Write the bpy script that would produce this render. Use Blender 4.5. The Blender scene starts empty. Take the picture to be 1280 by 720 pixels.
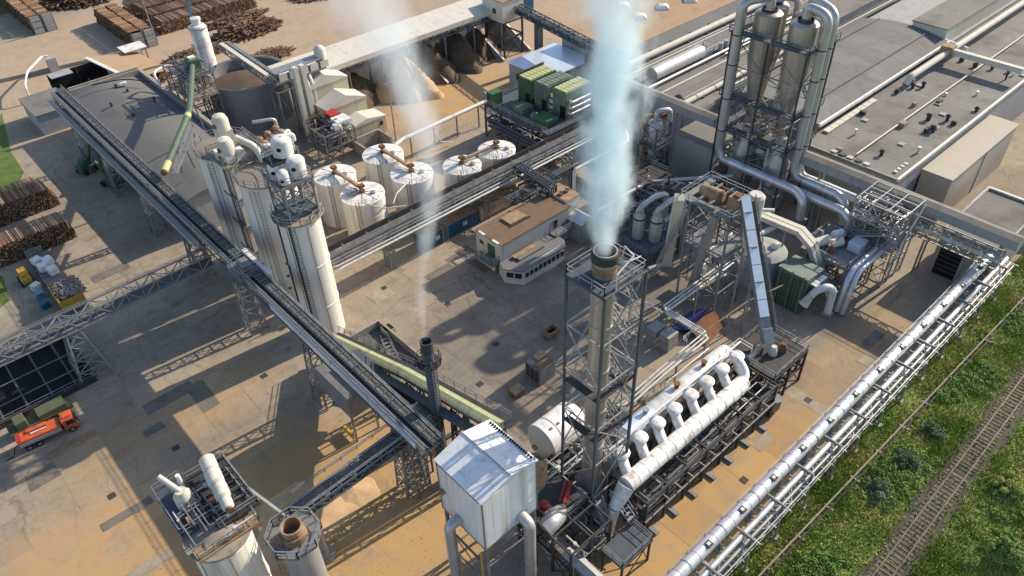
import bpy, math, random
import numpy as np
from mathutils import Vector, Matrix
R_ = math.radians
random.seed(7); rng = np.random.default_rng(7)
S = bpy.context.scene
COL = S.collection
# ---------------------------------------------------------------- camera
FPX, CX, CY, HC = 957.0, 640.0, 360.0, 80.0
ROT = ((0.73720984, -0.67508212, -0.02803188), (-0.45079283, -0.46052788, -0.76465672), (0.50329661, 0.57634903, -0.64382786))
cam = bpy.data.cameras.new('camera'); camo = bpy.data.objects.new('camera', cam); COL.objects.link(camo)
cam.sensor_width = 36.0; cam.lens = FPX / 1280 * 36.0; cam.clip_start = 1.0; cam.clip_end = 6000
r_, d_, f_ = (Vector(v) for v in ROT)
camo.matrix_world = Matrix(((r_.x, -d_.x, -f_.x, 0), (r_.y, -d_.y, -f_.y, 0), (r_.z, -d_.z, -f_.z, HC), (0, 0, 0, 1)))
S.camera = camo
# ---------------------------------------------------------------- sky, sun, exposure
SUN_AZ, SUN_EL = -6.0, 30.0            # azimuth from +X towards +Y, elevation
w = bpy.data.worlds.new('World'); S.world = w; w.use_nodes = True
nt = w.node_tree; bg = nt.nodes['Background']; sky = nt.nodes.new('ShaderNodeTexSky')
sky.sky_type = 'NISHITA'; sky.sun_disc = False; sky.sun_elevation = R_(SUN_EL); sky.sun_rotation = R_(90 - SUN_AZ)
sky.air_density = 1.0; sky.dust_density = 1.0; sky.ozone_density = 1.0; sky.altitude = 100
nt.links.new(sky.outputs[0], bg.inputs[0]); bg.inputs[1].default_value = 0.15
sl = bpy.data.lights.new('sun', 'SUN'); so = bpy.data.objects.new('sun', sl); COL.objects.link(so)
sl.energy = 5.0; sl.angle = R_(0.53); sl.color = (1.0, 0.87, 0.68)
sd = Vector((math.cos(R_(SUN_EL)) * math.cos(R_(SUN_AZ)), math.cos(R_(SUN_EL)) * math.sin(R_(SUN_AZ)), math.sin(R_(SUN_EL))))
so.rotation_euler = sd.to_track_quat('Z', 'Y').to_euler(); so.location = sd * 300
S.view_settings.view_transform = 'Standard'; S.view_settings.look = 'None'
S.view_settings.exposure = 0.38; S.view_settings.gamma = 1.0; S.view_settings.use_curve_mapping = False
S.render.engine = 'CYCLES'
S.cycles.use_denoising = True; S.cycles.max_bounces = 6; S.cycles.volume_bounces = 5; S.cycles.transparent_max_bounces = 8
S.cycles.volume_step_rate = 1.0; S.cycles.volume_max_steps = 160

def G(px, py, z=0.0):
    """the point at height z that the photograph shows at pixel (px, py)"""
    c = (px - CX, py - CY, FPX)
    d = [sum(ROT[i][k] * c[i] for i in range(3)) for k in range(3)]
    t = (z - HC) / d[2]
    return Vector((d[0] * t, d[1] * t, z))
V = Vector
# ---------------------------------------------------------------- materials
MATS = {}
def mat(name, col, rough=0.7, metal=0.0, var=0.25, scale=0.6, stain=None, stain_amt=0.0, stain_scale=0.25, streak=False, bump=0.0, bscale=8.0, ribs=None, spec=0.4, objvar=0.0):
    """procedural paint / metal / stone: base colour, large and small noise variation, optional stains, vertical streaks and sheet ribs"""
    m = bpy.data.materials.new(name); m.use_nodes = True; n = m.node_tree.nodes; l = m.node_tree.links
    b = n['Principled BSDF']; b.inputs['Roughness'].default_value = rough; b.inputs['Metallic'].default_value = metal
    b.inputs['Specular IOR Level'].default_value = spec
    geo = n.new('ShaderNodeNewGeometry')
    def noise(s, det=5, vec=None, rg=0.6):
        t = n.new('ShaderNodeTexNoise'); t.inputs['Scale'].default_value = s; t.inputs['Detail'].default_value = det; t.inputs['Roughness'].default_value = rg
        l.new(vec or geo.outputs['Position'], t.inputs['Vector']); return t.outputs['Fac']
    def ramp(f, a, c):
        t = n.new('ShaderNodeMapRange'); t.inputs[1].default_value = a; t.inputs[2].default_value = c; l.new(f, t.inputs[0]); return t.outputs[0]
    def mix(f, a, c):
        t = n.new('ShaderNodeMix'); t.data_type = 'RGBA'
        if isinstance(f, float): t.inputs[0].default_value = f
        else: l.new(f, t.inputs[0])
        for i, v in ((6, a), (7, c)):
            if isinstance(v, tuple): t.inputs[i].default_value = (*v[:3], 1)
            else: l.new(v, t.inputs[i])
        return t.outputs[2]
    lo = tuple(c * (1 - var) for c in col); hi = tuple(min(1, c * (1 + var * 0.6)) for c in col)
    c = mix(ramp(noise(scale), 0.3, 0.7), lo, hi)
    c = mix(ramp(noise(scale * 9, 3), 0.35, 0.8), c, tuple(v * (1 - var * 0.8) for v in col))
    if stain:
        vec = None
        if streak:
            mp = n.new('ShaderNodeMapping'); mp.inputs['Scale'].default_value = (1.6, 1.6, 0.09); l.new(geo.outputs['Position'], mp.inputs[0]); vec = mp.outputs[0]
        f = ramp(noise(stain_scale, 6, vec), 0.62 - stain_amt * 0.4, 0.85 - stain_amt * 0.3)
        c = mix(f, c, stain)
    if ribs:
        wv = n.new('ShaderNodeTexWave'); wv.inputs['Scale'].default_value = ribs[0]; wv.bands_direction = ribs[1]; wv.inputs['Distortion'].default_value = 0
        l.new(geo.outputs['Position'], wv.inputs[0])
        bp = n.new('ShaderNodeBump'); bp.inputs['Strength'].default_value = 0.5; bp.inputs['Distance'].default_value = 0.05
        l.new(wv.outputs['Fac'], bp.inputs['Height']); l.new(bp.outputs[0], b.inputs['Normal'])
    elif bump:
        bp = n.new('ShaderNodeBump'); bp.inputs['Strength'].default_value = bump; bp.inputs['Distance'].default_value = 0.06
        l.new(noise(bscale, 4), bp.inputs['Height']); l.new(bp.outputs[0], b.inputs['Normal'])
    if objvar:
        oi = n.new('ShaderNodeObjectInfo'); ov = n.new('ShaderNodeMapRange'); ov.inputs[3].default_value = 1-objvar; ov.inputs[4].default_value = 1+objvar*.7; l.new(oi.outputs['Random'], ov.inputs[0])
        mm = n.new('ShaderNodeMix'); mm.data_type = 'RGBA'; mm.blend_type = 'MULTIPLY'; mm.inputs[0].default_value = 1.0; l.new(c, mm.inputs[6]); l.new(ov.outputs[0], mm.inputs[7]); c = mm.outputs[2]
    l.new(c, b.inputs['Base Color'])
    rr = n.new('ShaderNodeMapRange'); rr.inputs[3].default_value = max(0.02, rough - 0.12); rr.inputs[4].default_value = min(1, rough + 0.15)
    l.new(noise(scale * 4), rr.inputs[0]); l.new(rr.outputs[0], b.inputs['Roughness'])
    MATS[name] = m; return m
RUST = (0.16, 0.07, 0.03)
mat('galv', (0.36, 0.37, 0.38), 0.5, 0.55, 0.25, 1.2)
mat('steel', (0.23, 0.24, 0.25), 0.6, 0.25, 0.3, 1.0, RUST, 0.15, 0.8)
mat('darksteel', (0.05, 0.053, 0.057), 0.75, 0.0, 0.35, 1.0, RUST, 0.15, 0.8)
mat('bluesteel', (0.075, 0.095, 0.115), 0.72, 0.0, 0.3, 1.0, RUST, 0.1, 0.8)
mat('whitesteel', (0.62, 0.62, 0.6), 0.5, 0.1, 0.2, 1.0, RUST, 0.12, 0.8)
mat('silver', (0.74, 0.75, 0.77), 0.38, 0.6, 0.16, 0.5, (0.36, 0.33, 0.30), 0.25, 0.5, bump=.3, bscale=2.0, objvar=.06)
mat('duct', (0.52, 0.52, 0.52), 0.42, 0.55, 0.18, 0.5, (0.33, 0.29, 0.24), 0.2, 0.5, True)
mat('cyclonesteel', (0.52, 0.49, 0.44), 0.36, 0.6, 0.2, 0.4, (0.30, 0.22, 0.15), 0.25, 0.5, True)
mat('bindark', (0.24, 0.25, 0.265), 0.6, 0.2, 0.15, 0.4, (0.10, 0.10, 0.10), 0.2, 0.4, True)
mat('stainless', (0.50, 0.465, 0.41), 0.38, 0.6, 0.2, 0.4, (0.30, 0.22, 0.15), 0.25, 0.5, True)
mat('siloshell', (0.77, 0.735, 0.665), 0.55, 0.0, 0.08, 0.5, (0.42, 0.35, 0.28), 0.26, 0.5, True)
mat('whitepaint', (0.74, 0.735, 0.715), 0.5, 0.0, 0.1, 0.6, (0.38, 0.31, 0.25), 0.3, 0.7, objvar=.05)
mat('whiteclad', (0.76, 0.77, 0.79), 0.45, 0.0, 0.06, 0.4, (0.50, 0.45, 0.39), 0.3, 0.6, True, objvar=.08)
mat('vessel', (0.78, 0.775, 0.755), 0.42, 0.1, 0.14, 0.7, (0.36, 0.28, 0.21), 0.34, 0.9, bump=.3, bscale=2.2, objvar=.06)
mat('beigeclad', (0.52, 0.45, 0.33), 0.65, 0.0, 0.12, 0.4, (0.3, 0.25, 0.18), 0.2, 0.4, True)
mat('cream', (0.60, 0.57, 0.49), 0.75, 0.0, 0.08, 0.4, (0.42, 0.38, 0.32), 0.18, 0.4, True)
mat('greywall', (0.33, 0.335, 0.34), 0.8, 0.0, 0.1, 0.5, (0.20, 0.20, 0.20), 0.2, 0.4, True)
mat('roofgrey', (0.215, 0.205, 0.185), 0.9, 0.0, 0.22, 0.12, (0.10, 0.085, 0.07), 0.32, 0.16, bump=0.2, objvar=.12)
mat('roofslate', (0.17, 0.168, 0.165), 0.85, 0.0, 0.12, 0.12, (0.11, 0.105, 0.10), 0.25, 0.12, bump=0.2, objvar=.10)
mat('rooftan', (0.40, 0.27, 0.16), 0.9, 0.0, 0.2, 0.15, (0.25, 0.16, 0.1), 0.25, 0.15)
mat('roofbrown', (0.20, 0.13, 0.08), 0.9, 0.0, 0.3, 0.5, (0.09, 0.07, 0.055), 0.35, 0.5, bump=0.3)
mat('dustdeck', (0.33, 0.285, 0.235), 0.9, 0.0, 0.3, 0.9, (0.16, 0.12, 0.09), 0.35, 0.9)
mat('blockbeige', (0.46, 0.41, 0.335), 0.85, 0.0, 0.08, 0.3, (0.36, 0.32, 0.26), 0.2, 0.3)
mat('rust', (0.22, 0.10, 0.05), 0.85, 0.1, 0.4, 1.5, (0.09, 0.05, 0.03), 0.3, 1.0)
mat('rusttan', (0.38, 0.26, 0.16), 0.8, 0.0, 0.35, 1.0, RUST, 0.35, 0.8)
mat('green', (0.045, 0.13, 0.06), 0.55, 0.1, 0.25, 0.8, (0.03, 0.05, 0.03), 0.2, 0.7)
mat('greenpale', (0.16, 0.22, 0.15), 0.6, 0.1, 0.25, 0.8, (0.08, 0.09, 0.06), 0.25, 0.7)
mat('greengrey', (0.13, 0.17, 0.15), 0.6, 0.2, 0.25, 0.8, (0.06, 0.07, 0.06), 0.25, 0.7)
mat('limecover', (0.42, 0.44, 0.24), 0.65, 0.0, 0.2, 0.6, (0.2, 0.2, 0.1), 0.35, 0.6)
mat('limetop', (0.45, 0.46, 0.22), 0.6, 0.0, 0.2, 0.8)
mat('bluebox', (0.03, 0.13, 0.22), 0.5, 0.1, 0.2, 0.7, (0.02, 0.05, 0.08), 0.2, 0.7)
mat('blueboom', (0.10, 0.26, 0.36), 0.5, 0.2, 0.2, 0.7)
mat('skypanel', (0.66, 0.75, 0.86), 0.3, 0.3, 0.12, 0.7)
mat('lidpanel', (0.80, 0.86, 0.93), 0.3, 0.0, 0.08, 0.7, spec=0.7)
mat('orange', (0.62, 0.105, 0.035), 0.5, 0.0, 0.2, 1.2, (0.22, 0.09, 0.05), 0.35, 1.1)
mat('yellow', (0.55, 0.36, 0.05), 0.5, 0.0, 0.2, 1.0, RUST, 0.2, 1.0)
mat('red', (0.42, 0.04, 0.03), 0.5, 0.0, 0.2, 1.0)
mat('olive', (0.10, 0.11, 0.06), 0.7, 0.0, 0.2, 1.0)
mat('indigo', (0.035, 0.04, 0.16), 0.6, 0.0, 0.3, 1.0)
mat('rubber', (0.018, 0.018, 0.018), 0.85, 0.0, 0.2, 1.0)
mat('belt', (0.11, 0.11, 0.112), 0.85, 0.0, 0.3, 0.8, (0.24, 0.20, 0.16), 0.35, 0.7)
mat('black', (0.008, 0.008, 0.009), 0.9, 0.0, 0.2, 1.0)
mat('glass', (0.02, 0.025, 0.03), 0.08, 0.0, 0.1, 1.0, spec=0.6)
mat('concrete', (0.34, 0.31, 0.27), 0.9, 0.0, 0.2, 0.4, (0.17, 0.15, 0.13), 0.25, 0.4, bump=0.2)
mat('bark', (0.13, 0.078, 0.05), 0.95, 0.0, 0.5, 3.0, bump=0.6, bscale=14)
mat('barkred', (0.27, 0.15, 0.09), 0.95, 0.0, 0.45, 3.0, bump=0.6, bscale=14, objvar=.4)
mat('cutwood', (0.42, 0.29, 0.18), 0.9, 0.0, 0.4, 4.0, objvar=.3)
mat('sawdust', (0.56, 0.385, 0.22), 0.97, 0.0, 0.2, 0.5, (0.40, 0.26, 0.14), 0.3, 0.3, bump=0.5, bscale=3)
mat('chips', (0.13, 0.09, 0.06), 0.97, 0.0, 0.35, 0.5, (0.07, 0.05, 0.035), 0.3, 0.3, bump=0.5, bscale=3)  # chip brown, deepened to include the shade of the canopy bays
mat('railsteel', (0.13, 0.105, 0.09), 0.6, 0.0, 0.2, 1.0, RUST, 0.4, 2.0)
mat('sleeper', (0.20, 0.165, 0.13), 0.9, 0.0, 0.35, 1.5, (0.09, 0.07, 0.05), 0.4, 1.5, objvar=.3)
mat('ballast', (0.10, 0.083, 0.062), 0.97, 0.0, 0.5, 1.5, (0.07, 0.09, 0.03), 0.55, 0.5, bump=0.9, bscale=7)
# ---------------------------------------------------------------- mesh builder
ORG = {}
class MB:
    def __init__(s): s.v = []; s.f = []
    def add(s, v, f):
        o = len(s.v); s.v += [tuple(p) for p in v]; s.f += [tuple(i + o for i in q) for q in f]; return s
    def box(s, x0, x1, y0, y1, z0, z1):
        return s.add([(x0,y0,z0),(x1,y0,z0),(x1,y1,z0),(x0,y1,z0),(x0,y0,z1),(x1,y0,z1),(x1,y1,z1),(x0,y1,z1)],
                     [(3,2,1,0),(4,5,6,7),(0,1,5,4),(1,2,6,5),(2,3,7,6),(3,0,4,7)])
    def cbox(s, c, sx, sy, sz, rz=0.0):
        ca, sa = math.cos(rz), math.sin(rz)
        vs = []
        for dz in (0, sz):
            for dx, dy in ((-1,-1),(1,-1),(1,1),(-1,1)):
                x, y = dx*sx/2, dy*sy/2
                vs.append((c[0]+x*ca-y*sa, c[1]+x*sa+y*ca, c[2]+dz))
        return s.add(vs, [(3,2,1,0),(4,5,6,7),(0,1,5,4),(1,2,6,5),(2,3,7,6),(3,0,4,7)])
    def beam(s, a, b, w, h=None):
        a = V(a); b = V(b); h = h or w; d = b - a
        if d.length < 1e-5: return s
        d.normalize(); up = V((0,0,1)) if abs(d.z) < 0.95 else V((1,0,0))
        sx = d.cross(up).normalized(); sy = sx.cross(d).normalized()
        vs = [p + sx*i*w/2 + sy*j*h/2 for p in (a, b) for i, j in ((-1,-1),(1,-1),(1,1),(-1,1))]
        return s.add(vs, [(3,2,1,0),(4,5,6,7),(0,1,5,4),(1,2,6,5),(2,3,7,6),(3,0,4,7)])
    def cone(s, a, b, r0, r1, n=16, cap0=True, cap1=True):
        a = V(a); b = V(b); d = (b - a).normalized(); up = V((0,0,1)) if abs(d.z) < 0.95 else V((1,0,0))
        sx = d.cross(up).normalized(); sy = sx.cross(d).normalized(); vs = []
        for p, r in ((a, r0), (b, r1)):
            for i in range(n):
                t = 2*math.pi*i/n; vs.append(p + sx*(r*math.cos(t)) + sy*(r*math.sin(t)))
        fs = [(i, (i+1) % n, n+(i+1) % n, n+i) for i in range(n)]
        if cap0: fs.append(tuple(range(n-1, -1, -1)))
        if cap1: fs.append(tuple(range(n, 2*n)))
        return s.add(vs, fs)
    def tube(s, a, b, r, n=12): return s.cone(a, b, r, r, n)
    def lathe(s, c, prof, n=28, axis=(0,0,1), caps=True):
        ax = V(axis).normalized(); up = V((0,0,1)) if abs(ax.z) < 0.95 else V((1,0,0))
        sx = ax.cross(up).normalized(); sy = sx.cross(ax).normalized(); c = V(c); vs = []
        for r, h in prof:
            for i in range(n):
                t = 2*math.pi*i/n; vs.append(c + ax*h + sx*(r*math.cos(t)) + sy*(r*math.sin(t)))
        fs = []
        for k in range(len(prof)-1):
            fs += [(k*n+i, k*n+(i+1) % n, (k+1)*n+(i+1) % n, (k+1)*n+i) for i in range(n)]
        if caps: fs += [tuple(range(n-1,-1,-1)), tuple(range((len(prof)-1)*n, len(prof)*n))]
        return s.add(vs, fs)
    def pipe(s, pts, r, bend=None, n=14, seg=6):
        """round pipe through the points with rounded elbows"""
        pts = [V(p) for p in pts]; bend = bend if bend is not None else r*2.2; path = [pts[0]]
        for i in range(1, len(pts)-1):
            a, p, c = pts[i-1], pts[i], pts[i+1]
            u = (a-p); x = (c-p); bl = min(bend, u.length*0.48, x.length*0.48); u.normalize(); x.normalize()
            p0, p1 = p+u*bl, p+x*bl
            for k in range(seg+1):
                t = k/seg; path.append(p0*(1-t)**2 + p*2*t*(1-t) + p1*t*t)
        path.append(pts[-1])
        rings = []; prev = None
        for i, p in enumerate(path):
            d = (path[min(i+1, len(path)-1)] - path[max(i-1, 0)]).normalized()
            if prev is None:
                up = V((0,0,1)) if abs(d.z) < 0.95 else V((1,0,0)); sx = d.cross(up).normalized()
            else:
                sx = (prev - d*prev.dot(d)).normalized()
            prev = sx; sy = sx.cross(d)
            rings.append([p + sx*(r*math.cos(2*math.pi*j/n)) + sy*(r*math.sin(2*math.pi*j/n)) for j in range(n)])
        vs = [q for g in rings for q in g]; m = len(rings)
        fs = [(k*n+i, k*n+(i+1) % n, (k+1)*n+(i+1) % n, (k+1)*n+i) for k in range(m-1) for i in range(n)]
        fs += [tuple(range(n-1,-1,-1)), tuple(range((m-1)*n, m*n))]
        return s.add(vs, fs)
    def prism(s, poly, z0, z1):
        n = len(poly); vs = [(p[0], p[1], z0) for p in poly] + [(p[0], p[1], z1) for p in poly]
        return s.add(vs, [tuple(range(n-1,-1,-1)), tuple(range(n, 2*n))] + [(i, (i+1) % n, n+(i+1) % n, n+i) for i in range(n)])
    def extr(s, poly, d):
        """planar polygon of 3-D points pushed along d"""
        d = V(d); n = len(poly); vs = [V(p) for p in poly] + [V(p)+d for p in poly]
        return s.add(vs, [tuple(range(n-1,-1,-1)), tuple(range(n, 2*n))] + [(i, (i+1) % n, n+(i+1) % n, n+i) for i in range(n)])
    def build(s, name, m, parent=None, smooth=False, bevel=0, shade=40):
        if not s.v: return None
        o0 = ORG.get(parent.name, V((0,0,0))) if parent else V((0,0,0))
        me = bpy.data.meshes.new(name); me.from_pydata([(a-o0.x, b-o0.y, c-o0.z) for a, b, c in s.v], [], s.f); me.update()
        me.materials.append(MATS[m] if isinstance(m, str) else m)
        import bmesh
        bm = bmesh.new(); bm.from_mesh(me); bmesh.ops.recalc_face_normals(bm, faces=bm.faces); bm.to_mesh(me); bm.free()
        if smooth:
            me.shade_smooth() if hasattr(me, 'shade_smooth') else None
            me.set_sharp_from_angle(angle=R_(shade))
        o = bpy.data.objects.new(name, me); COL.objects.link(o)
        if parent: o.parent = parent; ORG[o.name] = o0
        if bevel:
            bv = o.modifiers.new('bevel', 'BEVEL'); bv.width = bevel; bv.segments = 2; bv.limit_method = 'ANGLE'
        return o
def thing(name, label, cat, loc=(0,0,0), group=None):
    o = bpy.data.objects.new(name, None); COL.objects.link(o); o.location = loc; o.empty_display_size = 0.5
    o['label'] = label; o['category'] = cat
    if group: o['group'] = group
    ORG[o.name] = V(loc); return o
def tag(o, label, cat, group=None):
    o['label'] = label; o['category'] = cat
    if group: o['group'] = group
    return o
def struct(o): o['kind'] = 'structure'; return o
def stuff(o): o['kind'] = 'stuff'; return o
def dup(root, loc, label=None, rz=None):
    r = root.copy(); COL.objects.link(r); r.location = loc
    if rz is not None: r.rotation_euler.z = rz
    if label: r['label'] = label
    for ch in list(root.children):
        c = ch.copy(); COL.objects.link(c); c.parent = r
        for g in list(ch.children):
            q = g.copy(); COL.objects.link(q); q.parent = c
    return r
# ---------------------------------------------------------------- steelwork helpers (each returns parts of the thing p)
def rail_mb(pts, h=1.1, sp=1.6, t=0.07, closed=False, mb=None):
    mb = mb or MB(); pts = [V(p) for p in pts]; n = len(pts)
    for i in range(n if closed else n-1):
        a, b = pts[i], pts[(i+1) % n]; L = (b-a).length; k = max(1, round(L/sp))
        for q in (h, h*0.55): mb.beam(a+V((0,0,q)), b+V((0,0,q)), t)
        for j in range(k+1): c = a.lerp(b, j/k); mb.beam(c, c+V((0,0,h)), t)
    return mb
def deck(p, x0, x1, y0, y1, z, m='bluesteel', rm='galv', rail=True, t=0.16, open_sides=''):
    mb = MB(); mb.box(x0, x1, y0, y1, z-t, z)
    mb.build('deck', m, p)
    e = MB(); q = 0.12
    e.box(x0-q, x1+q, y0-q, y0, z-0.32, z+0.05).box(x0-q, x1+q, y1, y1+q, z-0.32, z+0.05).box(x0-q, x0, y0, y1, z-0.32, z+0.05).box(x1, x1+q, y0, y1, z-0.32, z+0.05)
    e.build('edge_beam', m, p)
    if rail:
        c = dict(S=((x0,y0,z),(x1,y0,z)), E=((x1,y0,z),(x1,y1,z)), N=((x1,y1,z),(x0,y1,z)), W=((x0,y1,z),(x0,y0,z)))
        mb = MB()
        for k, (a, b) in c.items():
            if k not in open_sides: rail_mb((a, b), mb=mb)
        mb.build('railing', rm, p)
def lattice(p, bot, top, z0, z1, nb, lw=0.28, bw=0.14, m='galv', bm=None, cross=True, levels=None):
    """four-legged lattice tower; bot/top are four (x, y) corners"""
    zs = levels or [z0 + (z1-z0)*i/nb for i in range(nb+1)]
    def at(k, z):
        t = (z-z0)/(z1-z0); return V((bot[k][0]*(1-t)+top[k][0]*t, bot[k][1]*(1-t)+top[k][1]*t, z))
    for k in range(4): MB().beam(at(k, z0), at(k, z1), lw).build('leg', m, p)
    for k in range(4):
        j = (k+1) % 4; mb = MB()
        for i, z in enumerate(zs):
            if i: mb.beam(at(k, z), at(j, z), bw)
            if i < len(zs)-1:
                if cross or i % 2 == 0: mb.beam(at(k, z), at(j, zs[i+1]), bw*0.85)
                if cross or i % 2: mb.beam(at(j, z), at(k, zs[i+1]), bw*0.85)
        mb.build('bracing', bm or m, p)
def sq(x, y, a, b=None): b = b if b is not None else a; return [(x-a, y-b), (x+a, y-b), (x+a, y+b), (x-a, y+b)]
def girder(p, a, b, wd, ht, n, cw=0.2, bw=0.11, m='galv', names=('chord', 'bracing')):
    """box truss from a to b (a, b on the bottom centre line)"""
    a = V(a); b = V(b); d = (b-a); d.normalize(); sx = d.cross(V((0,0,1))).normalized()*(wd/2); up = V((0,0,ht))
    off = (sx, -sx, sx+up, -sx+up)
    for o in off: MB().beam(a+o, b+o, cw).build(names[0], m, p)
    for (u, v) in ((0,2), (1,3), (0,1), (2,3)):
        mb = MB()
        for i in range(n):
            p0, p1 = a.lerp(b, i/n), a.lerp(b, (i+1)/n)
            mb.beam(p0+off[u], p0+off[v], bw)
            mb.beam((p0 if i % 2 else p1)+off[u], (p1 if i % 2 else p0)+off[v], bw)
        mb.beam(b+off[u], b+off[v], bw); mb.build(names[1], m, p)
def stair(p, a, b, w=0.9, m='galv', rail=True):
    a = V(a); b = V(b); d = V((b.x-a.x, b.y-a.y, 0)).normalized(); s = V((-d.y, d.x, 0))*(w/2); n = max(3, int(abs(b.z-a.z)/0.28)); mb = MB()
    for q in (s, -s): mb.beam(a+q, b+q, 0.1, 0.25)
    for i in range(n+1): c = a.lerp(b, i/n); mb.beam(c-s, c+s, 0.28, 0.05)
    if rail:
        for q in (s, -s):
            mb.beam(a+q+V((0,0,1)), b+q+V((0,0,1)), 0.06)
            for i in range(5): c = a.lerp(b, i/4)+q; mb.beam(c, c+V((0,0,1)), 0.05)
    return mb.build('stair', m, p)
def ladder(p, x, y, z0, z1, d=(0,1), m='galv', cage=True):
    mb = MB(); dx, dy = d; w = 0.3
    for s in (-w, w): mb.beam((x+dx*s, y+dy*s, z0), (x+dx*s, y+dy*s, z1), 0.08)
    k = int((z1-z0)/0.5)
    for i in range(k): mb.beam((x-dx*w, y-dy*w, z0+i*0.5), (x+dx*w, y+dy*w, z0+i*0.5), 0.05)
    return mb.build('ladder', m, p)
def frame(p, x0, x1, y0, y1, zs, nx, ny, m='darksteel', cw=0.3, bw=0.22, brace=True):
    """building frame: columns are parts, the beams of each level one part, side bracing one part"""
    X = [x0+(x1-x0)*i/nx for i in range(nx+1)]; Y = [y0+(y1-y0)*i/ny for i in range(ny+1)]; zt = zs[-1]
    for i, x in enumerate(X):
        for j, y in enumerate(Y):
            if 0 < i < nx and 0 < j < ny: continue
            MB().beam((x,y,0), (x,y,zt), cw).build('column', m, p)
    for z in zs:
        mb = MB()
        for y in Y: mb.beam((x0,y,z), (x1,y,z), bw*0.8, bw*1.3)
        for x in X: mb.beam((x,y0,z), (x,y1,z), bw*0.8, bw*1.2)
        mb.build('floor_beams', m, p)
    if brace:
        mb = MB(); zz = [0]+list(zs)
        for k in range(len(zz)-1):
            for i in range(nx):
                for y in (y0, y1):
                    if (i+k) % 2 == 0: mb.beam((X[i],y,zz[k]), (X[i+1],y,zz[k+1]), bw*0.5); mb.beam((X[i+1],y,zz[k]), (X[i],y,zz[k+1]), bw*0.5)
            for j in range(ny):
                for x in (x0, x1):
                    if (j+k) % 2 == 0: mb.beam((x,Y[j],zz[k]), (x,Y[j+1],zz[k+1]), bw*0.5); mb.beam((x,Y[j+1],zz[k]), (x,Y[j],zz[k+1]), bw*0.5)
        mb.build('bracing', m, p)
def pipework(p, x0, x1, y0, y1, z0, z1, k, m='galv', r=(0.06, 0.16), seed=1):
    """small process pipes running square to the axes between the columns, with valves"""
    rd = random.Random(seed)
    for q in range(k):
        a = V((rd.uniform(x0,x1), rd.uniform(y0,y1), rd.uniform(z0,z1))); pts = [a]
        for s in range(rd.randint(2, 4)):
            ax = rd.randint(0, 2); c = pts[-1].copy(); c[ax] = rd.uniform((x0,y0,z0)[ax], (x1,y1,z1)[ax])
            if (c-pts[-1]).length > 0.8: pts.append(c)
        if len(pts) > 1:
            rr = rd.uniform(*r); mb = MB().pipe(pts, rr, n=8, seg=3)
            c = pts[0].lerp(pts[1], 0.5); mb.cbox((c.x, c.y, c.z-rr*1.8), rr*3.6, rr*3.6, rr*3.6)
            mb.build('pipe', m if rd.random() < 0.75 else ('rust' if rd.random() < 0.5 else 'whitesteel'), p, smooth=True)
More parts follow.
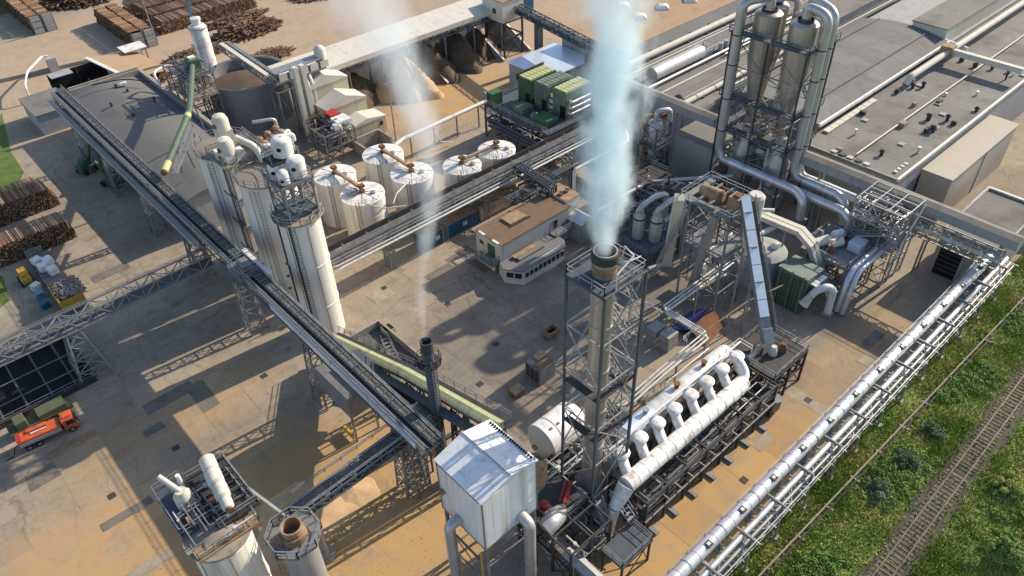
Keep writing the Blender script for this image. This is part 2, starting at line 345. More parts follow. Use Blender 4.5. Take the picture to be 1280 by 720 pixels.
# ================================================================ the ground
def ground_mat(name, base, base2, layers, nscale=0.05, bump=0.25):
    m = bpy.data.materials.new(name); m.use_nodes = True; n = m.node_tree.nodes; l = m.node_tree.links
    b = n['Principled BSDF']; b.inputs['Roughness'].default_value = 0.92; b.inputs['Specular IOR Level'].default_value = 0.25
    geo = n.new('ShaderNodeNewGeometry')
    def noise(s, det=6, rg=0.62, vec=None):
        t = n.new('ShaderNodeTexNoise'); t.inputs['Scale'].default_value = s; t.inputs['Detail'].default_value = det; t.inputs['Roughness'].default_value = rg
        l.new(vec or geo.outputs['Position'], t.inputs['Vector']); return t
    def mr(f, a, c, lo=0.0, hi=1.0):
        t = n.new('ShaderNodeMapRange'); t.interpolation_type = 'SMOOTHSTEP'
        for i, v in ((1,a),(2,c),(3,lo),(4,hi)): t.inputs[i].default_value = v
        l.new(f, t.inputs[0]); return t.outputs[0]
    def math_(op, a, c):
        t = n.new('ShaderNodeMath'); t.operation = op
        for i, v in ((0,a),(1,c)):
            if isinstance(v, (int, float)): t.inputs[i].default_value = v
            else: l.new(v, t.inputs[i])
        return t.outputs[0]
    def mix(f, a, c):
        t = n.new('ShaderNodeMix'); t.data_type = 'RGBA'; l.new(f, t.inputs[0])
        for i, v in ((6,a),(7,c)):
            if isinstance(v, tuple): t.inputs[i].default_value = (*v[:3], 1)
            else: l.new(v, t.inputs[i])
        return t.outputs[2]
    wob = n.new('ShaderNodeVectorMath'); wob.operation = 'MULTIPLY_ADD'
    l.new(noise(0.09, 5).outputs['Color'], wob.inputs[0]); wob.inputs[1].default_value = (9, 9, 0); l.new(geo.outputs['Position'], wob.inputs[2])
    off = n.new('ShaderNodeVectorMath'); off.operation = 'ADD'; l.new(wob.outputs[0], off.inputs[0]); off.inputs[1].default_value = (-4.5, -4.5, 0)
    c = mix(mr(noise(nscale).outputs['Fac'], 0.35, 0.65), base, base2)
    c = mix(mr(noise(0.5, 6).outputs['Fac'], 0.45, 0.75, 0, 0.55), c, tuple(v*0.62 for v in base))
    c = mix(mr(noise(2.6, 4).outputs['Fac'], 0.5, 0.8, 0, 0.45), c, tuple(min(1, v*1.35) for v in base2))
    # tyre tracks: thin stretched noise along the two main driving directions
    for sc in ((0.03, 1.1, 1), (1.0, 0.035, 1)):
        mp = n.new('ShaderNodeMapping'); mp.inputs['Scale'].default_value = sc; mp.inputs['Rotation'].default_value = (0, 0, 0.12); l.new(off.outputs[0], mp.inputs[0])
        c = mix(mr(noise(1.0, 5, 0.6, mp.outputs[0]).outputs['Fac'], 0.54, 0.70, 0, 0.5), c, tuple(v*0.55 for v in base))
    # shrinkage cracks and dark oil spots
    vo = n.new('ShaderNodeTexVoronoi'); vo.feature = 'DISTANCE_TO_EDGE'; vo.inputs['Scale'].default_value = 0.16
    wb = n.new('ShaderNodeVectorMath'); wb.operation = 'MULTIPLY_ADD'; l.new(noise(0.7, 5).outputs['Color'], wb.inputs[0]); wb.inputs[1].default_value = (2.6, 2.6, 0); l.new(geo.outputs['Position'], wb.inputs[2]); l.new(wb.outputs[0], vo.inputs['Vector'])
    ck = math_('MULTIPLY', mr(vo.outputs['Distance'], 0.012, 0.004), mr(noise(0.06, 3).outputs['Fac'], 0.48, 0.6, 0, 0.6))
    c = mix(ck, c, tuple(v*0.4 for v in base))
    c = mix(mr(noise(0.35, 3, 0.5).outputs['Fac'], 0.66, 0.74, 0, 0.55), c, tuple(v*0.45 for v in base))
    c = mix(mr(noise(0.16, 4, 0.7).outputs['Fac'], 0.6, 0.75, 0, 0.5), c, tuple(min(1, v*1.3) for v in base2))
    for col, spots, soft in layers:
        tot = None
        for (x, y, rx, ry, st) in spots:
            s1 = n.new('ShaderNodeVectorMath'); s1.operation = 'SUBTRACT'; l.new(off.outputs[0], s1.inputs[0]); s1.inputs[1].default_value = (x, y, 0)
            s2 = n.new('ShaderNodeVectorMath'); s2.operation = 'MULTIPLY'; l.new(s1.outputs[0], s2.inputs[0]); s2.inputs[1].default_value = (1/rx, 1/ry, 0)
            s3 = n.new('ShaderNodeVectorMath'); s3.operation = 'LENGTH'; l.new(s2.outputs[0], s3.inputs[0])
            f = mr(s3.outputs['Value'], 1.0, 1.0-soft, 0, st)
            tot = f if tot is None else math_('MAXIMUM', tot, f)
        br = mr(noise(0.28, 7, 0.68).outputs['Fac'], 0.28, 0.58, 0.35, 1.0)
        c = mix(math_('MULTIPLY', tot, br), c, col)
    oi = n.new('ShaderNodeObjectInfo'); ov = mr(oi.outputs['Random'], 0, 1, 0.90, 1.06)
    mm = n.new('ShaderNodeMix'); mm.data_type = 'RGBA'; mm.blend_type = 'MULTIPLY'; mm.inputs[0].default_value = 1.0; l.new(c, mm.inputs[6]); l.new(ov, mm.inputs[7]); c = mm.outputs[2]
    l.new(c, b.inputs['Base Color'])
    bp = n.new('ShaderNodeBump'); bp.inputs['Strength'].default_value = bump; bp.inputs['Distance'].default_value = 0.08
    l.new(noise(3.5, 6).outputs['Fac'], bp.inputs['Height']); l.new(bp.outputs[0], b.inputs['Normal'])
    MATS[name] = m; return m
TAN = (0.45, 0.285, 0.13)
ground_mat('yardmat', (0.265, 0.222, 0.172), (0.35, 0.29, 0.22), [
    ((0.115, 0.112, 0.108), [(60, 62, 24, 17, 0.55), (40, 62, 14, 14, 0.3), (84, 58, 20, 14, 0.55), (84, 30.5, 18, 3.5, 0.5)], 0.55),  # dark grey spots: mid-yard cast shade painted into the ground colour
    (TAN, [(50, 25, 42, 6.0, 1.0), (14, 58, 30, 20, 1.0), (-6, 66, 26, 17, 0.85), (20, 46, 20, 10, 1.0), (104, 131, 36, 15, 1.0), (75, 118, 14, 12, 0.5), (10, 84, 22, 9, 0.5), (88, 27, 24, 5, 0.4)], 0.6),
    ((0.42, 0.31, 0.215), [(95, 215, 120, 55, 0.85), (30, 215, 45, 30, 0.55), (150, 140, 50, 30, 0.9)], 0.45)])
ground_mat('vergemat', (0.15, 0.215, 0.045), (0.22, 0.25, 0.07), [((0.16, 0.12, 0.06), [(60, 16.0, 90, 1.3, 0.7), (92, -5, 9, 3.5, 0.9), (60, 2.5, 50, 2.0, 0.3)], 0.5)], 0.2, 0.6)
ground_mat('farmat', (0.30, 0.22, 0.14), (0.36, 0.26, 0.17), [((0.08, 0.12, 0.03), [(8, 262, 22, 60, 1.0), (4, 160, 12, 35, 1.0)], 0.2)], 0.03)
def sheet(name, x0, x1, y0, y1, z, m, n=1):
    return struct(MB().add([(x0,y0,z),(x1,y0,z),(x1,y1,z),(x0,y1,z)], [(0,1,2,3)]).build(name, m))
sheet('ground', -1800, 2600, -1800, 2600, -0.03, 'farmat')
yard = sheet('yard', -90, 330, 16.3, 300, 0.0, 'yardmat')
sheet('grass_verge', -250, 600, -160, 18.3, 0.006, 'vergemat')
gs = MB()
for poly in ([G(-40,250), G(2,140), G(14,190), G(30,215), G(10,260)], [G(-40,440), G(-30,330), G(3,345), G(13,375), G(0,385)], [G(-30,60), G(-30,-30), G(32,-30), G(30,6), G(0,20)]):
    gs.add([(p.x, p.y, 0.008) for p in poly], [tuple(range(len(poly)))])
grm = mat('lawn', (0.10, 0.17, 0.03), 0.95, 0, 0.4, 0.5, (0.16, 0.15, 0.05), 0.3, 0.3, bump=0.6, bscale=6)
struct(gs.build('lawn', 'lawn'))
# concrete slabs of the yard, laid over the sheet where the joints can be seen
slab_me = None
def slabs(x0, y0, nx, ny, s=5.93, pitch=6.0):
    global slab_me
    for i in range(nx):
        for j in range(ny):
            if slab_me is None:
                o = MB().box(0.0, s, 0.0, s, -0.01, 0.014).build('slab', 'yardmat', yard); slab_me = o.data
                o.modifiers.clear()
            else:
                o = bpy.data.objects.new('slab', slab_me); COL.objects.link(o); o.parent = yard
            o.location = (x0+i*pitch+rng.normal(0, .008), y0+j*pitch+rng.normal(0, .008), rng.uniform(-0.006, 0.006)); o.rotation_euler = (rng.normal(0, .0006), rng.normal(0, .0006), 0)
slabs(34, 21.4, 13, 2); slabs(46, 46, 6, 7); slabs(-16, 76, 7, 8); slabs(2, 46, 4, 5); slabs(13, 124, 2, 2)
# ---------------------------------------------------------------- railway
trk = thing('railway_track', 'single railway track with rusty rails running through the green verge', 'railway track', (60, 6.6, 0))
bal = MB()
xs = np.linspace(-40, 330, 90); vs = []; fs = []
for i, x in enumerate(xs):
    for yy, z in ((-2.2, 0.015), (-1.45, 0.22), (1.45, 0.22), (2.2, 0.015)):
        vs.append((x, 6.45+yy+(rng.normal(0, .18) if abs(yy) > 2 else 0)+(x-60)*0.012, z))
for i in range(len(xs)-1):
    for k in range(3): fs.append((i*4+k, (i+1)*4+k, (i+1)*4+k+1, i*4+k+1))
bal.add(vs, fs).build('ballast_bed', 'ballast', trk)
ty = lambda x: 6.45+(x-60)*0.012
for s in (-0.75, 0.75):
    mb = MB(); a, b = V((-40, ty(-40)+s, 0)), V((330, ty(330)+s, 0))
    mb.beam(a+V((0,0,.37)), b+V((0,0,.37)), 0.09, 0.16).beam(a+V((0,0,.285)), b+V((0,0,.285)), 0.18, 0.03); mb.build('rail', 'railsteel', trk)
sme = None
for i in range(150):
    x = 44+i*0.68
    if sme is None: o = MB().box(-0.13, 0.13, -1.3, 1.3, 0.16, 0.275).build('sleeper', 'sleeper', trk); sme = o.data
    else: o = bpy.data.objects.new('sleeper', sme); COL.objects.link(o); o.parent = trk
    o.location = V((x+rng.normal(0,.03), ty(x), rng.normal(0,.012))) - V((60, 6.6, 0)); o.rotation_euler.z = rng.normal(0, .02)
# fix first sleeper mesh offset (its builder already subtracts the thing's origin)
for v in sme.vertices: v.co += V((60, 6.6, 0))
# ---------------------------------------------------------------- grass and weeds of the verge
def leafmat(name, c1, c2, c3):
    m = bpy.data.materials.new(name); m.use_nodes = True; n = m.node_tree.nodes; l = m.node_tree.links; b = n['Principled BSDF']
    geo = n.new('ShaderNodeNewGeometry'); t = n.new('ShaderNodeTexNoise'); t.inputs['Scale'].default_value = 0.22; t.inputs['Detail'].default_value = 5; l.new(geo.outputs['Position'], t.inputs['Vector'])
    r = n.new('ShaderNodeValToRGB'); r.color_ramp.elements[0].position = 0.36; r.color_ramp.elements[0].color = (*c1, 1); r.color_ramp.elements[1].position = 0.66; r.color_ramp.elements[1].color = (*c3, 1)
    e = r.color_ramp.elements.new(0.5); e.color = (*c2, 1); l.new(t.outputs[0], r.inputs[0])
    mx = n.new('ShaderNodeMix'); mx.data_type = 'RGBA'; mx.blend_type = 'MULTIPLY'; mx.inputs[0].default_value = 1.0
    rr = n.new('ShaderNodeMapRange'); rr.inputs[3].default_value = 0.6; rr.inputs[4].default_value = 1.35; l.new(geo.outputs['Random Per Island'], rr.inputs[0])
    l.new(r.outputs[0], mx.inputs[6]); l.new(rr.outputs[0], mx.inputs[7]); l.new(mx.outputs[2], b.inputs['Base Color']); b.inputs['Roughness'].default_value = 0.75
    b.inputs['Specular IOR Level'].default_value = 0.2
    MATS[name] = m; return m
leafmat('grassblade', (0.17, 0.27, 0.04), (0.25, 0.33, 0.06), (0.40, 0.37, 0.12))
leafmat('weedleaf', (0.10, 0.19, 0.04), (0.15, 0.245, 0.055), (0.23, 0.28, 0.09))
leafmat('shrubleaf', (0.10, 0.14, 0.07), (0.14, 0.18, 0.10), (0.21, 0.24, 0.16))
def leaf_cloud(c, rad, n, size, flat=0.55, up=0.35):
    """n leaf-shaped quads scattered on ellipsoids: arrays of centres c and radii rad"""
    k = len(c); idx = rng.integers(0, k, n); d = rng.normal(size=(n, 3)); d /= np.linalg.norm(d, axis=1)[:, None]; d[:, 2] = np.abs(d[:, 2])*0.9
    q = rng.uniform(0.45, 1.08, n)**0.6; p = c[idx] + d*rad[idx]*q[:, None]
    nrm = d + rng.normal(0, .55, (n, 3)); nrm[:, 2] += up; nrm /= np.linalg.norm(nrm, axis=1)[:, None]
    t = np.cross(nrm, rng.normal(size=(n, 3))); t /= np.linalg.norm(t, axis=1)[:, None]; b = np.cross(nrm, t)
    s = rng.uniform(0.6, 1.4, n)[:, None]*size
    v = np.stack([p - t*s, p - b*s*flat, p + t*s*1.1, p + b*s*flat], 1).reshape(-1, 3)
    return v, n
def quads_obj(name, v, n, m, parent=None, org=None):
    if org is not None: v = v - np.array(org)
    me = bpy.data.meshes.new(name); me.vertices.add(len(v)); me.vertices.foreach_set('co', v.astype(np.float32).ravel())
    me.loops.add(n*4); me.loops.foreach_set('vertex_index', np.arange(n*4, dtype=np.int32)); me.polygons.add(n)
    me.polygons.foreach_set('loop_start', np.arange(0, n*4, 4, dtype=np.int32)); me.polygons.foreach_set('loop_total', np.full(n, 4, dtype=np.int32))
    me.update(calc_edges=True); me.materials.append(MATS[m]); o = bpy.data.objects.new(name, me); COL.objects.link(o)
    if parent: o.parent = parent
    return o
def fbm(x, y, sc, seed):
    r = np.random.default_rng(seed); z = np.zeros_like(x); a = 1.0
    for o in range(4):
        for k in range(3):
            th, ph = r.uniform(0, 6.28, 2); z += a*np.sin((x*np.cos(th)+y*np.sin(th))*sc*2**o*r.uniform(.7, 1.3)+ph)
        a *= 0.55
    return z/3
# blades
N = 190000
bx_ = rng.uniform(36, 150, N*2); by_ = rng.uniform(-14, 18.6, N*2)
trackd = np.abs(by_ - (6.45+(bx_-60)*0.012)); den = 0.55+0.35*fbm(bx_, by_, 0.35, 3)
keep = (trackd > 1.9+rng.normal(0, .4, N*2)) & (rng.uniform(0, 1, N*2) < den); keep |= (trackd < 1.9) & (rng.uniform(0, 1, N*2) < 0.045)
bx_, by_ = bx_[keep][:N], by_[keep][:N]; n = len(bx_); hgt = (0.22+0.22*np.clip(fbm(bx_, by_, 0.5, 5)+0.3, 0, 1.5))*rng.uniform(.5, 1.5, n)
ang = rng.uniform(0, 6.28, n); wd = rng.uniform(.03, .085, n); lx, ly = rng.normal(0, .22, (2, n))
z0 = np.where(np.abs(by_-(6.45+(bx_-60)*0.012)) < 1.5, 0.22, 0.0)
v = np.stack([np.stack([bx_-wd*np.cos(ang), by_-wd*np.sin(ang), z0], 1), np.stack([bx_+wd*np.cos(ang), by_+wd*np.sin(ang), z0], 1),
              np.stack([bx_+lx+wd*.4*np.cos(ang), by_+ly+wd*.4*np.sin(ang), z0+hgt], 1), np.stack([bx_+lx-wd*.4*np.cos(ang), by_+ly-wd*.4*np.sin(ang), z0+hgt*0.98], 1)], 1).reshape(-1, 3)
go = quads_obj('grass', v, n, 'grassblade'); stuff(go); tag(go, 'rough grass growing on both sides of the railway track', 'grass')
# weeds: thickets of broad-leaved undergrowth along the strip between the pipe and the track, and beyond the track
K = 1300
cx_ = rng.uniform(36, 150, K*4); cy_ = np.where(rng.uniform(0,1,K*4) < .62, rng.normal(12.0, 1.6, K*4), rng.uniform(-14, 3.2, K*4))
f = fbm(cx_, cy_, 0.28, 11); ok = (f > 0.12) & (np.abs(cy_-(6.45+(cx_-60)*.012)) > 2.6) & (cy_ < 14.4); cx_, cy_, f = cx_[ok][:K], cy_[ok][:K], f[ok][:K]
rr_ = rng.uniform(.35, .85, len(cx_)); cc = np.stack([cx_, cy_, rr_*0.15], 1); rd3 = np.stack([rr_, rr_, rr_*rng.uniform(.4, .95, len(cx_))], 1)
v, n = leaf_cloud(cc, rd3, 130000, 0.12)
wo = quads_obj('weeds', v, n, 'weedleaf'); stuff(wo); tag(wo, 'dark green weed thicket between the silver pipeline and the railway', 'weeds')
def bush(label, x, y, r, h, m, n, size=0.11, seed=0):
    t = thing('bush', label, 'bush', (x, y, 0)); k = 26
    rg = np.random.default_rng(seed+50); c = np.stack([rg.normal(0, r*.42, k), rg.normal(0, r*.42, k), rg.uniform(.25, .8, k)*h], 1) + np.array([x, y, 0])
    rad = rg.uniform(.22, .42, (k, 1))*np.array([[r, r, h*.8]]); v, n = leaf_cloud(c, rad, n, size); quads_obj('foliage', v, n, m, t, (x, y, 0))
    mb = MB()
    for i in range(7): mb.cone((x+rg.normal(0,.1), y+rg.normal(0,.1), 0), tuple(c[i]), 0.06, 0.02, 6)
    mb.build('stem', 'bark', t)
p = G(1255, 695); bush('large dark round bush beside the dirt patch across the track', p.x, p.y, 2.2, 2.6, 'weedleaf', 9000, seed=1)
p = G(1100, 615); bush('pale grey-green shrub between the ground pipe and the track', p.x, p.y, 1.7, 1.5, 'shrubleaf', 5000, seed=2)
p = G(1165, 540); bush('low pale shrub with silvery leaves in the weed thicket', p.x, p.y, 1.4, 1.2, 'shrubleaf', 3500, seed=3)
p = G(1262, 610); bush('bright green leafy bush standing on the far side of the track', p.x, p.y, 1.9, 1.6, 'grassblade', 6000, seed=4)
p = G(1135, 578); bush('silvery shrub with bare twigs near the ballast edge', p.x, p.y, 1.2, 1.1, 'shrubleaf', 2800, seed=5)
# ---------------------------------------------------------------- rusty pipe on the ground along the verge
t = thing('ground_pipe', 'thin rusty pipe lying along the edge of the green verge', 'pipe', (80, 15, 0))
MB().tube((30, 16.1, 0.42), (140, 13.6, 0.42), 0.12, 10).build('pipe', 'dustdeck', t, smooth=True)
MB().tube((30, 15.6, 0.36), (140, 13.1, 0.36), 0.09, 8).build('pipe', 'darksteel', t, smooth=True)
for i in range(19):
    x = 32+i*6.0; y = 15.85-(x-30)*0.0227; MB().box(x-.15, x+.15, y-.6, y+.6, 0, 0.24).build('support_block', 'concrete', t)
# ---------------------------------------------------------------- the silver pipeline on its rack
PY, PZ = 20.1, 7.0
t = thing('pipeline', 'thick silver clad pipeline running along the yard edge on a steel rack', 'pipeline', (80, PY, 0))
MB().pipe([(8, PY, PZ), (118.6, PY, PZ), (118.6, PY, 2.0)], 0.74, 1.6, 24).build('pipe', 'silver', t, smooth=True)
MB().tube((8, PY-1.55, 5.75), (117, PY-1.55, 5.75), 0.34, 14).build('pipe', 'silver', t, smooth=True)
MB().tube((8, PY-2.25, 5.3), (117, PY-2.25, 5.3), 0.2, 10).build('pipe', 'galv', t, smooth=True)
MB().tube((8, PY-2.7, 4.35), (117, PY-2.7, 4.35), 0.13, 8).build('pipe', 'galv', t, smooth=True)
for i in range(37): MB().cone((8.5+i*3.0-.03, PY, PZ), (8.5+i*3.0+.03, PY, PZ), .765, .765, 24).build('jacket_seam', 'duct', t, smooth=True)
for i in range(19):
    x = 10+i*6.0; MB().cone((x-.09, PY, PZ), (x+.09, PY, PZ), .80, .80, 24).build('flange', 'duct', t, smooth=True)
    x += 3.2; mb = MB().cbox((x, PY-.25, PZ+.6), 0.8, 0.7, 0.2); mb.build('hatch', 'darksteel', t)
    MB().cbox((x, PY-.25, PZ+.82), 0.42, 0.36, 0.03).build('hatch_lid', 'whitesteel', t)
girder(t, (8, PY-2.1, 4.0), (117, PY-2.1, 4.0), 1.5, 1.1, 48, 0.12, 0.08, 'galv')
mb = rail_mb([(8, PY+.95, 6.3), (117, PY+.95, 6.3)], 1.0, 3.0, 0.055); mb.build('railing', 'galv', t)
first = None
for i in range(37):
    x = 10+i*3.0; MB().beam((x, PY+.4, 4.7), (x, PY-3.3, 4.7), 0.1, 0.14).build('cross_arm', 'whitesteel', t)
for i in range(18):
    x = 12+i*6.0
    if first is None:
        first = thing('pipe_trestle', 'steel trestle with braced legs carrying the silver pipeline', 'trestle', (x, PY, 0), 'trestles under the silver pipeline')
        for yy in (-2.6, .6): MB().beam((x, PY+yy*1.1, 0), (x, PY+yy, 6.1), 0.24).build('leg', 'steel', first)
        MB().beam((x, PY-2.8, 6.1), (x, PY+1.0, 6.1), 0.22, 0.3).build('cap_beam', 'steel', first); MB().beam((x, PY-2.7, 3.6), (x, PY+.6, 3.6), 0.2).build('tie_beam', 'steel', first)
        MB().beam((x, PY-2.8, 0.2), (x, PY+.6, 3.6), 0.1).beam((x, PY+.6, 0.2), (x, PY-2.7, 3.6), 0.1).build('bracing', 'steel', first)
        for yy in (-2.86, .66): MB().cbox((x, PY+yy, 0), .7, .7, .3).build('footing', 'concrete', first)
    else: dup(first, (x, PY, 0))

# faded lane lines and bark litter on the yard
for k, (a, b) in enumerate((((123, 428), (156, 411)), ((118, 441), (160, 424)), ((150, 393), (175, 384)), ((120, 447), (168, 428)), ((36, 590), (126, 535)))):
    p, q = G(*a), G(*b); struct(MB().beam((p.x, p.y, .022), (q.x, q.y, .022), .16, .008).build('lane_line', 'concrete'))
N = 6000; lx_ = np.concatenate([rng.normal(14, 14, N//3), rng.uniform(0, 30, N//3), rng.normal(80, 18, N//3)]); ly_ = np.concatenate([rng.normal(58, 12, N//3), rng.uniform(110, 170, N//3), rng.normal(128, 9, N//3)])
k_ = len(lx_); an = rng.uniform(0, 6.28, k_); ln = rng.uniform(.03, .1, k_); wd_ = rng.uniform(.015, .04, k_)
c_, s_ = np.cos(an), np.sin(an); zz_ = rng.uniform(.025, .06, k_)
v = np.stack([np.stack([lx_+u*ln*c_-w2*wd_*s_, ly_+u*ln*s_+w2*wd_*c_, zz_], 1) for u, w2 in ((-1, -1), (1, -1), (1, 1), (-1, 1))], 1).reshape(-1, 3)
lo_ = quads_obj('bark_litter', v, k_, 'barkred'); stuff(lo_); tag(lo_, 'loose bark and wood litter strewn over the yard', 'litter')

# repair patches and drain covers let into the yard
mat('patchdark', (0.19, 0.168, 0.14), 0.95, 0, .25, .6, (.08, .07, .06), .3, .5, bump=.3); mat('patchpale', (0.36, 0.305, 0.235), 0.95, 0, .2, .6, (.22, .18, .14), .3, .5, bump=.3)
rdp = random.Random(33)
for i in range(20):
    x, y = ((rdp.uniform(-8, 24), rdp.uniform(50, 125)) if i % 2 else (rdp.uniform(46, 80), rdp.uniform(46, 88))) if i % 5 else (rdp.uniform(42, 100), rdp.uniform(22, 27)); a, b2 = rdp.uniform(.8, 3.6), rdp.uniform(.6, 1.8)
    if i % 3 == 0: a, b2 = b2, a*1.6
    pl = [(x-a+rdp.uniform(-.2, .2), y-b2), (x+a, y-b2+rdp.uniform(-.2, .2)), (x+a+rdp.uniform(-.3, .2), y+b2), (x-a, y+b2+rdp.uniform(-.2, .2))]
    MB().prism(pl, .002, .024+.0011*i).build('repair_patch', 'patchdark' if rdp.random() < .62 else 'patchpale', yard)
for px, py in ((560, 380), (620, 430), (330, 470), (220, 560), (930, 600), (1010, 500), (480, 360), (600, 480), (140, 620)):
    p = G(px, py); MB().box(p.x-.45, p.x+.45, p.y-.45, p.y+.45, .01, .062).build('drain_cover', 'darksteel', yard)
# ================================================================ exhaust stack and its tower
TX0, TX1, TY0, TY1 = 39.2, 44.8, 32.6, 37.3
t = thing('exhaust_stack', 'tall stainless steel chimney breathing thick white steam inside a lattice tower', 'chimney', (41.7, 35.0, 0))
MB().lathe((41.7, 35.0, 0), [(1.12, 6.5), (1.12, 38.7), (1.0, 38.7), (1.0, 37.9)], 32, caps=False).build('shaft', 'stainless', t, smooth=True)
MB().lathe((41.7, 35.0, 0), [(1.26, 37.7), (1.26, 38.55), (1.16, 38.55)], 32, caps=False).build('rim_band', 'darksteel', t, smooth=True)
MB().lathe((41.7, 35.0, 0), [(1.16, 36.4), (1.16, 37.2)], 32, caps=False).build('rust_band', 'rusttan', t, smooth=True)
for z in (12, 18, 24, 30): MB().lathe((41.7, 35.0, 0), [(1.12, z-.08), (1.2, z-.08), (1.2, z+.08), (1.12, z+.08)], 32, caps=False).build('joint_ring', 'duct', t, smooth=True)
MB().lathe((41.7, 35.0, 0), [(1.12, 6.5), (1.75, 5.2), (1.75, 2.6), (2.1, 2.5), (2.1, 0)], 28).build('base_drum', 'steel', t, smooth=True)
MB().lathe((41.7, 35.0, 0), [(1.85, 4.3), (1.85, 4.75)], 28, caps=False).build('red_band', 'red', t, smooth=True)
MB().pipe([(41.7, 35, 37.3), (42.9, 33.4, 37.6), (44.4, 33.1, 37.6)], 0.08).build('sample_pipe', 'whitesteel', t, smooth=True)
t = thing('stack_tower', 'square steel lattice tower with top platform around the steaming chimney', 'tower', (42, 35, 0))
cs = [(TX0, TY0), (TX1, TY0), (TX1, TY1), (TX0, TY1)]; fl = [(TX0-2.4, TY0-2.4), (TX1+.6, TY0-2.6), (TX1+1.6, TY1+1.6), (TX0-1.6, TY1+1.6)]
lattice(t, cs, cs, 6.0, 36.0, 5, 0.24, 0.13, 'bluesteel', 'galv', cross=False)
lattice(t, fl, cs, 0.0, 6.0, 1, 0.28, 0.15, 'bluesteel', 'galv', cross=True)
deck(t, TX0, TX1-.1, TY0+.1, TY1, 36.1, 'bluesteel', 'galv')
for z in (16.0, 22.2):
    MB().box(TX0, TX1, TY0, TY0+.7, z-.12, z).box(TX0, TX0+.9, TY0+.7, TY1, z-.12, z).box(42.95, TX1, TY0+.7, TY1, z-.12, z).build('ring_deck', 'darksteel', t)
for i, z in enumerate(np.arange(8, 35, 3.4)):
    a, b = (43.5, TY0+.4), (43.5, TY1-.4)
    if i % 2: a, b = b, a
    stair(t, (a[0]+(i % 2)*.8, a[1], z), (b[0]+(i % 2)*.8, b[1], min(z+3.4, 36)), 0.75, 'galv')
lattice(t, sq(43.9, 34.95, .85, 2.2), sq(43.9, 34.95, .85, 2.2), 7, 36, 7, 0.1, 0.06, 'galv', cross=False)
MB().beam((42.6, 34.1, 36.3), (43.4, 33.1, 38.2), .1).beam((43.4, 33.1, 38.2), (40.6, 32.6, 37.9), .1).beam((43.4, 33.1, 38.2), (43.9, 34.6, 38.2), .1).beam((43.9, 34.6, 38.2), (43.9, 34.9, 36.3), .1).beam((40.6, 32.6, 37.9), (40.6, 32.6, 36.2), .1).build('davit_frame', 'whitesteel', t)
# ================================================================ white filter house
BX0, BX1, BY0, BY1, BZ0, BZ1 = 24.7, 31.7, 33.7, 40.5, 11.0, 19.0
t = thing('filter_house', 'white sheet-clad filter house with gable roof raised on steel legs', 'filter house', (28.2, 37.1, 0))
MB().box(BX0, BX1, BY0, BY1, BZ0, BZ1).build('wall', 'whiteclad', t)
for k in range(6):
    y0, y1 = BY0+.06+k*1.115, BY0+.06+(k+1)*1.115-.025; MB().box(BX0-.035, BX0-.002, y0, y1, BZ0+.05, BZ1-.45).build('wall_panel', 'whiteclad', t); MB().box(BX1+.002, BX1+.035, y0, y1, BZ0+.05, BZ1-.2).build('wall_panel', 'whiteclad', t)
    x0, x1 = BX0+.08+k*1.14, BX0+.08+(k+1)*1.14-.025; MB().box(x0, x1, BY0-.035, BY0-.002, BZ0+.05, BZ1-.12).build('wall_panel', 'whiteclad', t)
MB().box(BX0-.07, BX1+.07, BY0-.07, BY0-.04, BZ0-.06, BZ0+.2).build('base_flashing', 'galv', t); MB().box(BX0-.07, BX0-.04, BY0, BY1, BZ0-.06, BZ0+.2).build('base_flashing', 'galv', t)
d = MB().box(30.2, 31.1, BY0-.07, BY0-.037, BZ0+.3, BZ0+2.3).build('door', 'skypanel', t); MB().box(30.25, 30.35, BY0-.11, BY0-.07, BZ0+1.2, BZ0+1.35).build('handle', 'steel', d)
xm = (BX0+BX1)/2; e = .18
for x0, x1, z0, z1 in ((BX0-e, xm, BZ1-.05, BZ1+.95), (xm, BX1+e, BZ1+.95, BZ1-.05)):
    MB().extr([(x0, BY0-e, z0), (x1, BY0-e, z1), (x1, BY0-e, z1+.14), (x0, BY0-e, z0+.14)], (0, BY1-BY0+2*e, 0)).build('roof_panel', 'whiteclad', t)
for y in (BY0, BY1): MB().extr([(BX0, y-.02, BZ1), (BX1, y-.02, BZ1), (xm, y-.02, BZ1+.93)], (0, .04, 0)).build('gable', 'whiteclad', t)
MB().box(xm-.06, xm+.06, BY0-e, BY1+e, BZ1+1.08, BZ1+1.16).build('ridge_cap', 'galv', t)
for x in (BX0-.02, BX1+.02):
    for y in (BY0-.02, BY1+.02): MB().beam((x, y, BZ0), (x, y, BZ1-.1), .14).build('corner_trim', 'steel', t)
for x, z in ((BX0-.1, BZ1-.35), (BX1-.25, BZ1+.22)):
    mb = MB()
    for i in range(19): y = BY0+.4+i*.33; mb.box(x-.06, x+.14, y, y+.17, z, z+.2)
    stuff(mb.build('vent_row', 'black', t))
for x, y in ((BX0+.2, BY0+.2), (BX1-.2, BY0+.2), (BX1-.2, BY1-.2), (BX0+.2, BY1-.2)): MB().beam((x, y, 0), (x, y, BZ0), .34).build('leg', 'steel', t)
mb = MB()
for z in (3.5, 7.2):
    mb.beam((BX0+.2, BY0+.2, z), (BX1-.2, BY0+.2, z), .2).beam((BX0+.2, BY1-.2, z), (BX1-.2, BY1-.2, z), .2).beam((BX0+.2, BY0+.2, z), (BX0+.2, BY1-.2, z), .2).beam((BX1-.2, BY0+.2, z), (BX1-.2, BY1-.2, z), .2)
    mb.beam((BX0+.2, BY0+.2, z-3.3), (BX1-.2, BY0+.2, z), .1).beam((BX0+.2, BY0+.2, z-3.3), (BX0+.2, BY1-.2, z), .1)
mb.build('bracing', 'steel', t)
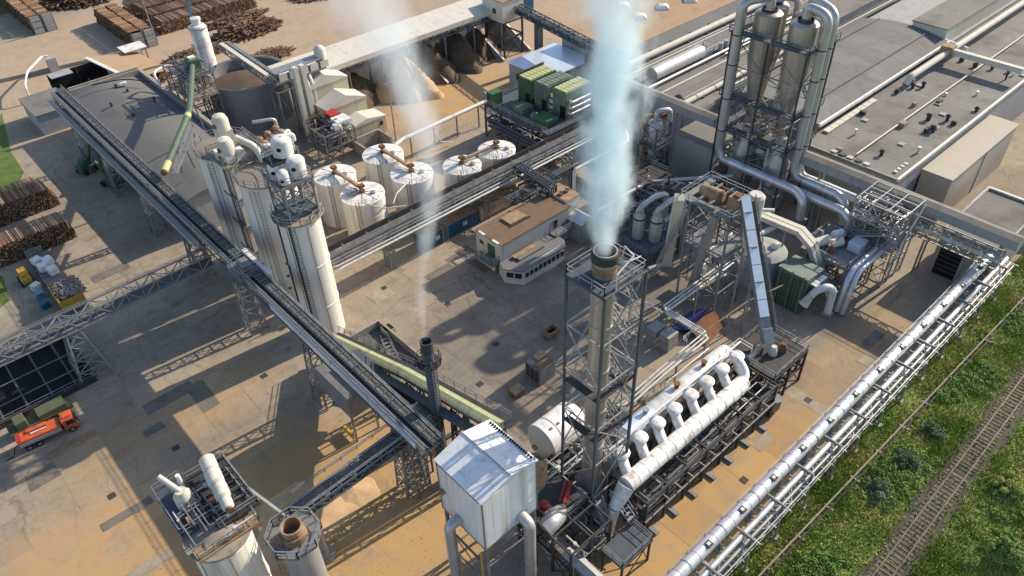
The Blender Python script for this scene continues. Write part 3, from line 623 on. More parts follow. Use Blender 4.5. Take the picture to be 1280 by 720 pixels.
for y in (35.4, 38.8): MB().cone((28.2, y, 11.0), (28.2, y, 6.4), 2.3, .5, 4).build('hopper', 'galv', t)
MB().pipe([(24.9, 37.6, 12.3), (23.3, 37.6, 12.3), (23.3, 37.6, 2.5), (20, 36, 2.0)], .58, 1.3, 18).build('duct', 'duct', t, smooth=True)
MB().pipe([(29.4, 33.9, 12.2), (29.4, 32.3, 12.2), (29.4, 32.3, 0.5)], .62, 1.3, 18).build('duct', 'duct', t, smooth=True)
MB().tube((24.2, 33.9, 10.9), (24.2, 33.9, 5.0), .09, 8).build('downpipe', 'yellow', t, smooth=True)
MB().lathe((24.5, 39.9, 14.6), [(.32, -.25), (.38, .05), (.2, .25)], 12).build('valve', 'rusttan', t, smooth=True)
# duct behind the filter house and red fan platform
t = thing('fan_platform', 'steel fan platform with red motor between filter house and chimney', 'platform', (35.2, 33.5, 0))
frame(t, 32.4, 38.6, 29.2, 37.4, [3.4, 6.6], 2, 3, 'darksteel', .26, .22)
deck(t, 32.4, 38.6, 32.8, 37.4, 6.75, 'darksteel', 'galv', open_sides='E')
MB().lathe((34.3, 35.2, 6.75), [(.55, 0), (.55, .8), (.3, 1.0)], 16).build('motor', 'red', t, smooth=True)
MB().box(33.6, 35.0, 34.5, 35.9, 6.75, 6.95).build('motor_base', 'steel', t)
MB().beam((36.2, 33.9, 7.2), (38.4, 35.1, 7.7), .4, .3).build('red_beam', 'red', t)
MB().beam((36.0, 34.5, 7.1), (38.2, 35.7, 7.6), .25, .2).build('red_beam', 'red', t)
MB().pipe([(31.8, 36.2, 9.5), (33.4, 36.2, 9.5), (35.2, 36.4, 9.5), (35.2, 36.4, 12.6)], .55, 1.2, 16).build('duct', 'rusttan', t, smooth=True)
MB().pipe([(32.2, 33.0, 7.3), (33.4, 33.0, 7.6), (36.2, 34.2, 5.4), (39.6, 34.6, 4.6)], 1.0, 1.8, 18).build('fan_duct', 'duct', t, smooth=True)
pipework(t, 32.4, 39, 29, 37.5, .5, 6.2, 22, 'steel', seed=3)
stair(t, (39.2, 28.2, 0.3), (39.2, 31.6, 6.6), 1.0)
t = thing('belt_housing', 'grey covered belt running out from under the fan platform', 'conveyor', (33.6, 28, 0))
MB().box(32.9, 34.3, 20.5, 33.5, 3.2, 4.0).build('housing', 'steel', t); MB().extr([(32.8, 20.5, 4.02), (34.4, 20.5, 4.02), (33.6, 20.5, 4.45)], (0, 10.5, 0)).build('cover', 'galv', t)
for y in (21.5, 25.5, 29.5):
    for x in (33.0, 34.2): MB().beam((x, y, 0), (x, y, 3.2), .18).build('leg', 'steel', t)
t = thing('access_platform', 'small square steel platform with stairs at the manifold end', 'platform', (38.8, 27, 0))
deck(t, 36.4, 41.2, 25.4, 28.3, 4.2, 'bluesteel', 'steel', open_sides='N')
for x in (36.5, 41.1):
    for y in (25.5, 28.2): MB().beam((x, y, 0), (x, y, 4.1), .22).build('leg', 'darksteel', t)
MB().beam((36.5, 25.5, .2), (41.1, 25.5, 4), .1).beam((41.1, 25.5, .2), (36.5, 25.5, 4), .1).beam((41.1, 25.5, .2), (41.1, 28.2, 4), .1).build('bracing', 'darksteel', t)
stair(t, (41.5, 31.5, 6.4), (41.5, 28.2, 4.2), 1.1)
# ================================================================ white manifold with mushroom vents
MY, MZ = 30.6, 7.6
t = thing('vent_manifold', 'long white manifold pipe with a row of mushroom-headed outlets', 'manifold', (54, MY, 0))
MB().lathe((42.6, MY, MZ), [(1.04, 0), (1.04, 22.2), (.85, 22.6), (.3, 22.9)], 28, axis=(1, 0, .0)).build('header_pipe', 'vessel', t, smooth=True)
MB().cone((42.62, MY, MZ), (40.6, MY-.2, 5.4), 1.04, .7, 28).build('end_cone', 'vessel', t, smooth=True); MB().tube((40.6, MY-.2, 5.4), (39.6, MY-.4, 3.0), .68, 24).build('down_pipe', 'silver', t, smooth=True)
MB().pipe([(64.2, MY, MZ), (65.9, MY+.3, MZ+.5), (66.3, MY+1.6, MZ+1.4), (66.1, MY+2.5, MZ+1.9)], .6, .9, 18).build('end_elbow', 'vessel', t, smooth=True)
for q in range(8):
    x = 43.6+q*3.17; hx, hy, hz = x+.9, MY+2.5, MZ+1.9
    nk = MB().pipe([(x, MY+.2, MZ), (x+.2, MY+1.2, MZ+.6), (hx, hy, hz-.6), (hx, hy, hz)], .62, .8, 18).build('outlet_neck', 'vessel', t, smooth=True)
    MB().lathe((hx, hy, hz-.25), [(.64, 0), (.98, .04), (1.0, .22), (.85, .38), (.5, .46), (.05, .5)], 20).build('outlet_head', 'vessel', nk, smooth=True)
MB().tube((43, MY+3.1, MZ+3.0), (68, MY+3.1, MZ+3.0), .12, 8).build('spray_pipe', 'skypanel', t, smooth=True)
mb = rail_mb([(63, MY+3.6, MZ+1.8), (68.6, MY+3.6, MZ+1.8), (68.6, MY+1.6, MZ+1.8)], 1.1, 1.4, .08); mb.build('railing', 'whitesteel', t)
for x in np.arange(44, 65, 1.6): MB().cone((x-.05, MY, MZ), (x+.05, MY, MZ), 1.07, 1.07, 28).build('band', 'vessel', t, smooth=True)
t = thing('manifold_rack', 'dark steel rack of beams and pipes carrying the white manifold', 'pipe rack', (56, 30.5, 0))
frame(t, 43.2, 69.0, 27.9, 33.4, [3.2, 6.2], 7, 2, 'darksteel', .28, .22)
pipework(t, 43.5, 69, 28, 33.4, .6, 6.0, 56, 'steel', (.05, .15), seed=5)
deck(t, 43.2, 69.0, 27.9, 29.2, 4.6, 'darksteel', 'galv', open_sides='NW')
for z, y in ((5.6, 28.2), (3.0, 27.7), (2.0, 28.5)): MB().tube((43, y, z), (69.5, y, z), .13, 8).build('pipe', 'steel', t, smooth=True)
for x in np.arange(44.5, 69, 3.69): MB().cbox((x, 27.4, 0), .55, 1.3, .35).build('footing', 'steel', t)
for x in np.arange(46, 68, 2.2): MB().beam((x, 27.8, 5.4), (x, 26.9, 5.4), .1).build('bracket', 'galv', t)
# second vessel behind
t = thing('storage_vessel', 'long white horizontal pressure vessel with round end behind the manifold', 'vessel', (59, 35.1, 0))
MB().lathe((48.0, 35.4, 7.4), [(.3, -1.1), (.9, -.75), (1.25, 0), (1.25, 19.6), (1.1, 20.2), (.7, 20.65), (.15, 20.85)], 28, axis=(1, 0, 0)).build('shell', 'vessel', t, smooth=True)
MB().lathe((47.9, 35.4, 7.4), [(1.27, 0), (1.27, 4.8)], 28, axis=(1, 0, 0), caps=False).build('shade_sleeve', 'skypanel', t, smooth=True)  # bluish sleeve colours in the tower's shade on this end
for x in (49.5, 55, 61, 66.5): MB().box(x-.25, x+.25, 34.4, 36.4, 0, 6.6).build('saddle', 'steel', t)
for x in (51.5, 57.5, 63.0): MB().lathe((x, 35.4, 8.6), [(.28, 0), (.28, .6), (.4, .6), (.4, .75)], 12).build('nozzle', 'rust' if x > 56 else 'galv', t, smooth=True)
MB().tube((50, 34.0, 8.7), (68, 34.0, 8.7), .1, 8).build('pipe', 'rusttan', t, smooth=True)
MB().pipe([(57, 36.6, 6.4), (57, 36.8, 8.6), (66, 36.8, 8.6), (66, 37.4, 6)], .09, n=8).build('pipe', 'whitesteel', t, smooth=True)
mb = rail_mb([(52.5, 36.9, 8.2), (57.5, 36.9, 8.2), (57.5, 35.8, 8.8)], 1.1, 1.2, .07); mb.build('railing', 'rusttan', t)
# big drum
t = thing('dryer_drum', 'big white horizontal drum with domed beige end behind filter house', 'drum', (44.5, 43.2, 0))
MB().lathe((41.6, 43.2, 4.6), [(2.45, 0), (2.45, 5.4), (2.0, 6.1), (1.1, 6.5)], 36, axis=(1, 0, 0)).build('shell', 'vessel', t, smooth=True)
MB().lathe((41.6, 43.2, 4.6), [(.4, -1.0), (1.1, -.88), (1.9, -.48), (2.44, 0)], 36, axis=(1, 0, 0)).build('domed_end', 'cream', t, smooth=True)
MB().lathe((41.6, 43.2, 4.6), [(.35, -1.35), (.35, -1.0)], 16, axis=(1, 0, 0)).build('manhole', 'rusttan', t, smooth=True)
for x in (42.6, 46.2): MB().box(x-.3, x+.3, 41.6, 44.8, 0, 2.6).build('saddle', 'concrete', t)
for x in (43.2, 46.4): MB().lathe((x, 43.2, 4.6), [(2.49, 0), (2.49, .12)], 36, axis=(1, 0, 0), caps=False).build('band', 'galv', t, smooth=True)
for i in range(4): MB().cbox((42.6+i*1.2, 42.5, 6.9), .3, .3, .2).build('lug', 'steel', t)
# pipework between the drum, the stack tower and the vessel
t = thing('process_pipe_bank', 'tangle of grey process pipes on low frames behind the white vessel', 'pipe bank', (47, 39, 0))
frame(t, 37.6, 50.5, 38.0, 41.0, [2.4, 4.4], 4, 1, 'darksteel', .2, .16)
pipework(t, 37.5, 50.5, 37.8, 41.2, .4, 5.4, 34, 'galv', (.05, .16), seed=8)
deck(t, 46, 50.5, 37.6, 39.4, 4.5, 'darksteel', 'galv', open_sides='E')
# ---------------------------------------------------------------- white pipe bridge in the yard
t = thing('pipe_bridge', 'white elevated pipe bridge turning corners between the towers and the vessel', 'pipe bridge', (70, 45, 0))
for k, o in enumerate((0, .55, 1.1)):
    MB().pipe([(86, 46.6+o, 6.3), (69.6+o*.8, 46.6+o, 6.3), (69.6+o*.8, 39.2+o, 6.3), (60+o, 39.2+o, 6.0), (50, 39.0+o, 5.4)], .13 if k else .17, .3, 10).build('pipe', 'whitesteel', t, smooth=True)
MB().tube((69.3, 46.9, 6.3), (69.3, 50.4, 6.3), .13, 8).build('pipe', 'whitesteel', t, smooth=True)
MB().pipe([(70.5, 40, 6.9), (78, 39, 8.0), (84, 37.2, 8.6)], .11, n=8).build('pipe', 'rusttan', t, smooth=True)
for x, y in ((84, 46.8), (77, 46.8), (70, 46.8), (70, 40), (63, 39.6)):
    MB().beam((x, y-.3, 0), (x, y-.3, 6.1), .18).build('post', 'galv', t); MB().beam((x-.9, y+.3, 6.08), (x+.9, y+.3, 6.08), .14).build('bearer', 'galv', t)
mb = rail_mb([(69.0, 41.2, 6.4), (66.5, 41.2, 6.4), (66.5, 40.5, 6.4)], .9, 1.0, .06); mb.build('railing', 'whitesteel', t)
# ---------------------------------------------------------------- yard clutter
p = G(676, 470); t = thing('rusty_cabinet', 'dark steel cabinet with rusty open top standing in the yard', 'cabinet', p)
MB().box(p.x-1.5, p.x+1.5, p.y-1.4, p.y+1.6, 0, 3.0).build('body', 'steel', t, bevel=.04)
MB().box(p.x-1.4, p.x+1.4, p.y-1.3, p.y+.2, 3.0, 3.12).build('lid', 'roofbrown', t); MB().box(p.x-.3, p.x+1.5, p.y+.2, p.y+1.5, 3.0, 3.2).build('lid', 'rusttan', t)
for i in range(3): MB().box(p.x-1.53, p.x-1.5, p.y-1.1+i*.9, p.y-.4+i*.9, .4, 2.6).build('door', 'darksteel', t)
p = G(646, 492); t = thing('low_crate', 'low brown crate beside the rusty cabinet', 'crate', p)
MB().box(p.x-.9, p.x+.9, p.y-.7, p.y+.7, 0, .9).build('body', 'roofbrown', t); MB().box(p.x-.95, p.x+.95, p.y-.75, p.y+.75, .9, 1.0).build('lid', 'rusttan', t)
p = G(689, 418); t = thing('waste_skip', 'small open steel skip alone on the grey yard', 'skip', p)
for x0, x1, y0, y1 in ((-1, 1, -.7, -.62), (-1, 1, .62, .7), (-1, -.92, -.62, .62), (.92, 1, -.62, .62)): MB().box(p.x+x0, p.x+x1, p.y+y0, p.y+y1, .1, 1.15).build('side', 'rusttan', t)
MB().box(p.x-.92, p.x+.92, p.y-.62, p.y+.62, .1, .3).build('floor', 'black', t)
for k, (px, py, n) in enumerate(((818, 425, 2), (834, 433, 2))):
    p = G(px, py); t = thing('pallet_crate', ['stack of pale slatted crates below the white pipe bridge', 'second stack of slatted crates under the white pipe bridge'][k], 'crate', p)
    for j in range(n):
        MB().box(p.x-1.1, p.x+1.1, p.y-.9, p.y+.9, j*1.5, j*1.5+1.3).build('bin', 'greywall', t)
        for q in range(5): MB().box(p.x-1.13, p.x-1.1, p.y-.9, p.y+.9, j*1.5+.06+q*.25, j*1.5+.22+q*.25).build('slat', 'concrete', t)
p = G(868, 408); t = thing('steel_bay', 'indigo tarpaulin draped over a bay beside a brown bulk heap', 'tarpaulin', p)
MB().extr([(p.x-3.5, p.y+2.2, .02), (p.x+2.4, p.y+2.5, .02), (p.x+3.2, p.y-.4, 2.0), (p.x-2.6, p.y-.9, 1.6)], (0, 0, .05)).build('sheet', 'indigo', t)
MB().extr([(p.x-2.6, p.y-.95, 1.62), (p.x+3.2, p.y-.45, 2.02), (p.x+3.6, p.y-3.2, .03), (p.x-2.2, p.y-3.8, .03)], (0, 0, .05)).build('sheet', 'rust', t)
# ================================================================ silos
def silo(t, x, y, r, z0, z1, m='siloshell', n=40, rings=(), roof=True, seams=True):
    MB().lathe((x, y, 0), [(r, z0), (r, z1)], n, caps=False).build('shell', m, t, smooth=True)
    if roof: MB().lathe((x, y, z1), [(r+.12, -.1), (r+.12, .12), (r*.5, .6), (.2, .85)], n).build('roof', 'dustdeck', t, smooth=True)
    for z in rings: MB().lathe((x, y, z), [(r, -.09), (r+.09, -.09), (r+.09, .09), (r, .09)], n, caps=False).build('ring_flange', m, t, smooth=True)
    if seams:
        for a in (205, 262):
            q = R_(a); MB().beam((x+(r+.03)*math.cos(q), y+(r+.03)*math.sin(q), z0+.3), (x+(r+.03)*math.cos(q), y+(r+.03)*math.sin(q), z1-.4), .09).build('seam', 'rusttan' if a == 262 else 'galv', t)
# --- tall white silo
SX, SY, SR = 35.6, 84.6, 2.85
t = thing('tall_silo', 'tall slim white silo topped with a filter tower beside the long conveyor', 'silo', (SX, SY, 0))
silo(t, SX, SY, SR, 0, 21.4, rings=(6.2, 13.6, 20.9))
MB().lathe((SX, SY, 21.4), [(SR+.7, 0), (SR+.7, .25)], 32).build('rim_deck', 'dustdeck', t, smooth=True)
mb = rail_mb([(SX+3.5*math.cos(a), SY+3.5*math.sin(a), 21.6) for a in np.linspace(0, 6.28, 17)], 1.1, 1.3, .07); mb.build('railing', 'galv', t)
for a in (150, 215): q = R_(a); MB().beam((SX+3*math.cos(q), SY+3*math.sin(q), 1), (SX+3*math.cos(q), SY+3*math.sin(q), 21), .2).build('downpipe', 'darksteel', t)
ladder(t, SX-2.2, SY-2.2, 0, 21.4, (.7, -.7), 'steel')
t = thing('filter_tower', 'dark lattice frame holding white filter drums on the tall silo', 'filter tower', (SX, SY, 21.65))
z0 = 21.65
lattice(t, sq(SX, SY, 2.1), sq(SX, SY, 2.1), z0, z0+5.6, 2, .22, .13, 'steel')
deck(t, SX-2.3, SX+2.3, SY-2.3, SY+2.3, z0+5.7, 'steel', 'galv'); deck(t, SX-2.0, SX+2.0, SY-2.0, SY+2.0, z0+.9, 'bluesteel', rail=False)
for dx, dy, h0, h1, r in ((1.0, -.9, 5.8, 8.0, 1.2), (-1.3, .6, 5.8, 7.6, .9), (.5, .9, 8.4, 10.4, 1.35), (-1.3, -1.4, 5.8, 7.2, .75)):
    o = MB().lathe((SX+dx, SY+dy, z0), [(r, h0), (r, h1), (r*.85, h1+.3), (r*.5, h1+.5), (.1, h1+.55)], 24).build('filter_drum', 'whitepaint', t, smooth=True)
    MB().tube((SX+dx-r*.7, SY+dy-r*.72, z0+h1-.7), (SX+dx-r*.75, SY+dy-r*.78, z0+h1-.7), .28, 14).build('port', 'black', o, smooth=True)
MB().pipe([(SX+.6, SY+.8, z0+10.8), (SX+2.2, SY+.6, z0+10.8), (SX+2.2, SY+.6, z0+9.8)], .28, .5).build('outlet', 'whitepaint', t, smooth=True)
deck(t, SX-1.9, SX+2.0, SY-.3, SY+2.0, z0+8.2, 'darksteel', 'steel', open_sides='S')
for dx in (-1.2, 0.1, 1.3): MB().cone((SX+dx, SY+.2, z0+5.6), (SX+dx, SY+.2, z0+1.0), .55, .18, 12).build('hopper', 'galv', t, smooth=True)
# --- three joined silos further back
t = thing('silo_pair', 'broad weathered white silo with brown seams next to the tall silo', 'silo', (37.6, 96.9, 0))
silo(t, 37.4, 96.8, 4.1, 0, 21.6, rings=(4.6, 13.2, 21.0)); MB().lathe((37.4, 96.8, 0), [(4.16, 0), (4.16, 4.2)], 40, caps=False).build('skirt', 'cream', t, smooth=True)
mb = rail_mb([(37.4+4.4*math.cos(a), 96.8+4.4*math.sin(a), 21.8) for a in np.linspace(0, 6.28, 17)], 1.1, 1.3, .07); mb.build('railing', 'galv', t)
ladder(t, 34.1, 93.6, 0, 21.6, (.7, -.7), 'galv')
for i in range(7): a = R_(235+i*4); MB().cbox((37.4+4.2*math.cos(a), 96.8+4.2*math.sin(a), 3+i*2.4), .35, .35, .3).build('bracket', 'rust', t)
t = thing('silo_pair', 'weathered white silo furthest along the row of three by the arched hall', 'silo', (36.2, 108.6, 0))
silo(t, 36.4, 108.6, 3.9, 0, 21.6, rings=(6, 13.2, 21.0)); mb = rail_mb([(36.4+4.2*math.cos(a), 108.6+4.2*math.sin(a), 21.8) for a in np.linspace(0, 6.28, 17)], 1.1, 1.3, .07); mb.build('railing', 'galv', t)
ladder(t, 33.0, 105.8, 0, 21.6, (.7, -.7), 'steel')
t = thing('bucket_elevator', 'twin rusty-streaked elevator shafts between the two weathered silos', 'elevator', (35.0, 103, 0))
for dx, dy in ((0, 0), (-.4, 2.1), (1.7, .4)): MB().box(34.2+dx, 35.6+dx, 101.8+dy, 103.3+dy, 0, 23.5).build('shaft', 'siloshell', t, bevel=.03)
for y in (101.6, 103.6): MB().beam((33.9, y, 0), (33.9, y, 23), .14).build('rust_pipe', 'rust', t)
for z in (6, 11, 16): MB().box(33.7, 36.8, 101.4, 105.9, z, z+.3).build('clamp', 'steel', t)
for k, (x, y, z, r) in enumerate(((35, 103, 23.5, 1.25), (36.4, 106.2, 25.6, 1.2))):
    o = MB().lathe((x, y, z), [(r, 0), (r, 1.6), (r*.75, 2.3), (.2, 2.6)], 20).build('elevator_head', 'cream', t, smooth=True)
    MB().tube((x-r*.9, y-.4, z+1.0), (x-r*1.1, y-.4, z+1.0), .35, 12).build('port', 'rust', o, smooth=True)
MB().box(35.4, 37.6, 105.4, 107.4, 22.2, 25.6).build('head_house', 'cream', t, bevel=.05)
MB().pipe([(37, 103.5, 25), (38.5, 101, 24.0), (38.4, 98.5, 22.4)], .5, 1.0).build('chute', 'cream', t, smooth=True)
deck(t, 33.4, 38.6, 100.8, 107.2, 22.3, 'dustdeck', 'galv')
stair(t, (39.4, 107, 22.0), (39.4, 98, 22.6), 1.0)
t = thing('silo_walkway', 'railed steel walkway linking the roofs of the white silos', 'walkway', (38, 95, 22.6))
girder(t, (39.4, 86.8, 22.7), (39.4, 107.8, 22.7), 1.1, .5, 12, .12, .08, 'galv')
MB().box(38.9, 39.9, 86.8, 107.8, 22.95, 23.05).build('deck', 'steel', t)
for s in (38.85, 39.95): mb = rail_mb([(s, 86.8, 23.05), (s, 107.8, 23.05)], 1.1, 2, .07); mb.build('railing', 'galv', t)
# exhaust stubs cluster behind the tall silo
t = thing('exhaust_cluster', 'cluster of short grey exhaust stubs and bent pipes behind tall silo', 'exhausts', (43, 108, 0))
for i in range(6):
    x, y = 42.2+(i % 3)*1.5, 106.0+(i//3)*1.7; o = MB().tube((x, y, 0), (x, y, 21.0+.4*(i % 3)), .42, 14).build('exhaust_pipe', 'duct', t, smooth=True)
    MB().lathe((x, y, 21.2+.4*(i % 3)), [(.5, -.5), (.6, 0), (.35, .25)], 14).build('cap', 'rusttan', o, smooth=True)
MB().pipe([(46.8, 106.5, 14), (46.8, 106.5, 21.5), (42, 104.0, 21.5), (40.4, 104.4, 22)], .28, .7).build('ring_pipe', 'whitesteel', t, smooth=True)
MB().pipe([(46.2, 109.5, 12), (46.2, 109.5, 22.5), (43, 111, 22.5)], .28, .7).build('ring_pipe', 'duct', t, smooth=True)
lattice(t, sq(44.2, 107, 2.6, 2.2), sq(44.2, 107, 2.6, 2.2), 0, 19, 5, .2, .12, 'steel')
# --- front-left silos, cut by the photograph's lower edge
FX, FY, FR = 5.4, 49.0, 2.75
t = thing('front_silo', 'large white silo with crowded machine deck over brown sawdust ground', 'silo', (FX, FY, 0))
silo(t, FX, FY, FR, 0, 17.6, rings=(9, 17.0), seams=True)
MB().lathe((FX, FY, 17.6), [(FR+.35, 0), (FR+.35, .2)], 36).build('rim_deck', 'dustdeck', t, smooth=True)
t = thing('silo_top_plant', 'steel decks with cream blowers and drums atop the large front silo', 'machine deck', (FX, FY, 17.8))
z0 = 18.2
deck(t, 5.7, 9.6, 48.6, 55.6, z0+.4, 'darksteel', 'galv', open_sides='W'); deck(t, 2.8, 5.4, 50.2, 56.6, z0+.2, 'bluesteel', 'galv', open_sides='E')
deck(t, 2.9, 8.8, 47.0, 48.3, z0-.1, 'rusttan', 'steel', open_sides='N')
for x in (3.0, 5.2, 9.4): MB().beam((x, 56, z0), (x*.6+FX*.4, 51.4, 13.5), .18).build('strut', 'steel', t)
for y in np.arange(49, 56, 1.1): MB().beam((5.8, y, z0+.55), (9.5, y, z0+.55), .16, .3).build('beam', 'darksteel', t)
o = MB().lathe((4.6, 53.4, z0+.2), [(.85, 0), (.85, 1.3), (.5, 1.8), (.5, 2.0)], 22).build('blower', 'cream', t, smooth=True)
MB().pipe([(4.6, 53.4, z0+2.0), (4.2, 54.2, z0+2.6), (3.7, 55.4, z0+3.2)], .26, .5).build('blower_pipe', 'cream', o, smooth=True)
MB().tube((5.1, 54.9, z0+.3), (5.1, 54.9, z0+2.6), .22, 12).build('vent_pipe', 'whitepaint', t, smooth=True)
zz = z0+2.3
for k, (x, y, r, L) in enumerate(((7.9, 54.2, .74, 1.5), (7.6, 52.5, .76, 1.5), (7.4, 50.8, .7, 1.4), (7.2, 49.4, .55, 1.0))):
    MB().lathe((x, y, zz-.2*k), [(.1, -L/2-.25), (r*.7, -L/2-.12), (r, -L/2+.1), (r, L/2), (r*.6, L/2+.2)], 22, axis=(.16, 1, .08)).build('drum', 'cream', t, smooth=True)
MB().tube((7.1, 48.8, zz-.6), (7.1, 48.5, zz-.62), .35, 14).build('port', 'rust', t, smooth=True)
for x, y in ((7.8, 54), (7.5, 51.6), (7.2, 49.6)): MB().beam((x, y, z0+.4), (x, y, zz-.4), .2).build('stand', 'steel', t)
pipework(t, 3, 9.4, 47.2, 55.4, z0+.5, z0+1.6, 22, 'steel', (.05, .1), seed=12)
MB().cbox((4.2, 50.9, z0+.2), .9, .8, .8).build('gearbox', 'rusttan', t); MB().cbox((3.6, 52.0, z0+.2), .6, .6, .6).build('motor', 'bluesteel', t)
MB().beam((9.6, 50.6, z0+.6), (11.4, 47.6, 15.2), .28, .25).build('chute', 'steel', t)
for i in range(5): MB().tube((8.6+i*.3, 46.0-i*.12, 0), (8.6+i*.3, 46.0-i*.12, 16), .1, 8).build('riser_pipe', 'rusttan', t, smooth=True)
t = thing('grey_silo', 'narrow grey silo with an open round mouth and octagonal railing', 'silo', (10.9, 45.6, 0))
MB().lathe((10.9, 45.6, 0), [(1.75, 0), (1.75, 14.6)], 30).build('shell', 'duct', t, smooth=True)
oc = [(10.9+2.6*math.cos(R_(22.5+45*i)), 45.6+2.6*math.sin(R_(22.5+45*i))) for i in range(8)]
MB().prism(oc, 14.6, 14.85).build('deck', 'steel', t); mb = rail_mb([(*q, 14.85) for q in oc], 1.2, 1.2, .1, True); mb.build('railing', 'galv', t)
MB().lathe((10.9, 45.6, 14.85), [(1.25, 0), (1.25, .9), (1.05, .9), (1.05, 1.8), (.9, 1.8), (.9, -.5)], 28, caps=False).build('mouth', 'rusttan', t, smooth=True)
MB().lathe((10.9, 45.6, 14.2), [(.9, 0), (.9, .05)], 24).build('mouth_floor', 'black', t)
# ================================================================ white tanks
tk = [(54.1, 108.4, 3.6), (54.2, 99.9, 3.7), (64.4, 108.4, 3.7), (64.2, 99.3, 3.7), (72.2, 95.0, 3.4), (80.2, 94.7, 3.4)]
lb = ['white storage tank behind the tank with the round hatch cover', 'white storage tank with round hatch cover near the tall silo', 'white storage tank rearmost beside the sawdust yard',
      'white storage tank with a thin white pipe leaving its roof', 'white storage tank with roof trough, nearer the blue container', 'white storage tank tucked under the green chiller deck']
for k, (x, y, r) in enumerate(tk):
    t = thing('storage_tank', lb[k], 'tank', (x, y, 0), 'white tanks behind the covered gallery')
    MB().lathe((x, y, 0), [(r, 0), (r, 8.9)], 40, caps=False).build('shell', 'siloshell', t, smooth=True)
    MB().lathe((x, y, 8.9), [(r+.1, -.12), (r+.1, .08), (r*.6, .3), (.1, .42)], 40).build('roof', 'whitepaint', t, smooth=True)
    for a in range(0, 360, 45): q = R_(a+10); MB().beam((x+.5*math.cos(q), y+.5*math.sin(q), 9.36), (x+(r-.1)*math.cos(q), y+(r-.1)*math.sin(q), 9.06), .07).build('roof_rib', 'galv', t)
    for z in (3.0, 6.0): MB().lathe((x, y, z), [(r, -.05), (r+.05, -.05), (r+.05, .05), (r, .05)], 40, caps=False).build('band', 'siloshell', t, smooth=True)
    MB().lathe((x+1.2, y-1.5, 9.15), [(.45, 0), (.45, .4), (.2, .5)], 14).build('hatch', 'galv', t, smooth=True)
    ladder(t, x-r*.75, y-r*.72, 0, 9.6, (.7, -.7), 'rusttan' if k % 2 else 'galv')
    mb = rail_mb([(x+(r-.1)*math.cos(a), y+(r-.1)*math.sin(a), 9.0) for a in np.linspace(3.6, 5.0, 5)], .9, .9, .06); mb.build('railing', 'whitesteel', t)
    if k == 1: MB().lathe((x-1.4, y+.9, 9.2), [(1.0, 0), (1.0, .5), (.3, .7)], 20).build('round_cover', 'galv', t, smooth=True)
for k, (a, b) in enumerate(((0, 1), (2, 3), (4, 5))):
    A, B = tk[a], tk[b]; t = thing('screw_trough', ['brown trough joining the roofs of the two tanks nearest the silos', 'brown trough joining the two middle white tank roofs', 'brown trough joining the two tank roofs by the blue container'][k], 'trough', (A[0], A[1], 9.5))
    MB().beam((A[0], A[1], 10.0), (B[0], B[1], 10.0), .5, .45).build('trough', 'rusttan', t)
    for (x, y, r) in (A, B): MB().lathe((x, y, 9.3), [(.5, 0), (.5, .4)], 14).build('spout', 'rust', t, smooth=True)
    for q in (A, B): MB().box(q[0]-.45, q[0]+.45, q[1]-.45, q[1]+.45, 10.28, 10.75).build('drive', 'rust', t)
t = thing('tank_pipe', 'thin bent white pipe carried from the tank roof to the gallery', 'pipe', (60, 95, 0))
MB().pipe([(64, 97.5, 9.8), (57.6, 94.6, 9.8), (56, 93.4, 9.2)], .12, n=8).build('pipe', 'whitesteel', t, smooth=True); MB().pipe([(52, 97, 9.6), (53.8, 93, 9.4), (57, 91.0, 9.4)], .12, n=8).build('pipe', 'whitesteel', t, smooth=True)
# ================================================================ conveyors
CXL, CZ = 29.5, 14.0
t = thing('long_conveyor', 'long grey belt conveyor on lattice legs passing the white silos', 'conveyor', (CXL, 100, 0))
def beltway(t, x0, x1, y0, y1, z, legs, wall=('galv', 'cream'), hw=.9):
    MB().box(x0, x1, y0, y1, z-.3, z-.12).build('floor', 'bluesteel', t)
    MB().box(x0-.12, x0, y0, y1, z-.55, z+.35).build('side_beam', wall[0], t)
    MB().box(x1, x1+.12, y0, y1, z-.55, z+.35).build('side_beam', 'steel', t)
    xm = (x0+x1)/2
    MB().box(xm+.0, xm+.7, y0, y1, z+.35, z+.4).build('belt', 'belt', t); MB().box(xm+.0, xm+.7, y0, y1, z-.05, z-.01).build('return_belt', 'belt', t)
    mb = MB()
    for s in (xm-.12, xm+.82): mb.beam((s, y0, z+.28), (s, y1, z+.28), .1, .2)
    mb.build('stringer', 'steel', t)
    mb = MB()
    for y in np.arange(y0+.6, y1, 1.5): mb.beam((xm-.12, y, z-.1), (xm-.12, y, z+.6), .08).beam((xm+.82, y, z-.1), (xm+.82, y, z+.6), .08).beam((xm-.12, y, z+.55), (xm+.82, y, z+.55), .07)
    stuff(mb.build('roller_frames', 'galv', t))
    for k in range(3): MB().tube((x0+.18+k*.22, y0, z+.05+.1*(k % 2)), (x0+.18+k*.22, y1, z+.05+.1*(k % 2)), .06, 6).build('cable', 'galv' if k % 2 else 'darksteel', t, smooth=True)
    mb = rail_mb([(x0, y0, z+.35), (x0, y1, z+.35)], .75, 2.2, .07); mb.build('railing', wall[0], t)
    mb = rail_mb([(x1, y0, z+.35), (x1, y1, z+.35)], .75, 2.2, .07); mb.build('railing', 'steel', t)
    n = int((y1-y0)/3); girder(t, (xm, y0, z-1.9), (xm, y1, z-1.9), x1-x0, 1.5, n, .16, .1, 'steel')
    MB().box(x1+.13, x1+.19, y0, y1, z-3.4, z-.56).build('skirt_sheet', 'darksteel', t)
    for y in legs: lattice(t, sq(xm, y, (x1-x0)/2+.3, 1.1), sq(xm, y, (x1-x0)/2-.3, .7), 0, z-1.9, 5, .22, .12, 'steel')
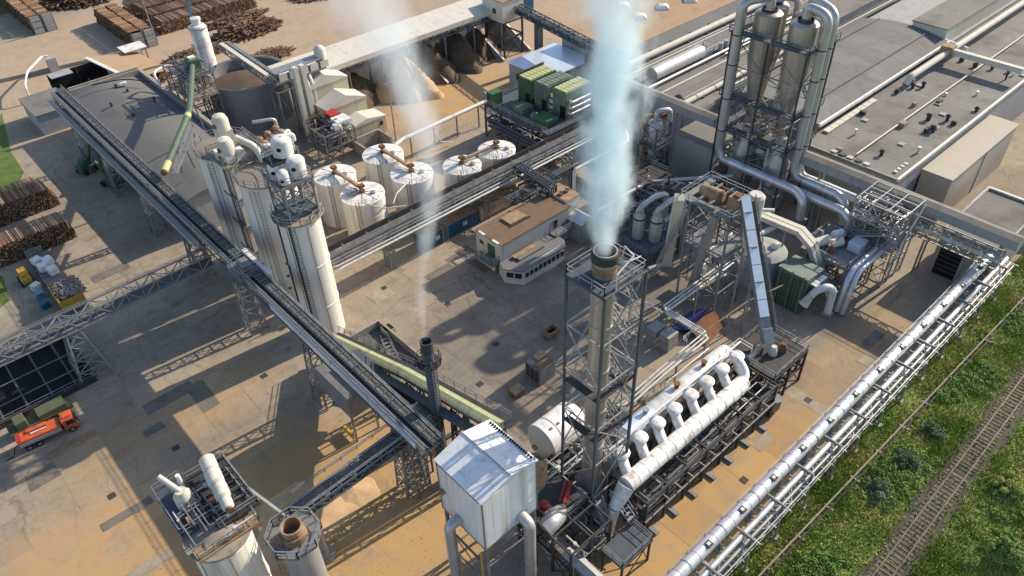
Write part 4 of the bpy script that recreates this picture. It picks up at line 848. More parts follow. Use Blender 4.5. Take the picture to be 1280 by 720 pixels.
beltway(t, 26.6, 28.8, 45.5, 168, CZ, (52, 72, 92, 110, 128, 146, 162))
for y0, y1 in ((58.2, 66), (66.2, 73.5), (73.7, 81)): MB().box(28.95, 29.2, y0, y1, CZ-.5, CZ+.3).build('side_panel', 'greywall', t)
for y0, y1 in ((47, 56), (56.2, 64), (64.2, 71), (71.2, 79)): MB().box(26.28, 26.46, y0, y1, CZ-.7, CZ+.2).build('side_panel', 'skypanel', t)
deck(t, 26.0, 29.6, 86, 90.5, CZ+.3, 'steel', 'galv'); MB().box(26.9, 28.4, 87, 89.4, CZ+.4, CZ+1.3).build('drive_box', 'steel', t, bevel=.04); MB().beam((29.3, 84, CZ+.8), (29.3, 91.5, CZ+.8), .7, .25).build('guard_plate', 'whitepaint', t)
for i in range(6): MB().tube((25.4+.35*(i % 3), 100, CZ-1.6+.6*(i//3)), (25.4+.35*(i % 3), 168, CZ-1.6+.6*(i//3)), .1, 8).build('service_pipe', 'galv' if i % 2 else 'duct', t, smooth=True)
t = thing('left_conveyor', 'pale lattice truss conveyor crossing the left yard above the pit', 'conveyor', (10, 101, 0))
girder(t, (-30, 100.9, 8.4), (27.2, 100.9, 8.4), 2.2, 2.1, 26, .18, .1, 'galv')
MB().box(-30, 27.2, 100.0, 101.8, 8.5, 8.6).build('floor', 'steel', t); MB().box(-30, 27.2, 100.6, 101.5, 9.2, 9.26).build('belt', 'belt', t)
for y in (99.85, 101.95): mb = rail_mb([(-30, y, 10.5), (27.2, y, 10.5)], .5, 3, .06); mb.build('railing', 'galv', t)
lattice(t, sq(5.8, 100.9, 2.2, 2.6), sq(5.8, 100.9, .9, .9), 0, 8.4, 4, .2, .12, 'galv'); lattice(t, sq(-18, 100.9, 2.2, 2.6), sq(-18, 100.9, .9, .9), 0, 8.4, 4, .2, .12, 'galv')
t = thing('front_conveyor', 'short dark belt bridge from the grey silo to the long conveyor', 'conveyor', (22, 51, 0))
girder(t, (11.5, 50.9, 9.9), (30.4, 50.9, 10.9), 2.0, 1.1, 11, .16, .1, 'steel')
MB().extr([(11.5, 49.9, 10.1), (11.5, 51.9, 10.1), (11.5, 51.9, 10.25), (11.5, 49.9, 10.25)], (18.9, 0, 1.0)).build('floor', 'bluesteel', t)
MB().extr([(11.5, 50.5, 10.9), (11.5, 51.6, 10.9), (11.5, 51.6, 11.0), (11.5, 50.5, 11.0)], (18.9, 0, 1.0)).build('belt', 'belt', t)
for y in (50.4, 51.7): MB().beam((11.5, y, 11.05), (30.4, y, 12.05), .14, .2).build('stringer', 'galv', t)
for y in (49.6, 52.2): mb = rail_mb([(11.5, y, 11.7), (30.4, y, 12.7)], .7, 2.2, .08); mb.build('railing', 'galv', t)
for dy in (-.5, .5): MB().tube((14.8, 51.2+dy, 0), (14.8, 51.2+dy, 10), .3, 14).build('leg', 'duct', t, smooth=True)
MB().lathe((14.8, 51.2, 0), [(1.1, 0), (1.1, .5)], 14).build('footing', 'concrete', t)
lattice(t, sq(28.2, 51.0, 1.0), sq(28.2, 51.0, 1.0), 0, 11, 8, .16, .1, 'steel')
deck(t, 27.6, 32.4, 49.2, 52.8, 12.2, 'steel', 'galv', open_sides='WN')
# green-roofed inclined conveyor
t = thing('inclined_conveyor', 'inclined conveyor under a faded yellow-green cover rising to the filter house', 'conveyor', (33, 60, 0))
P3 = [(33.0, 78.5, 4.3), (33.0, 58.6, 11.9), (33.0, 40.6, 17.2)]
for a, b in zip(P3[:-1], P3[1:]):
    a, b = V(a), V(b); d = b-a; k = int(d.length/2.2)
    for i in range(k):
        p, q = a.lerp(b, i/k), a.lerp(b, (i+.985)/k)
        MB().extr([p+V((-.75, 0, 0)), p+V((.75, 0, 0)), p+V((.75, 0, .12)), p+V((0, 0, .38)), p+V((-.75, 0, .12))], q-p).build('cover_panel', 'limecover', t)
    MB().beam(a+V((0, 0, -.45)), b+V((0, 0, -.45)), 1.3, .7).build('belt_box', 'greengrey', t)
    for s in (-.95, 1.75): mb = rail_mb([a+V((s, 0, -.4)), b+V((s, 0, -.4))], 1.1, 2, .07); mb.build('railing', 'steel', t)
    MB().beam(a+V((1.25, 0, -.5)), b+V((1.25, 0, -.5)), .9, .1).build('walkway', 'darksteel', t); MB().beam(a+V((.9, 0, -1.7)), b+V((.9, 0, -1.7)), .06, 2.2).build('skirt_sheet', 'darksteel', t)
    MB().beam(a+V((-1.6, 0, -.9)), b+V((-1.6, 0, -.9)), 1.1, .3).build('side_trough', 'bluesteel', t)
for y, z in ((73, 5.2), (65, 8.2), (57, 11.2), (48, 13.8)): lattice(t, sq(33.2, y, 1.3, .5), sq(33.2, y, .8, .4), 0, z, 3, .2, .12, 'darksteel')
t = thing('surge_hopper', 'grey steel surge hopper hanging below the long conveyor', 'hopper', (28.6, 65.5, 0))
MB().box(26.6, 30.2, 62.6, 70.2, 4.6, 8.4).build('bin', 'steel', t, bevel=.05); MB().cone((28.4, 66.4, 4.6), (28.4, 66.4, 2.6), 2.4, .8, 4).build('cone', 'steel', t)
for x in (26.7, 30.1):
    for y in (62.7, 70.1): MB().beam((x, y, 0), (x, y, 4.6), .24).build('leg', 'steel', t)
MB().box(26.3, 26.6, 63, 65.2, .4, 1.4).build('guard', 'yellow', t)
t = thing('grey_chimney', 'slender dark grey chimney with ring platform giving off thin smoke', 'chimney', (31.2, 49.7, 0))
MB().lathe((31.2, 49.7, 0), [(.68, 0), (.68, 12), (.58, 12.2), (.58, 24.2), (.5, 24.2), (.5, 23.4)], 24, caps=False).build('shaft', 'bluesteel', t, smooth=True)
MB().lathe((31.2, 49.7, 0), [(.64, 22.9), (.68, 22.9), (.68, 24.4), (.55, 24.4)], 24, caps=False).build('tip', 'darksteel', t, smooth=True)
MB().lathe((31.2, 49.7, 21.2), [(.64, 0), (1.35, 0), (1.35, .12), (.64, .12)], 20, caps=False).build('ring_deck', 'darksteel', t); mb = rail_mb([(31.2+1.35*math.cos(a), 49.7+1.35*math.sin(a), 21.3) for a in np.linspace(0, 6.28, 13)], 1.0, .7, .06); mb.build('railing', 'darksteel', t)
ladder(t, 31.2, 48.9, 2, 22, (1, 0), 'steel'); MB().pipe([(31.6, 49.6, 8), (33.4, 49.4, 8)], .3).build('inlet', 'bluesteel', t, smooth=True)
t = thing('walled_bay', 'low concrete-walled bay with dark floor beside the tall silo', 'bay', (39, 74, 0))
MB().box(36.5, 41.6, 79.0, 79.3, 0, 1.3).build('wall', 'concrete', t); MB().box(41.6, 41.9, 68, 79.3, 0, 1.3).build('wall', 'concrete', t); MB().box(36.5, 41.6, 68, 79.0, .05, .09).build('floor', 'belt', t)
stair(t, (40.5, 76, .2), (36.8, 66, 3.0), 1.1)
p = G(486, 416); t = thing('green_bin', 'small open greenish bin next to the concrete-walled bay', 'bin', p); MB().box(p.x-.8, p.x+.8, p.y-.8, p.y+.8, 0, 1.1).build('body', 'limecover', t); MB().box(p.x-.7, p.x+.7, p.y-.7, p.y+.7, 1.1, 1.13).build('load', 'black', t)
# heap of offcuts under the conveyor end
def heap(name, label, cat, x, y, r, h, m, n=34, rough=.12, sx=1.0, sy=1.0, seed=0, rz=0.0):
    rg = np.random.default_rng(seed+900); vs = []; fs = []; k = 14
    for i in range(k+1):
        q = i/k
        for j in range(n):
            a = 2*math.pi*j/n; rr = r*q*(1+.13*math.sin(3*a+seed)+.07*math.sin(7*a+2*seed)); X, Y = rr*math.cos(a)*sx, rr*math.sin(a)*sy
            z = h*max(0, (1-q**1.15))+(rg.normal(0, rough*.35) if 0 < i < k else 0)*(h/3)
            vs.append((x+X*math.cos(rz)-Y*math.sin(rz), y+X*math.sin(rz)+Y*math.cos(rz), max(.0, z) if i < k else -.02))
    for i in range(k): fs += [(i*n+j, i*n+(j+1) % n, (i+1)*n+(j+1) % n, (i+1)*n+j) for j in range(n)]
    return tag(MB().add(vs, fs).build(name, m, smooth=True, shade=70), label, cat)
heap('offcut_heap', 'small brown heap of offcuts between the conveyor and the chimney', 'heap', 33.6, 54.6, 1.3, 1.0, 'rusttan', seed=2)
heap('sawdust_heap', 'low spread sawdust heap beside the front silo machine deck', 'heap', 15.5, 57.5, 5.0, 1.1, 'sawdust', seed=3, sx=1.3)
heap('sawdust_heap', 'small sawdust mound under the short dark belt bridge', 'heap', 22.0, 56.5, 3.0, .7, 'sawdust', seed=4)
# pit with beams
t = thing('unloading_pit', 'black unloading pit crossed by thin steel beams below the lattice truss', 'pit', (-8, 105, 0))
MB().box(-34, 5.2, 98.6, 111.4, .02, .05).build('pit_floor', 'black', t)
for x0, x1, y0, y1 in ((-34, 5.6, 98.2, 98.6), (-34, 5.6, 111.4, 111.8), (5.2, 5.6, 98.6, 111.4)): MB().box(x0, x1, y0, y1, 0, .9).build('kerb', 'darksteel', t)
for i in range(12): x = 3-i*3.2; MB().box(x-.12, x+.12, 98.6, 111.4, .75, 1.05).build('beam', 'bluesteel', t)
for y in (101.5, 105.5): MB().box(-34, 5.2, y-.06, y+.06, 1.06, 1.2).build('tie', 'steel', t)
mb = rail_mb([(-34, 98.1, .9), (5.7, 98.1, .9), (5.7, 111.9, .9)], 1.1, 2.2, .07); mb.build('railing', 'steel', t)

t = thing('belt_wall', 'pale broken side wall of an older belt between the two conveyors', 'belt', (31.2, 58, 0))
for a, b, m in (((466, 470), (489, 490), 'greywall'), ((490, 491), (512, 509), 'cream'), ((513, 510), (535, 530), 'limecover')):
    p, q = G(*a, 10.6), G(*b, 10.6); MB().beam(p, q, .35, 1.2).build('wall_board', m, t)
for y in (52, 58, 64): MB().beam((31.0, y, 0), (31.0, y, 10.0), .2).build('post', 'darksteel', t)
MB().box(29.8, 32.2, 50, 68, 9.6, 9.75).build('floor', 'bluesteel', t)
# ================================================================ covered gallery over the tank farm
t = thing('pipe_gallery', 'railed belt gallery on lattice columns running past the white tanks', 'gallery', (70, 90, 0))
girder(t, (40.5, 89.9, 6.4), (99, 89.9, 6.4), 2.6, 1.0, 26, .18, .11, 'galv')
MB().box(40.5, 99, 88.8, 91.0, 7.45, 7.55).build('floor', 'steel', t)
MB().box(40.5, 99, 91.1, 91.2, 7.4, 8.9).build('side_sheet', 'darksteel', t)
MB().box(40.5, 99, 89.5, 90.6, 8.1, 8.16).build('belt', 'belt', t)
for y in (89.4, 90.7): MB().beam((40.5, y, 8.0), (99, y, 8.0), .1, .2).build('stringer', 'galv', t)
mb = rail_mb([(40.5, 88.7, 7.5), (99, 88.7, 7.5)], 1.1, 2.0, .07); mb.build('railing', 'galv', t)
MB().pipe([(40.2, 92, 2), (40.2, 88.0, 6.0), (42, 88.0, 6.4), (99, 88.0, 6.4)], .2, .6, 10).build('pipe', 'whitesteel', t, smooth=True)
MB().tube((41, 88.3, 6.9), (99, 88.3, 6.9), .11, 8).build('pipe', 'whitesteel', t, smooth=True)
for x in np.arange(43, 98, 4.4): MB().beam((x, 88.6, 7.5), (x, 88.6, 10.2), .08).beam((x, 88.6, 10.2), (x, 87.9, 10.3), .07).build('lamp_post', 'galv', t)
for x in (51.7, 62.8, 72.6, 84, 94): lattice(t, sq(x, 89.9, .55, .9), sq(x, 89.9, .55, .9), 0, 6.4, 6, .16, .1, 'galv')
for x in (51.7, 72.6): MB().beam((x, 89, 4.0), (x+4, 89, 6.4), .16).beam((x, 89, 4.0), (x-4, 89, 6.4), .16).build('knee_brace', 'galv', t)
# cross gallery along -Y towards the office roof
t = thing('cross_pipe_bridge', 'steel cross bridge of pipes dropping behind the brown-roofed office', 'pipe bridge', (80, 84, 0))
girder(t, (79.5, 88.4, 7.4), (79.5, 79.4, 6.6), 2.0, 1.4, 5, .18, .12, 'darksteel')
for k in range(4): MB().pipe([(78.7+k*.5, 88.4, 8.9), (78.7+k*.5, 79.4, 8.1), (78.7+k*.5, 79.4, 5)], .13, .3, 8).build('pipe', 'bluesteel', t, smooth=True)
for k in range(3): MB().pipe([(72, 82.6+k*.5, 7.3), (88, 82.6+k*.5, 7.3), (88, 82.6+k*.5, 1)], .14, .4, 8).build('pipe', 'bluesteel', t, smooth=True)
MB().pipe([(86.5, 81.0, 0), (86.5, 81.0, 7.8), (101, 81.0, 7.8), (104, 84, 7.8)], .3, .7, 12).build('pipe', 'whitesteel', t, smooth=True)
for x, y in ((79, 80), (80.2, 86), (88.3, 83), (96, 81)): MB().beam((x, y, 0), (x, y, 7), .22).build('post', 'darksteel', t)
pipework(t, 73, 84, 80.4, 87.5, 4.5, 8, 22, 'bluesteel', (.06, .15), seed=21)
# ================================================================ containers behind the office
for x0, x1, m, lab in ((58.2, 70.4, 'bluebox', 'long blue shipping container with brown dusty roof under the gallery'), (71.2, 80.6, 'beigeclad', 'beige container with dusty roof next to the blue container')):
    t = thing('shipping_container', lab, 'container', ((x0+x1)/2, 90.6, 0)); MB().box(x0, x1, 89.3, 91.9, .1, 2.75).build('body', m, t)
    MB().box(x0-.02, x1+.02, 89.26, 91.94, 2.752, 2.85).build('roof', 'rusttan', t)
    mb = MB()
    for x in np.arange(x0+.3, x1-.2, .42): mb.box(x, x+.18, 89.22, 89.3, .25, 2.6)
    stuff(mb.build('side_ribs', m, t))
    for x in (x0+2.6, x1-3.4): MB().box(x, x+.9, 89.16, 89.24, 1.2, 2.0).build('plate', 'whitesteel' if m == 'bluebox' else 'steel', t)
t = thing('beige_shed', 'brown panel shed in the shade behind the blue container', 'shed', (66, 94, 0)); MB().box(67.5, 69.4, 92.2, 94.0, 0, 5).build('wall', 'roofbrown', t); MB().box(67.3, 69.6, 92.0, 94.2, 5, 5.2).build('roof', 'rusttan', t)
# ================================================================ office
OX0, OX1, OY0, OY1, OZ = 63.4, 79.4, 75.0, 81.2, 6.2
t = thing('office_building', 'two-storey cream office with brown flat roof and green doors', 'building', (70, 77, 0))
MB().box(OX0, OX1, OY0, OY1, 0, OZ).build('wall', 'cream', t)
MB().box(OX0-.12, OX1+.12, OY0-.12, OY1+.12, OZ+.003, OZ+.16).build('roof', 'roofbrown', t)
MB().box(68.2, 71.8, 77.8, 80.4, OZ+.165, OZ+.5).build('roof_hatch', 'rusttan', t); MB().box(67.7, 72.3, 77.4, 77.6, OZ+.165, OZ+.4).build('roof_kerb', 'darksteel', t)
for y in (76.2, 79.6): MB().box(OX0-.2, OX0+.2, y-.7, y+.7, OZ+.165, OZ+.3).build('coping', 'whitepaint', t)
for y0, z0, z1, w_ in ((76.5, 3.0, 5.2, 1.7), (75.6, .1, 2.3, 1.0)):
    d = MB().box(OX0-.1, OX0, y0, y0+w_, z0, z1).build('door', 'green', t); MB().box(OX0-.16, OX0-.1, y0+w_*.8, y0+w_*.9, z0+1, z0+1.1).build('handle', 'galv', d)
for y0, z0, w_, h in ((79.2, 4.2, 1.1, .8), (79.6, 1.6, .6, 1.0), (78.2, 1.2, .9, .8)):
    f = MB().box(OX0-.08, OX0, y0-.1, y0+w_+.1, z0-.1, z0+h+.1).build('window', 'whitepaint', t); MB().box(OX0-.1, OX0-.08, y0, y0+w_, z0, z0+h).build('pane', 'glass', f)
deck(t, OX0-1.7, OX0-.12, 75.4, 78.4, 2.9, 'steel', 'galv', open_sides='EN'); stair(t, (OX0-1.0, 82.4, .1), (OX0-1.0, 78.4, 2.9), .9)
MB().box(OX0+.4, OX1-.5, OY0-.06, OY0-.005, .4, OZ-.3).build('side_cladding', 'greywall', t)
f = MB().box(75.2, 76.2, OY0-.16, OY0-.06, 3.6, 5.4).build('window', 'steel', t); MB().box(75.3, 76.1, OY0-.18, OY0-.16, 3.7, 5.3).build('pane', 'glass', f)
deck(t, 74.4, 78.4, OY0-1.6, OY0-.17, 3.3, 'steel', 'galv', open_sides='N')
MB().box(79.42, 82.6, 76, 81, 0, 6.6).build('wing', 'whitepaint', t); MB().box(79.42, 82.8, 75.9, 81.1, 6.603, 6.75).build('wing_roof', 'rusttan', t)
for i in range(4): MB().cbox((80+i*.7, 78+.4*(i % 2), 6.76), .45, .5, .4+.2*(i % 2)).build('roof_unit', 'galv' if i % 2 else 'rust', t)
t = thing('office_annex', 'low annex with dark window band and slate roof along the office', 'building', (68, 72.5, 0))
an = [(63.2, 74.9), (62.6, 73.4), (64.4, 70.8), (73.6, 70.8), (74.6, 72.2), (74.6, 74.9)]
MB().prism(an, 0, 2.9).build('wall', 'cream', t)
ro = [(63.0, 74.93), (62.3, 73.3), (64.2, 70.5), (73.8, 70.5), (74.9, 72.0), (74.9, 74.93)]
MB().prism(ro, 2.9, 3.1).build('roof', 'roofslate', t); MB().box(65.5, 71, 72.8, 74.6, 3.103, 3.5).build('roof_raised', 'roofgrey', t); MB().box(65.2, 70.2, 73.6, 74.5, 3.503, 3.56).build('dust_patch', 'rusttan', t)
for i in range(9):
    x = 64.7+i*1.0; f = MB().box(x, x+.86, 70.72, 70.8, 1.25, 2.35).build('window', 'whitesteel', t); MB().box(x+.07, x+.79, 70.69, 70.72, 1.32, 2.28).build('pane', 'glass', f)
for i in range(2):
    a, b = V((62.62, 73.35, 0)), V((64.38, 70.82, 0)); d = (b-a); p, q = a+d*(.1+.45*i), a+d*(.47+.45*i); nrm = V((-.82, -.57, 0))*.04
    MB().extr([p+nrm+V((0,0,1.3)), q+nrm+V((0,0,1.3)), q+nrm+V((0,0,2.3)), p+nrm+V((0,0,2.3))], nrm*.6).build('window', 'glass', t)
MB().box(66, 73, 71.0, 71.2, 3.103, 3.35).build('gutter', 'whitesteel', t)
p = V((80.6, 73.5, 0)); t = thing('metal_kiosk', 'silver-roofed metal kiosk at the end of the office', 'kiosk', p)
MB().box(79.0, 82.0, 72.0, 75.0, 0, 4.0).build('wall', 'greywall', t); MB().extr([(78.8, 71.8, 4.003), (82.2, 71.8, 4.003), (80.5, 71.8, 5.3)], (0, 3.4, 0)).build('roof', 'silver', t)
p = G(592, 334); t = thing('bike_rack', 'little bent steel rail standing near the office stairs', 'rail', p); MB().pipe([(p.x, p.y-.9, 0), (p.x, p.y-.9, .9), (p.x, p.y+.9, .9), (p.x, p.y+.9, 0)], .06, .2, 8).build('hoop', 'steel', t, smooth=True)
# ================================================================ green chiller units on a deck
t = thing('chiller_deck', 'green and grey steel deck carrying the three chiller units', 'deck', (98, 103, 0))
frame(t, 92.6, 109, 93.6, 112.4, [4.0, 7.2], 3, 4, 'bluesteel', .34, .3)
deck(t, 92.6, 109, 93.6, 112.4, 7.5, 'bluesteel', 'galv')
MB().box(92.8, 95.4, 110, 112, 7.5, 10.2).build('cabinet', 'green', t); MB().lathe((92.6, 112.3, 9.4), [(.9, 0), (.9, .3), (.5, .35)], 18, axis=(-1, 0, 0)).build('pulley', 'steel', t, smooth=True)
MB().box(94.5, 97.5, 103, 106, 7.5, 8.7).build('cabinet', 'greenpale', t); MB().box(94, 97, 95.6, 99.6, 7.5, 9.0).build('cabinet', 'green', t); MB().lathe((95.5, 100.6, 7.5), [(.9, 0), (.9, .6), (.5, 1.1), (.1, 1.25)], 18).build('dome', 'greenpale', t, smooth=True)
for k in range(3): MB().pipe([(92.2, 111, 3.2+.8*k), (92.2, 96, 3.2+.8*k), (94, 94, 3.2+.8*k)], .3, .8, 10).build('pipe', 'bluesteel', t, smooth=True)
pipework(t, 92, 99, 94, 112, .8, 7, 34, 'bluesteel', (.07, .2), seed=31)
for k, (x0, y0, m) in enumerate(((98.2, 104.6, 'green'), (98.6, 100.2, 'greengrey'), (99.2, 95.6, 'greenpale'))):
    t = thing('chiller_unit', ['dark green chiller unit furthest from the steam, with lime fan covers', 'grey-green chiller unit standing between the two other chillers', 'pale green chiller unit close to the white steam column'][k], 'chiller', (x0+3.8, y0+1.9, 7.5), 'chiller units on the green deck')
    MB().box(x0, x0+7.4, y0, y0+3.7, 7.52, 13.0).build('casing', m, t, bevel=.05)
    for i in range(7):
        for j in range(2): MB().box(x0+.25+i*1.0, x0+1.1+i*1.0, y0+.2+j*1.75, y0+1.75+j*1.75, 13.0, 13.22).build('fan_cover', 'limetop' if k != 1 else 'greenpale', t)
    for i in range(4): MB().box(x0-.06, x0, y0+.2+i*.88, y0+.95+i*.88, 8.2, 12.6).build('louvre_panel', m, t)
    MB().box(x0-.1, x0-.02, y0+.1, y0+1.5, 7.6, 10.2).build('opening', 'black', t)
    if k:
        for i in range(3): MB().pipe([(x0+.6+i*.2, y0-.1, 8.8+i*1.2), (x0+.6, y0-.8, 8.8+i*1.2), (x0+6, y0-.8, 8.8+i*1.2)], .28, .4, 12).build('coolant_pipe', 'silver', t, smooth=True)
    if k == 0: MB().box(x0-.2, x0+7.4, y0+3.7, y0+4.0, 12.2, 13.6).build('screen', 'darksteel', t)
# ================================================================ small cyclone tower behind the steam
t = thing('small_cyclone_tower', 'narrow lattice tower holding a single grey cyclone with elbow ducts', 'cyclone tower', (102, 75.8, 0))
lattice(t, sq(102, 75.8, 2.0), sq(102, 75.8, 2.0), 0, 13.4, 4, .24, .14, 'bluesteel')
MB().lathe((102, 75.8, 0), [(.4, 4.5), (1.35, 9.2), (1.35, 13.2), (1.1, 13.5), (.7, 13.7)], 24).build('cyclone', 'duct', t, smooth=True)
deck(t, 99.8, 104.2, 73.6, 78, 9.4, 'bluesteel', 'steel'); deck(t, 99.8, 104.2, 73.6, 78, 4.6, 'bluesteel', 'steel')
MB().pipe([(102, 75.8, 13.4), (102, 75.8, 15.4), (104.4, 74.6, 15.4), (104.4, 74.6, 1)], .5, 1.0, 14).build('duct', 'duct', t, smooth=True)
MB().pipe([(100.4, 77.2, 2), (100.4, 77.2, 14.6), (101.4, 76.4, 14.6)], .36, .7, 12).build('duct', 'rusttan', t, smooth=True)
MB().pipe([(103.2, 75.6, 14.1), (105.6, 75.0, 14.1)], .45).build('inlet', 'rust', t, smooth=True)
pipework(t, 99.8, 104.4, 73.6, 78, 1, 9, 22, 'steel', seed=41)
t = thing('lower_pipe_deck', 'dark pipe deck between the small cyclone tower and twin filters', 'pipe deck', (94, 69, 0))
frame(t, 86, 99, 64.5, 74, [3.6, 6.4], 3, 2, 'bluesteel', .24, .2)
deck(t, 86, 99, 70, 74, 6.6, 'darksteel', 'steel', open_sides='S'); pipework(t, 86, 99, 64, 74.5, 1, 8, 44, 'steel', (.08, .22), seed=43)
MB().pipe([(82, 71, 6), (94, 70.4, 6.6), (106, 61, 6.8)], .35, 1, 12).build('pipe', 'duct', t, smooth=True)
for k in range(3): MB().pipe([(91+.8*k, 74.4, 5.2), (106, 62+1.6*k, 3.2), (110, 62+1.6*k, 3.2)], .3, 1, 10).build('pipe', 'rusttan' if k < 2 else 'duct', t, smooth=True)
# ================================================================ twin filters with goose-neck ducts
t = thing('twin_filters', 'pair of grey cylindrical filters with goose-neck ducts on a railed deck', 'filters', (84.6, 62, 0))
frame(t, 80.6, 88.6, 58.6, 65.4, [3.6], 2, 2, 'bluesteel', .26, .22); deck(t, 80.6, 88.6, 58.6, 65.4, 3.8, 'bluesteel', 'steel')
for k, (x, y) in enumerate(((83.6, 63.4), (84.9, 60.9))):
    o = MB().lathe((x, y, 3.8), [(1.0, 0), (1.0, 4.2), (.7, 4.7), (.7, 5.2)], 24).build('filter_body', 'duct', t, smooth=True)
    MB().lathe((x, y, 7.5), [(1.0, 0), (1.06, 0), (1.06, .3), (1.0, .3)], 24, caps=False).build('clamp_ring', 'darksteel', o, smooth=True)
    MB().pipe([(x, y, 8.6), (x, y, 9.6), (x+3.4, y-.4, 10.4), (x+5.2, y-1.2, 10.4), (x+5.2, y-1.2, 1)], .48, 1.1, 16).build('goose_neck', 'duct', t, smooth=True)
MB().pipe([(86.4, 60.4, 7.0), (90.0, 59.0, 9.2)], .4, n=12).build('duct', 'duct', t, smooth=True)
pipework(t, 80.6, 89, 58.6, 66, .5, 4, 26, 'steel', (.06, .16), seed=51)
# ================================================================ middle screening tower
t = thing('screening_tower', 'lattice screening tower with cream drum on top and slanting chutes', 'tower', (81.8, 48.6, 0))
lattice(t, [(79.4, 44.8), (85.6, 44.8), (85.6, 51.6), (79.4, 51.6)], [(79.4, 44.8), (84.6, 44.8), (84.6, 51.6), (79.4, 51.6)], 0, 19.2, 4, .28, .13, 'steel', cross=False)
for x0, x1, y0, y1 in ((78.0, 79.2, 43.8, 52.4), (79.2, 85.0, 43.8, 44.9), (79.2, 85.0, 51.4, 52.4), (82.8, 84.9, 44.9, 47.2)): MB().box(x0, x1, y0, y1, 19.25, 19.4).build('deck', 'steel', t)
mb = rail_mb([(78, 43.8, 19.4), (85, 43.8, 19.4), (85, 52.4, 19.4), (78, 52.4, 19.4)], 1.1, 1.4, .08, True); mb.build('railing', 'galv', t)
for y in (46.2, 48.4, 50.2): MB().beam((79.2, y, 19.3), (85, y, 19.3), .25, .3).build('floor_beam', 'steel', t)
deck(t, 79.4, 85.6, 44.8, 51.6, 11.5, 'steel', 'galv')
MB().lathe((79.4, 52.2, 21.0), [(.3, 1.8), (.7, 2.0), (.85, 2.4), (.85, 5.2), (.6, 5.6)], 24, axis=(.12, -1, 0)).build('drum', 'rusttan', t, smooth=True)
MB().lathe((79.9, 47.2, 21.0), [(.88, 0), (.88, .5)], 24, axis=(.12, -1, 0), caps=False).build('drum_band', 'rust', t, smooth=True)
MB().box(80.2, 82.2, 44.3, 46.2, 19.45, 21.3).build('head_box', 'rusttan', t, bevel=.06); MB().box(80.7, 81.8, 44.8, 45.7, 21.3, 21.6).build('hatch', 'rust', t)
MB().lathe((84.2, 44.2, 0), [(.35, 10.2), (1.25, 17.2), (1.25, 20.4), (.9, 20.8)], 24).build('cyclone', 'cream', t, smooth=True)
for (a, b, w_, m) in (((77.6, 52.2, 19.6), (82.6, 56.4, 2.6), 1.4, 'cream'), ((78.6, 46.6, 18.8), (80.6, 50.2, .6), 1.0, 'galv'), ((77.2, 50.6, 18.4), (81.4, 57.2, 3.0), .5, 'duct')):
    MB().beam(a, b, w_, w_*.9).build('chute', m, t)
MB().pipe([(82.6, 56.4, 2.8), (82, 57.4, 1.8), (80, 58, 1.8)], .5, .9, 14).build('duct', 'duct', t, smooth=True)
pipework(t, 79, 86, 44.6, 52, 1, 18, 22, 'galv', (.07, .17), seed=61)
stair(t, (86.4, 52, 0.2), (86.4, 45.5, 5.4), .9); stair(t, (87.2, 45.5, 5.4), (87.2, 51.6, 11.4), .9); stair(t, (86.4, 51.6, 11.5), (86.4, 45.2, 19.2), .9)
MB().pipe([(85.4, 49.5, 15), (88, 47, 15.0), (91, 44.5, 14.6)], .3).build('pipe', 'whitesteel', t, smooth=True)
t = thing('tray_conveyor', 'steep covered tray conveyor with pale blue lids running down from the drum', 'conveyor', (77.6, 39.5, 0))
a, b = V((81.2, 44.2, 21.2)), V((74.6, 33.8, 8.2))
for i in range(7):
    p, q = a.lerp(b, i/7*.93), a.lerp(b, (i+.96)/7*.93); MB().beam(p+V((0,0,.66)), q+V((0,0,.66)), 1.3, .12).build('lid', 'lidpanel', t)
    if i in (1, 3, 5): MB().beam(p.lerp(q, .02)+V((0,0,.86)), p.lerp(q, .12)+V((0,0,.86)), .7, .2).build('inspection_hatch', 'steel', t)
MB().beam(a, b, 1.45, .7).build('tray', 'steel', t)
sx = V((.845, -.535, 0)); MB().beam(a+sx*1.1-V((0,0,.4)), b+sx*1.1-V((0,0,.4)), .8, .1).build('walkway', 'darksteel', t)
mb = rail_mb([a+sx*1.5-V((0,0,.4)), b+sx*1.5-V((0,0,.4))], 1.1, 1.5, .07); mb.build('railing', 'steel', t)
MB().beam(b+V((0,0,.4)), b+V((-.6, -1, -1.2)), 1.4, 1.2).build('boot', 'galv', t)
for f in (.35, .7):
    p = a.lerp(b, f); MB().beam(p-V((1, -.6, .3)), (p.x-1, p.y+.6, 0), .2).build('leg', 'steel', t); MB().beam(p-V((-.8, .5, .3)), (p.x+1, p.y-.6, 0), .2).build('leg', 'steel', t)
t = thing('receiving_platform', 'dark steel platform with pumps where the tray conveyor ends', 'platform', (73.8, 31.6, 0))
frame(t, 69.8, 77.6, 28.8, 35.6, [3.0, 5.8], 2, 2, 'darksteel', .28, .24); deck(t, 69.8, 77.6, 28.8, 35.6, 6.0, 'darksteel', 'steel')
for x, y, m in ((73.6, 31.6, 'cream'), (72.4, 33.4, 'rusttan'), (75.0, 31.0, 'rust')): MB().lathe((x, y, 6.0), [(.6, 0), (.6, .7), (.35, 1.1), (.35, 1.4)], 16).build('pump', m, t, smooth=True)
MB().pipe([(69.5, 33, 6.6), (70.8, 33, 6.6), (72.2, 33.3, 7)], .45, n=12).build('pipe', 'bluesteel', t, smooth=True)
pipework(t, 69.8, 77.6, 28.8, 35.6, .5, 5.8, 34, 'darksteel', (.07, .18), seed=71); MB().lathe((70.2, 28.2, 0), [(.5, 0), (.9, 1.0), (.9, 2.6)], 16).build('hopper', 'steel', t, smooth=True)
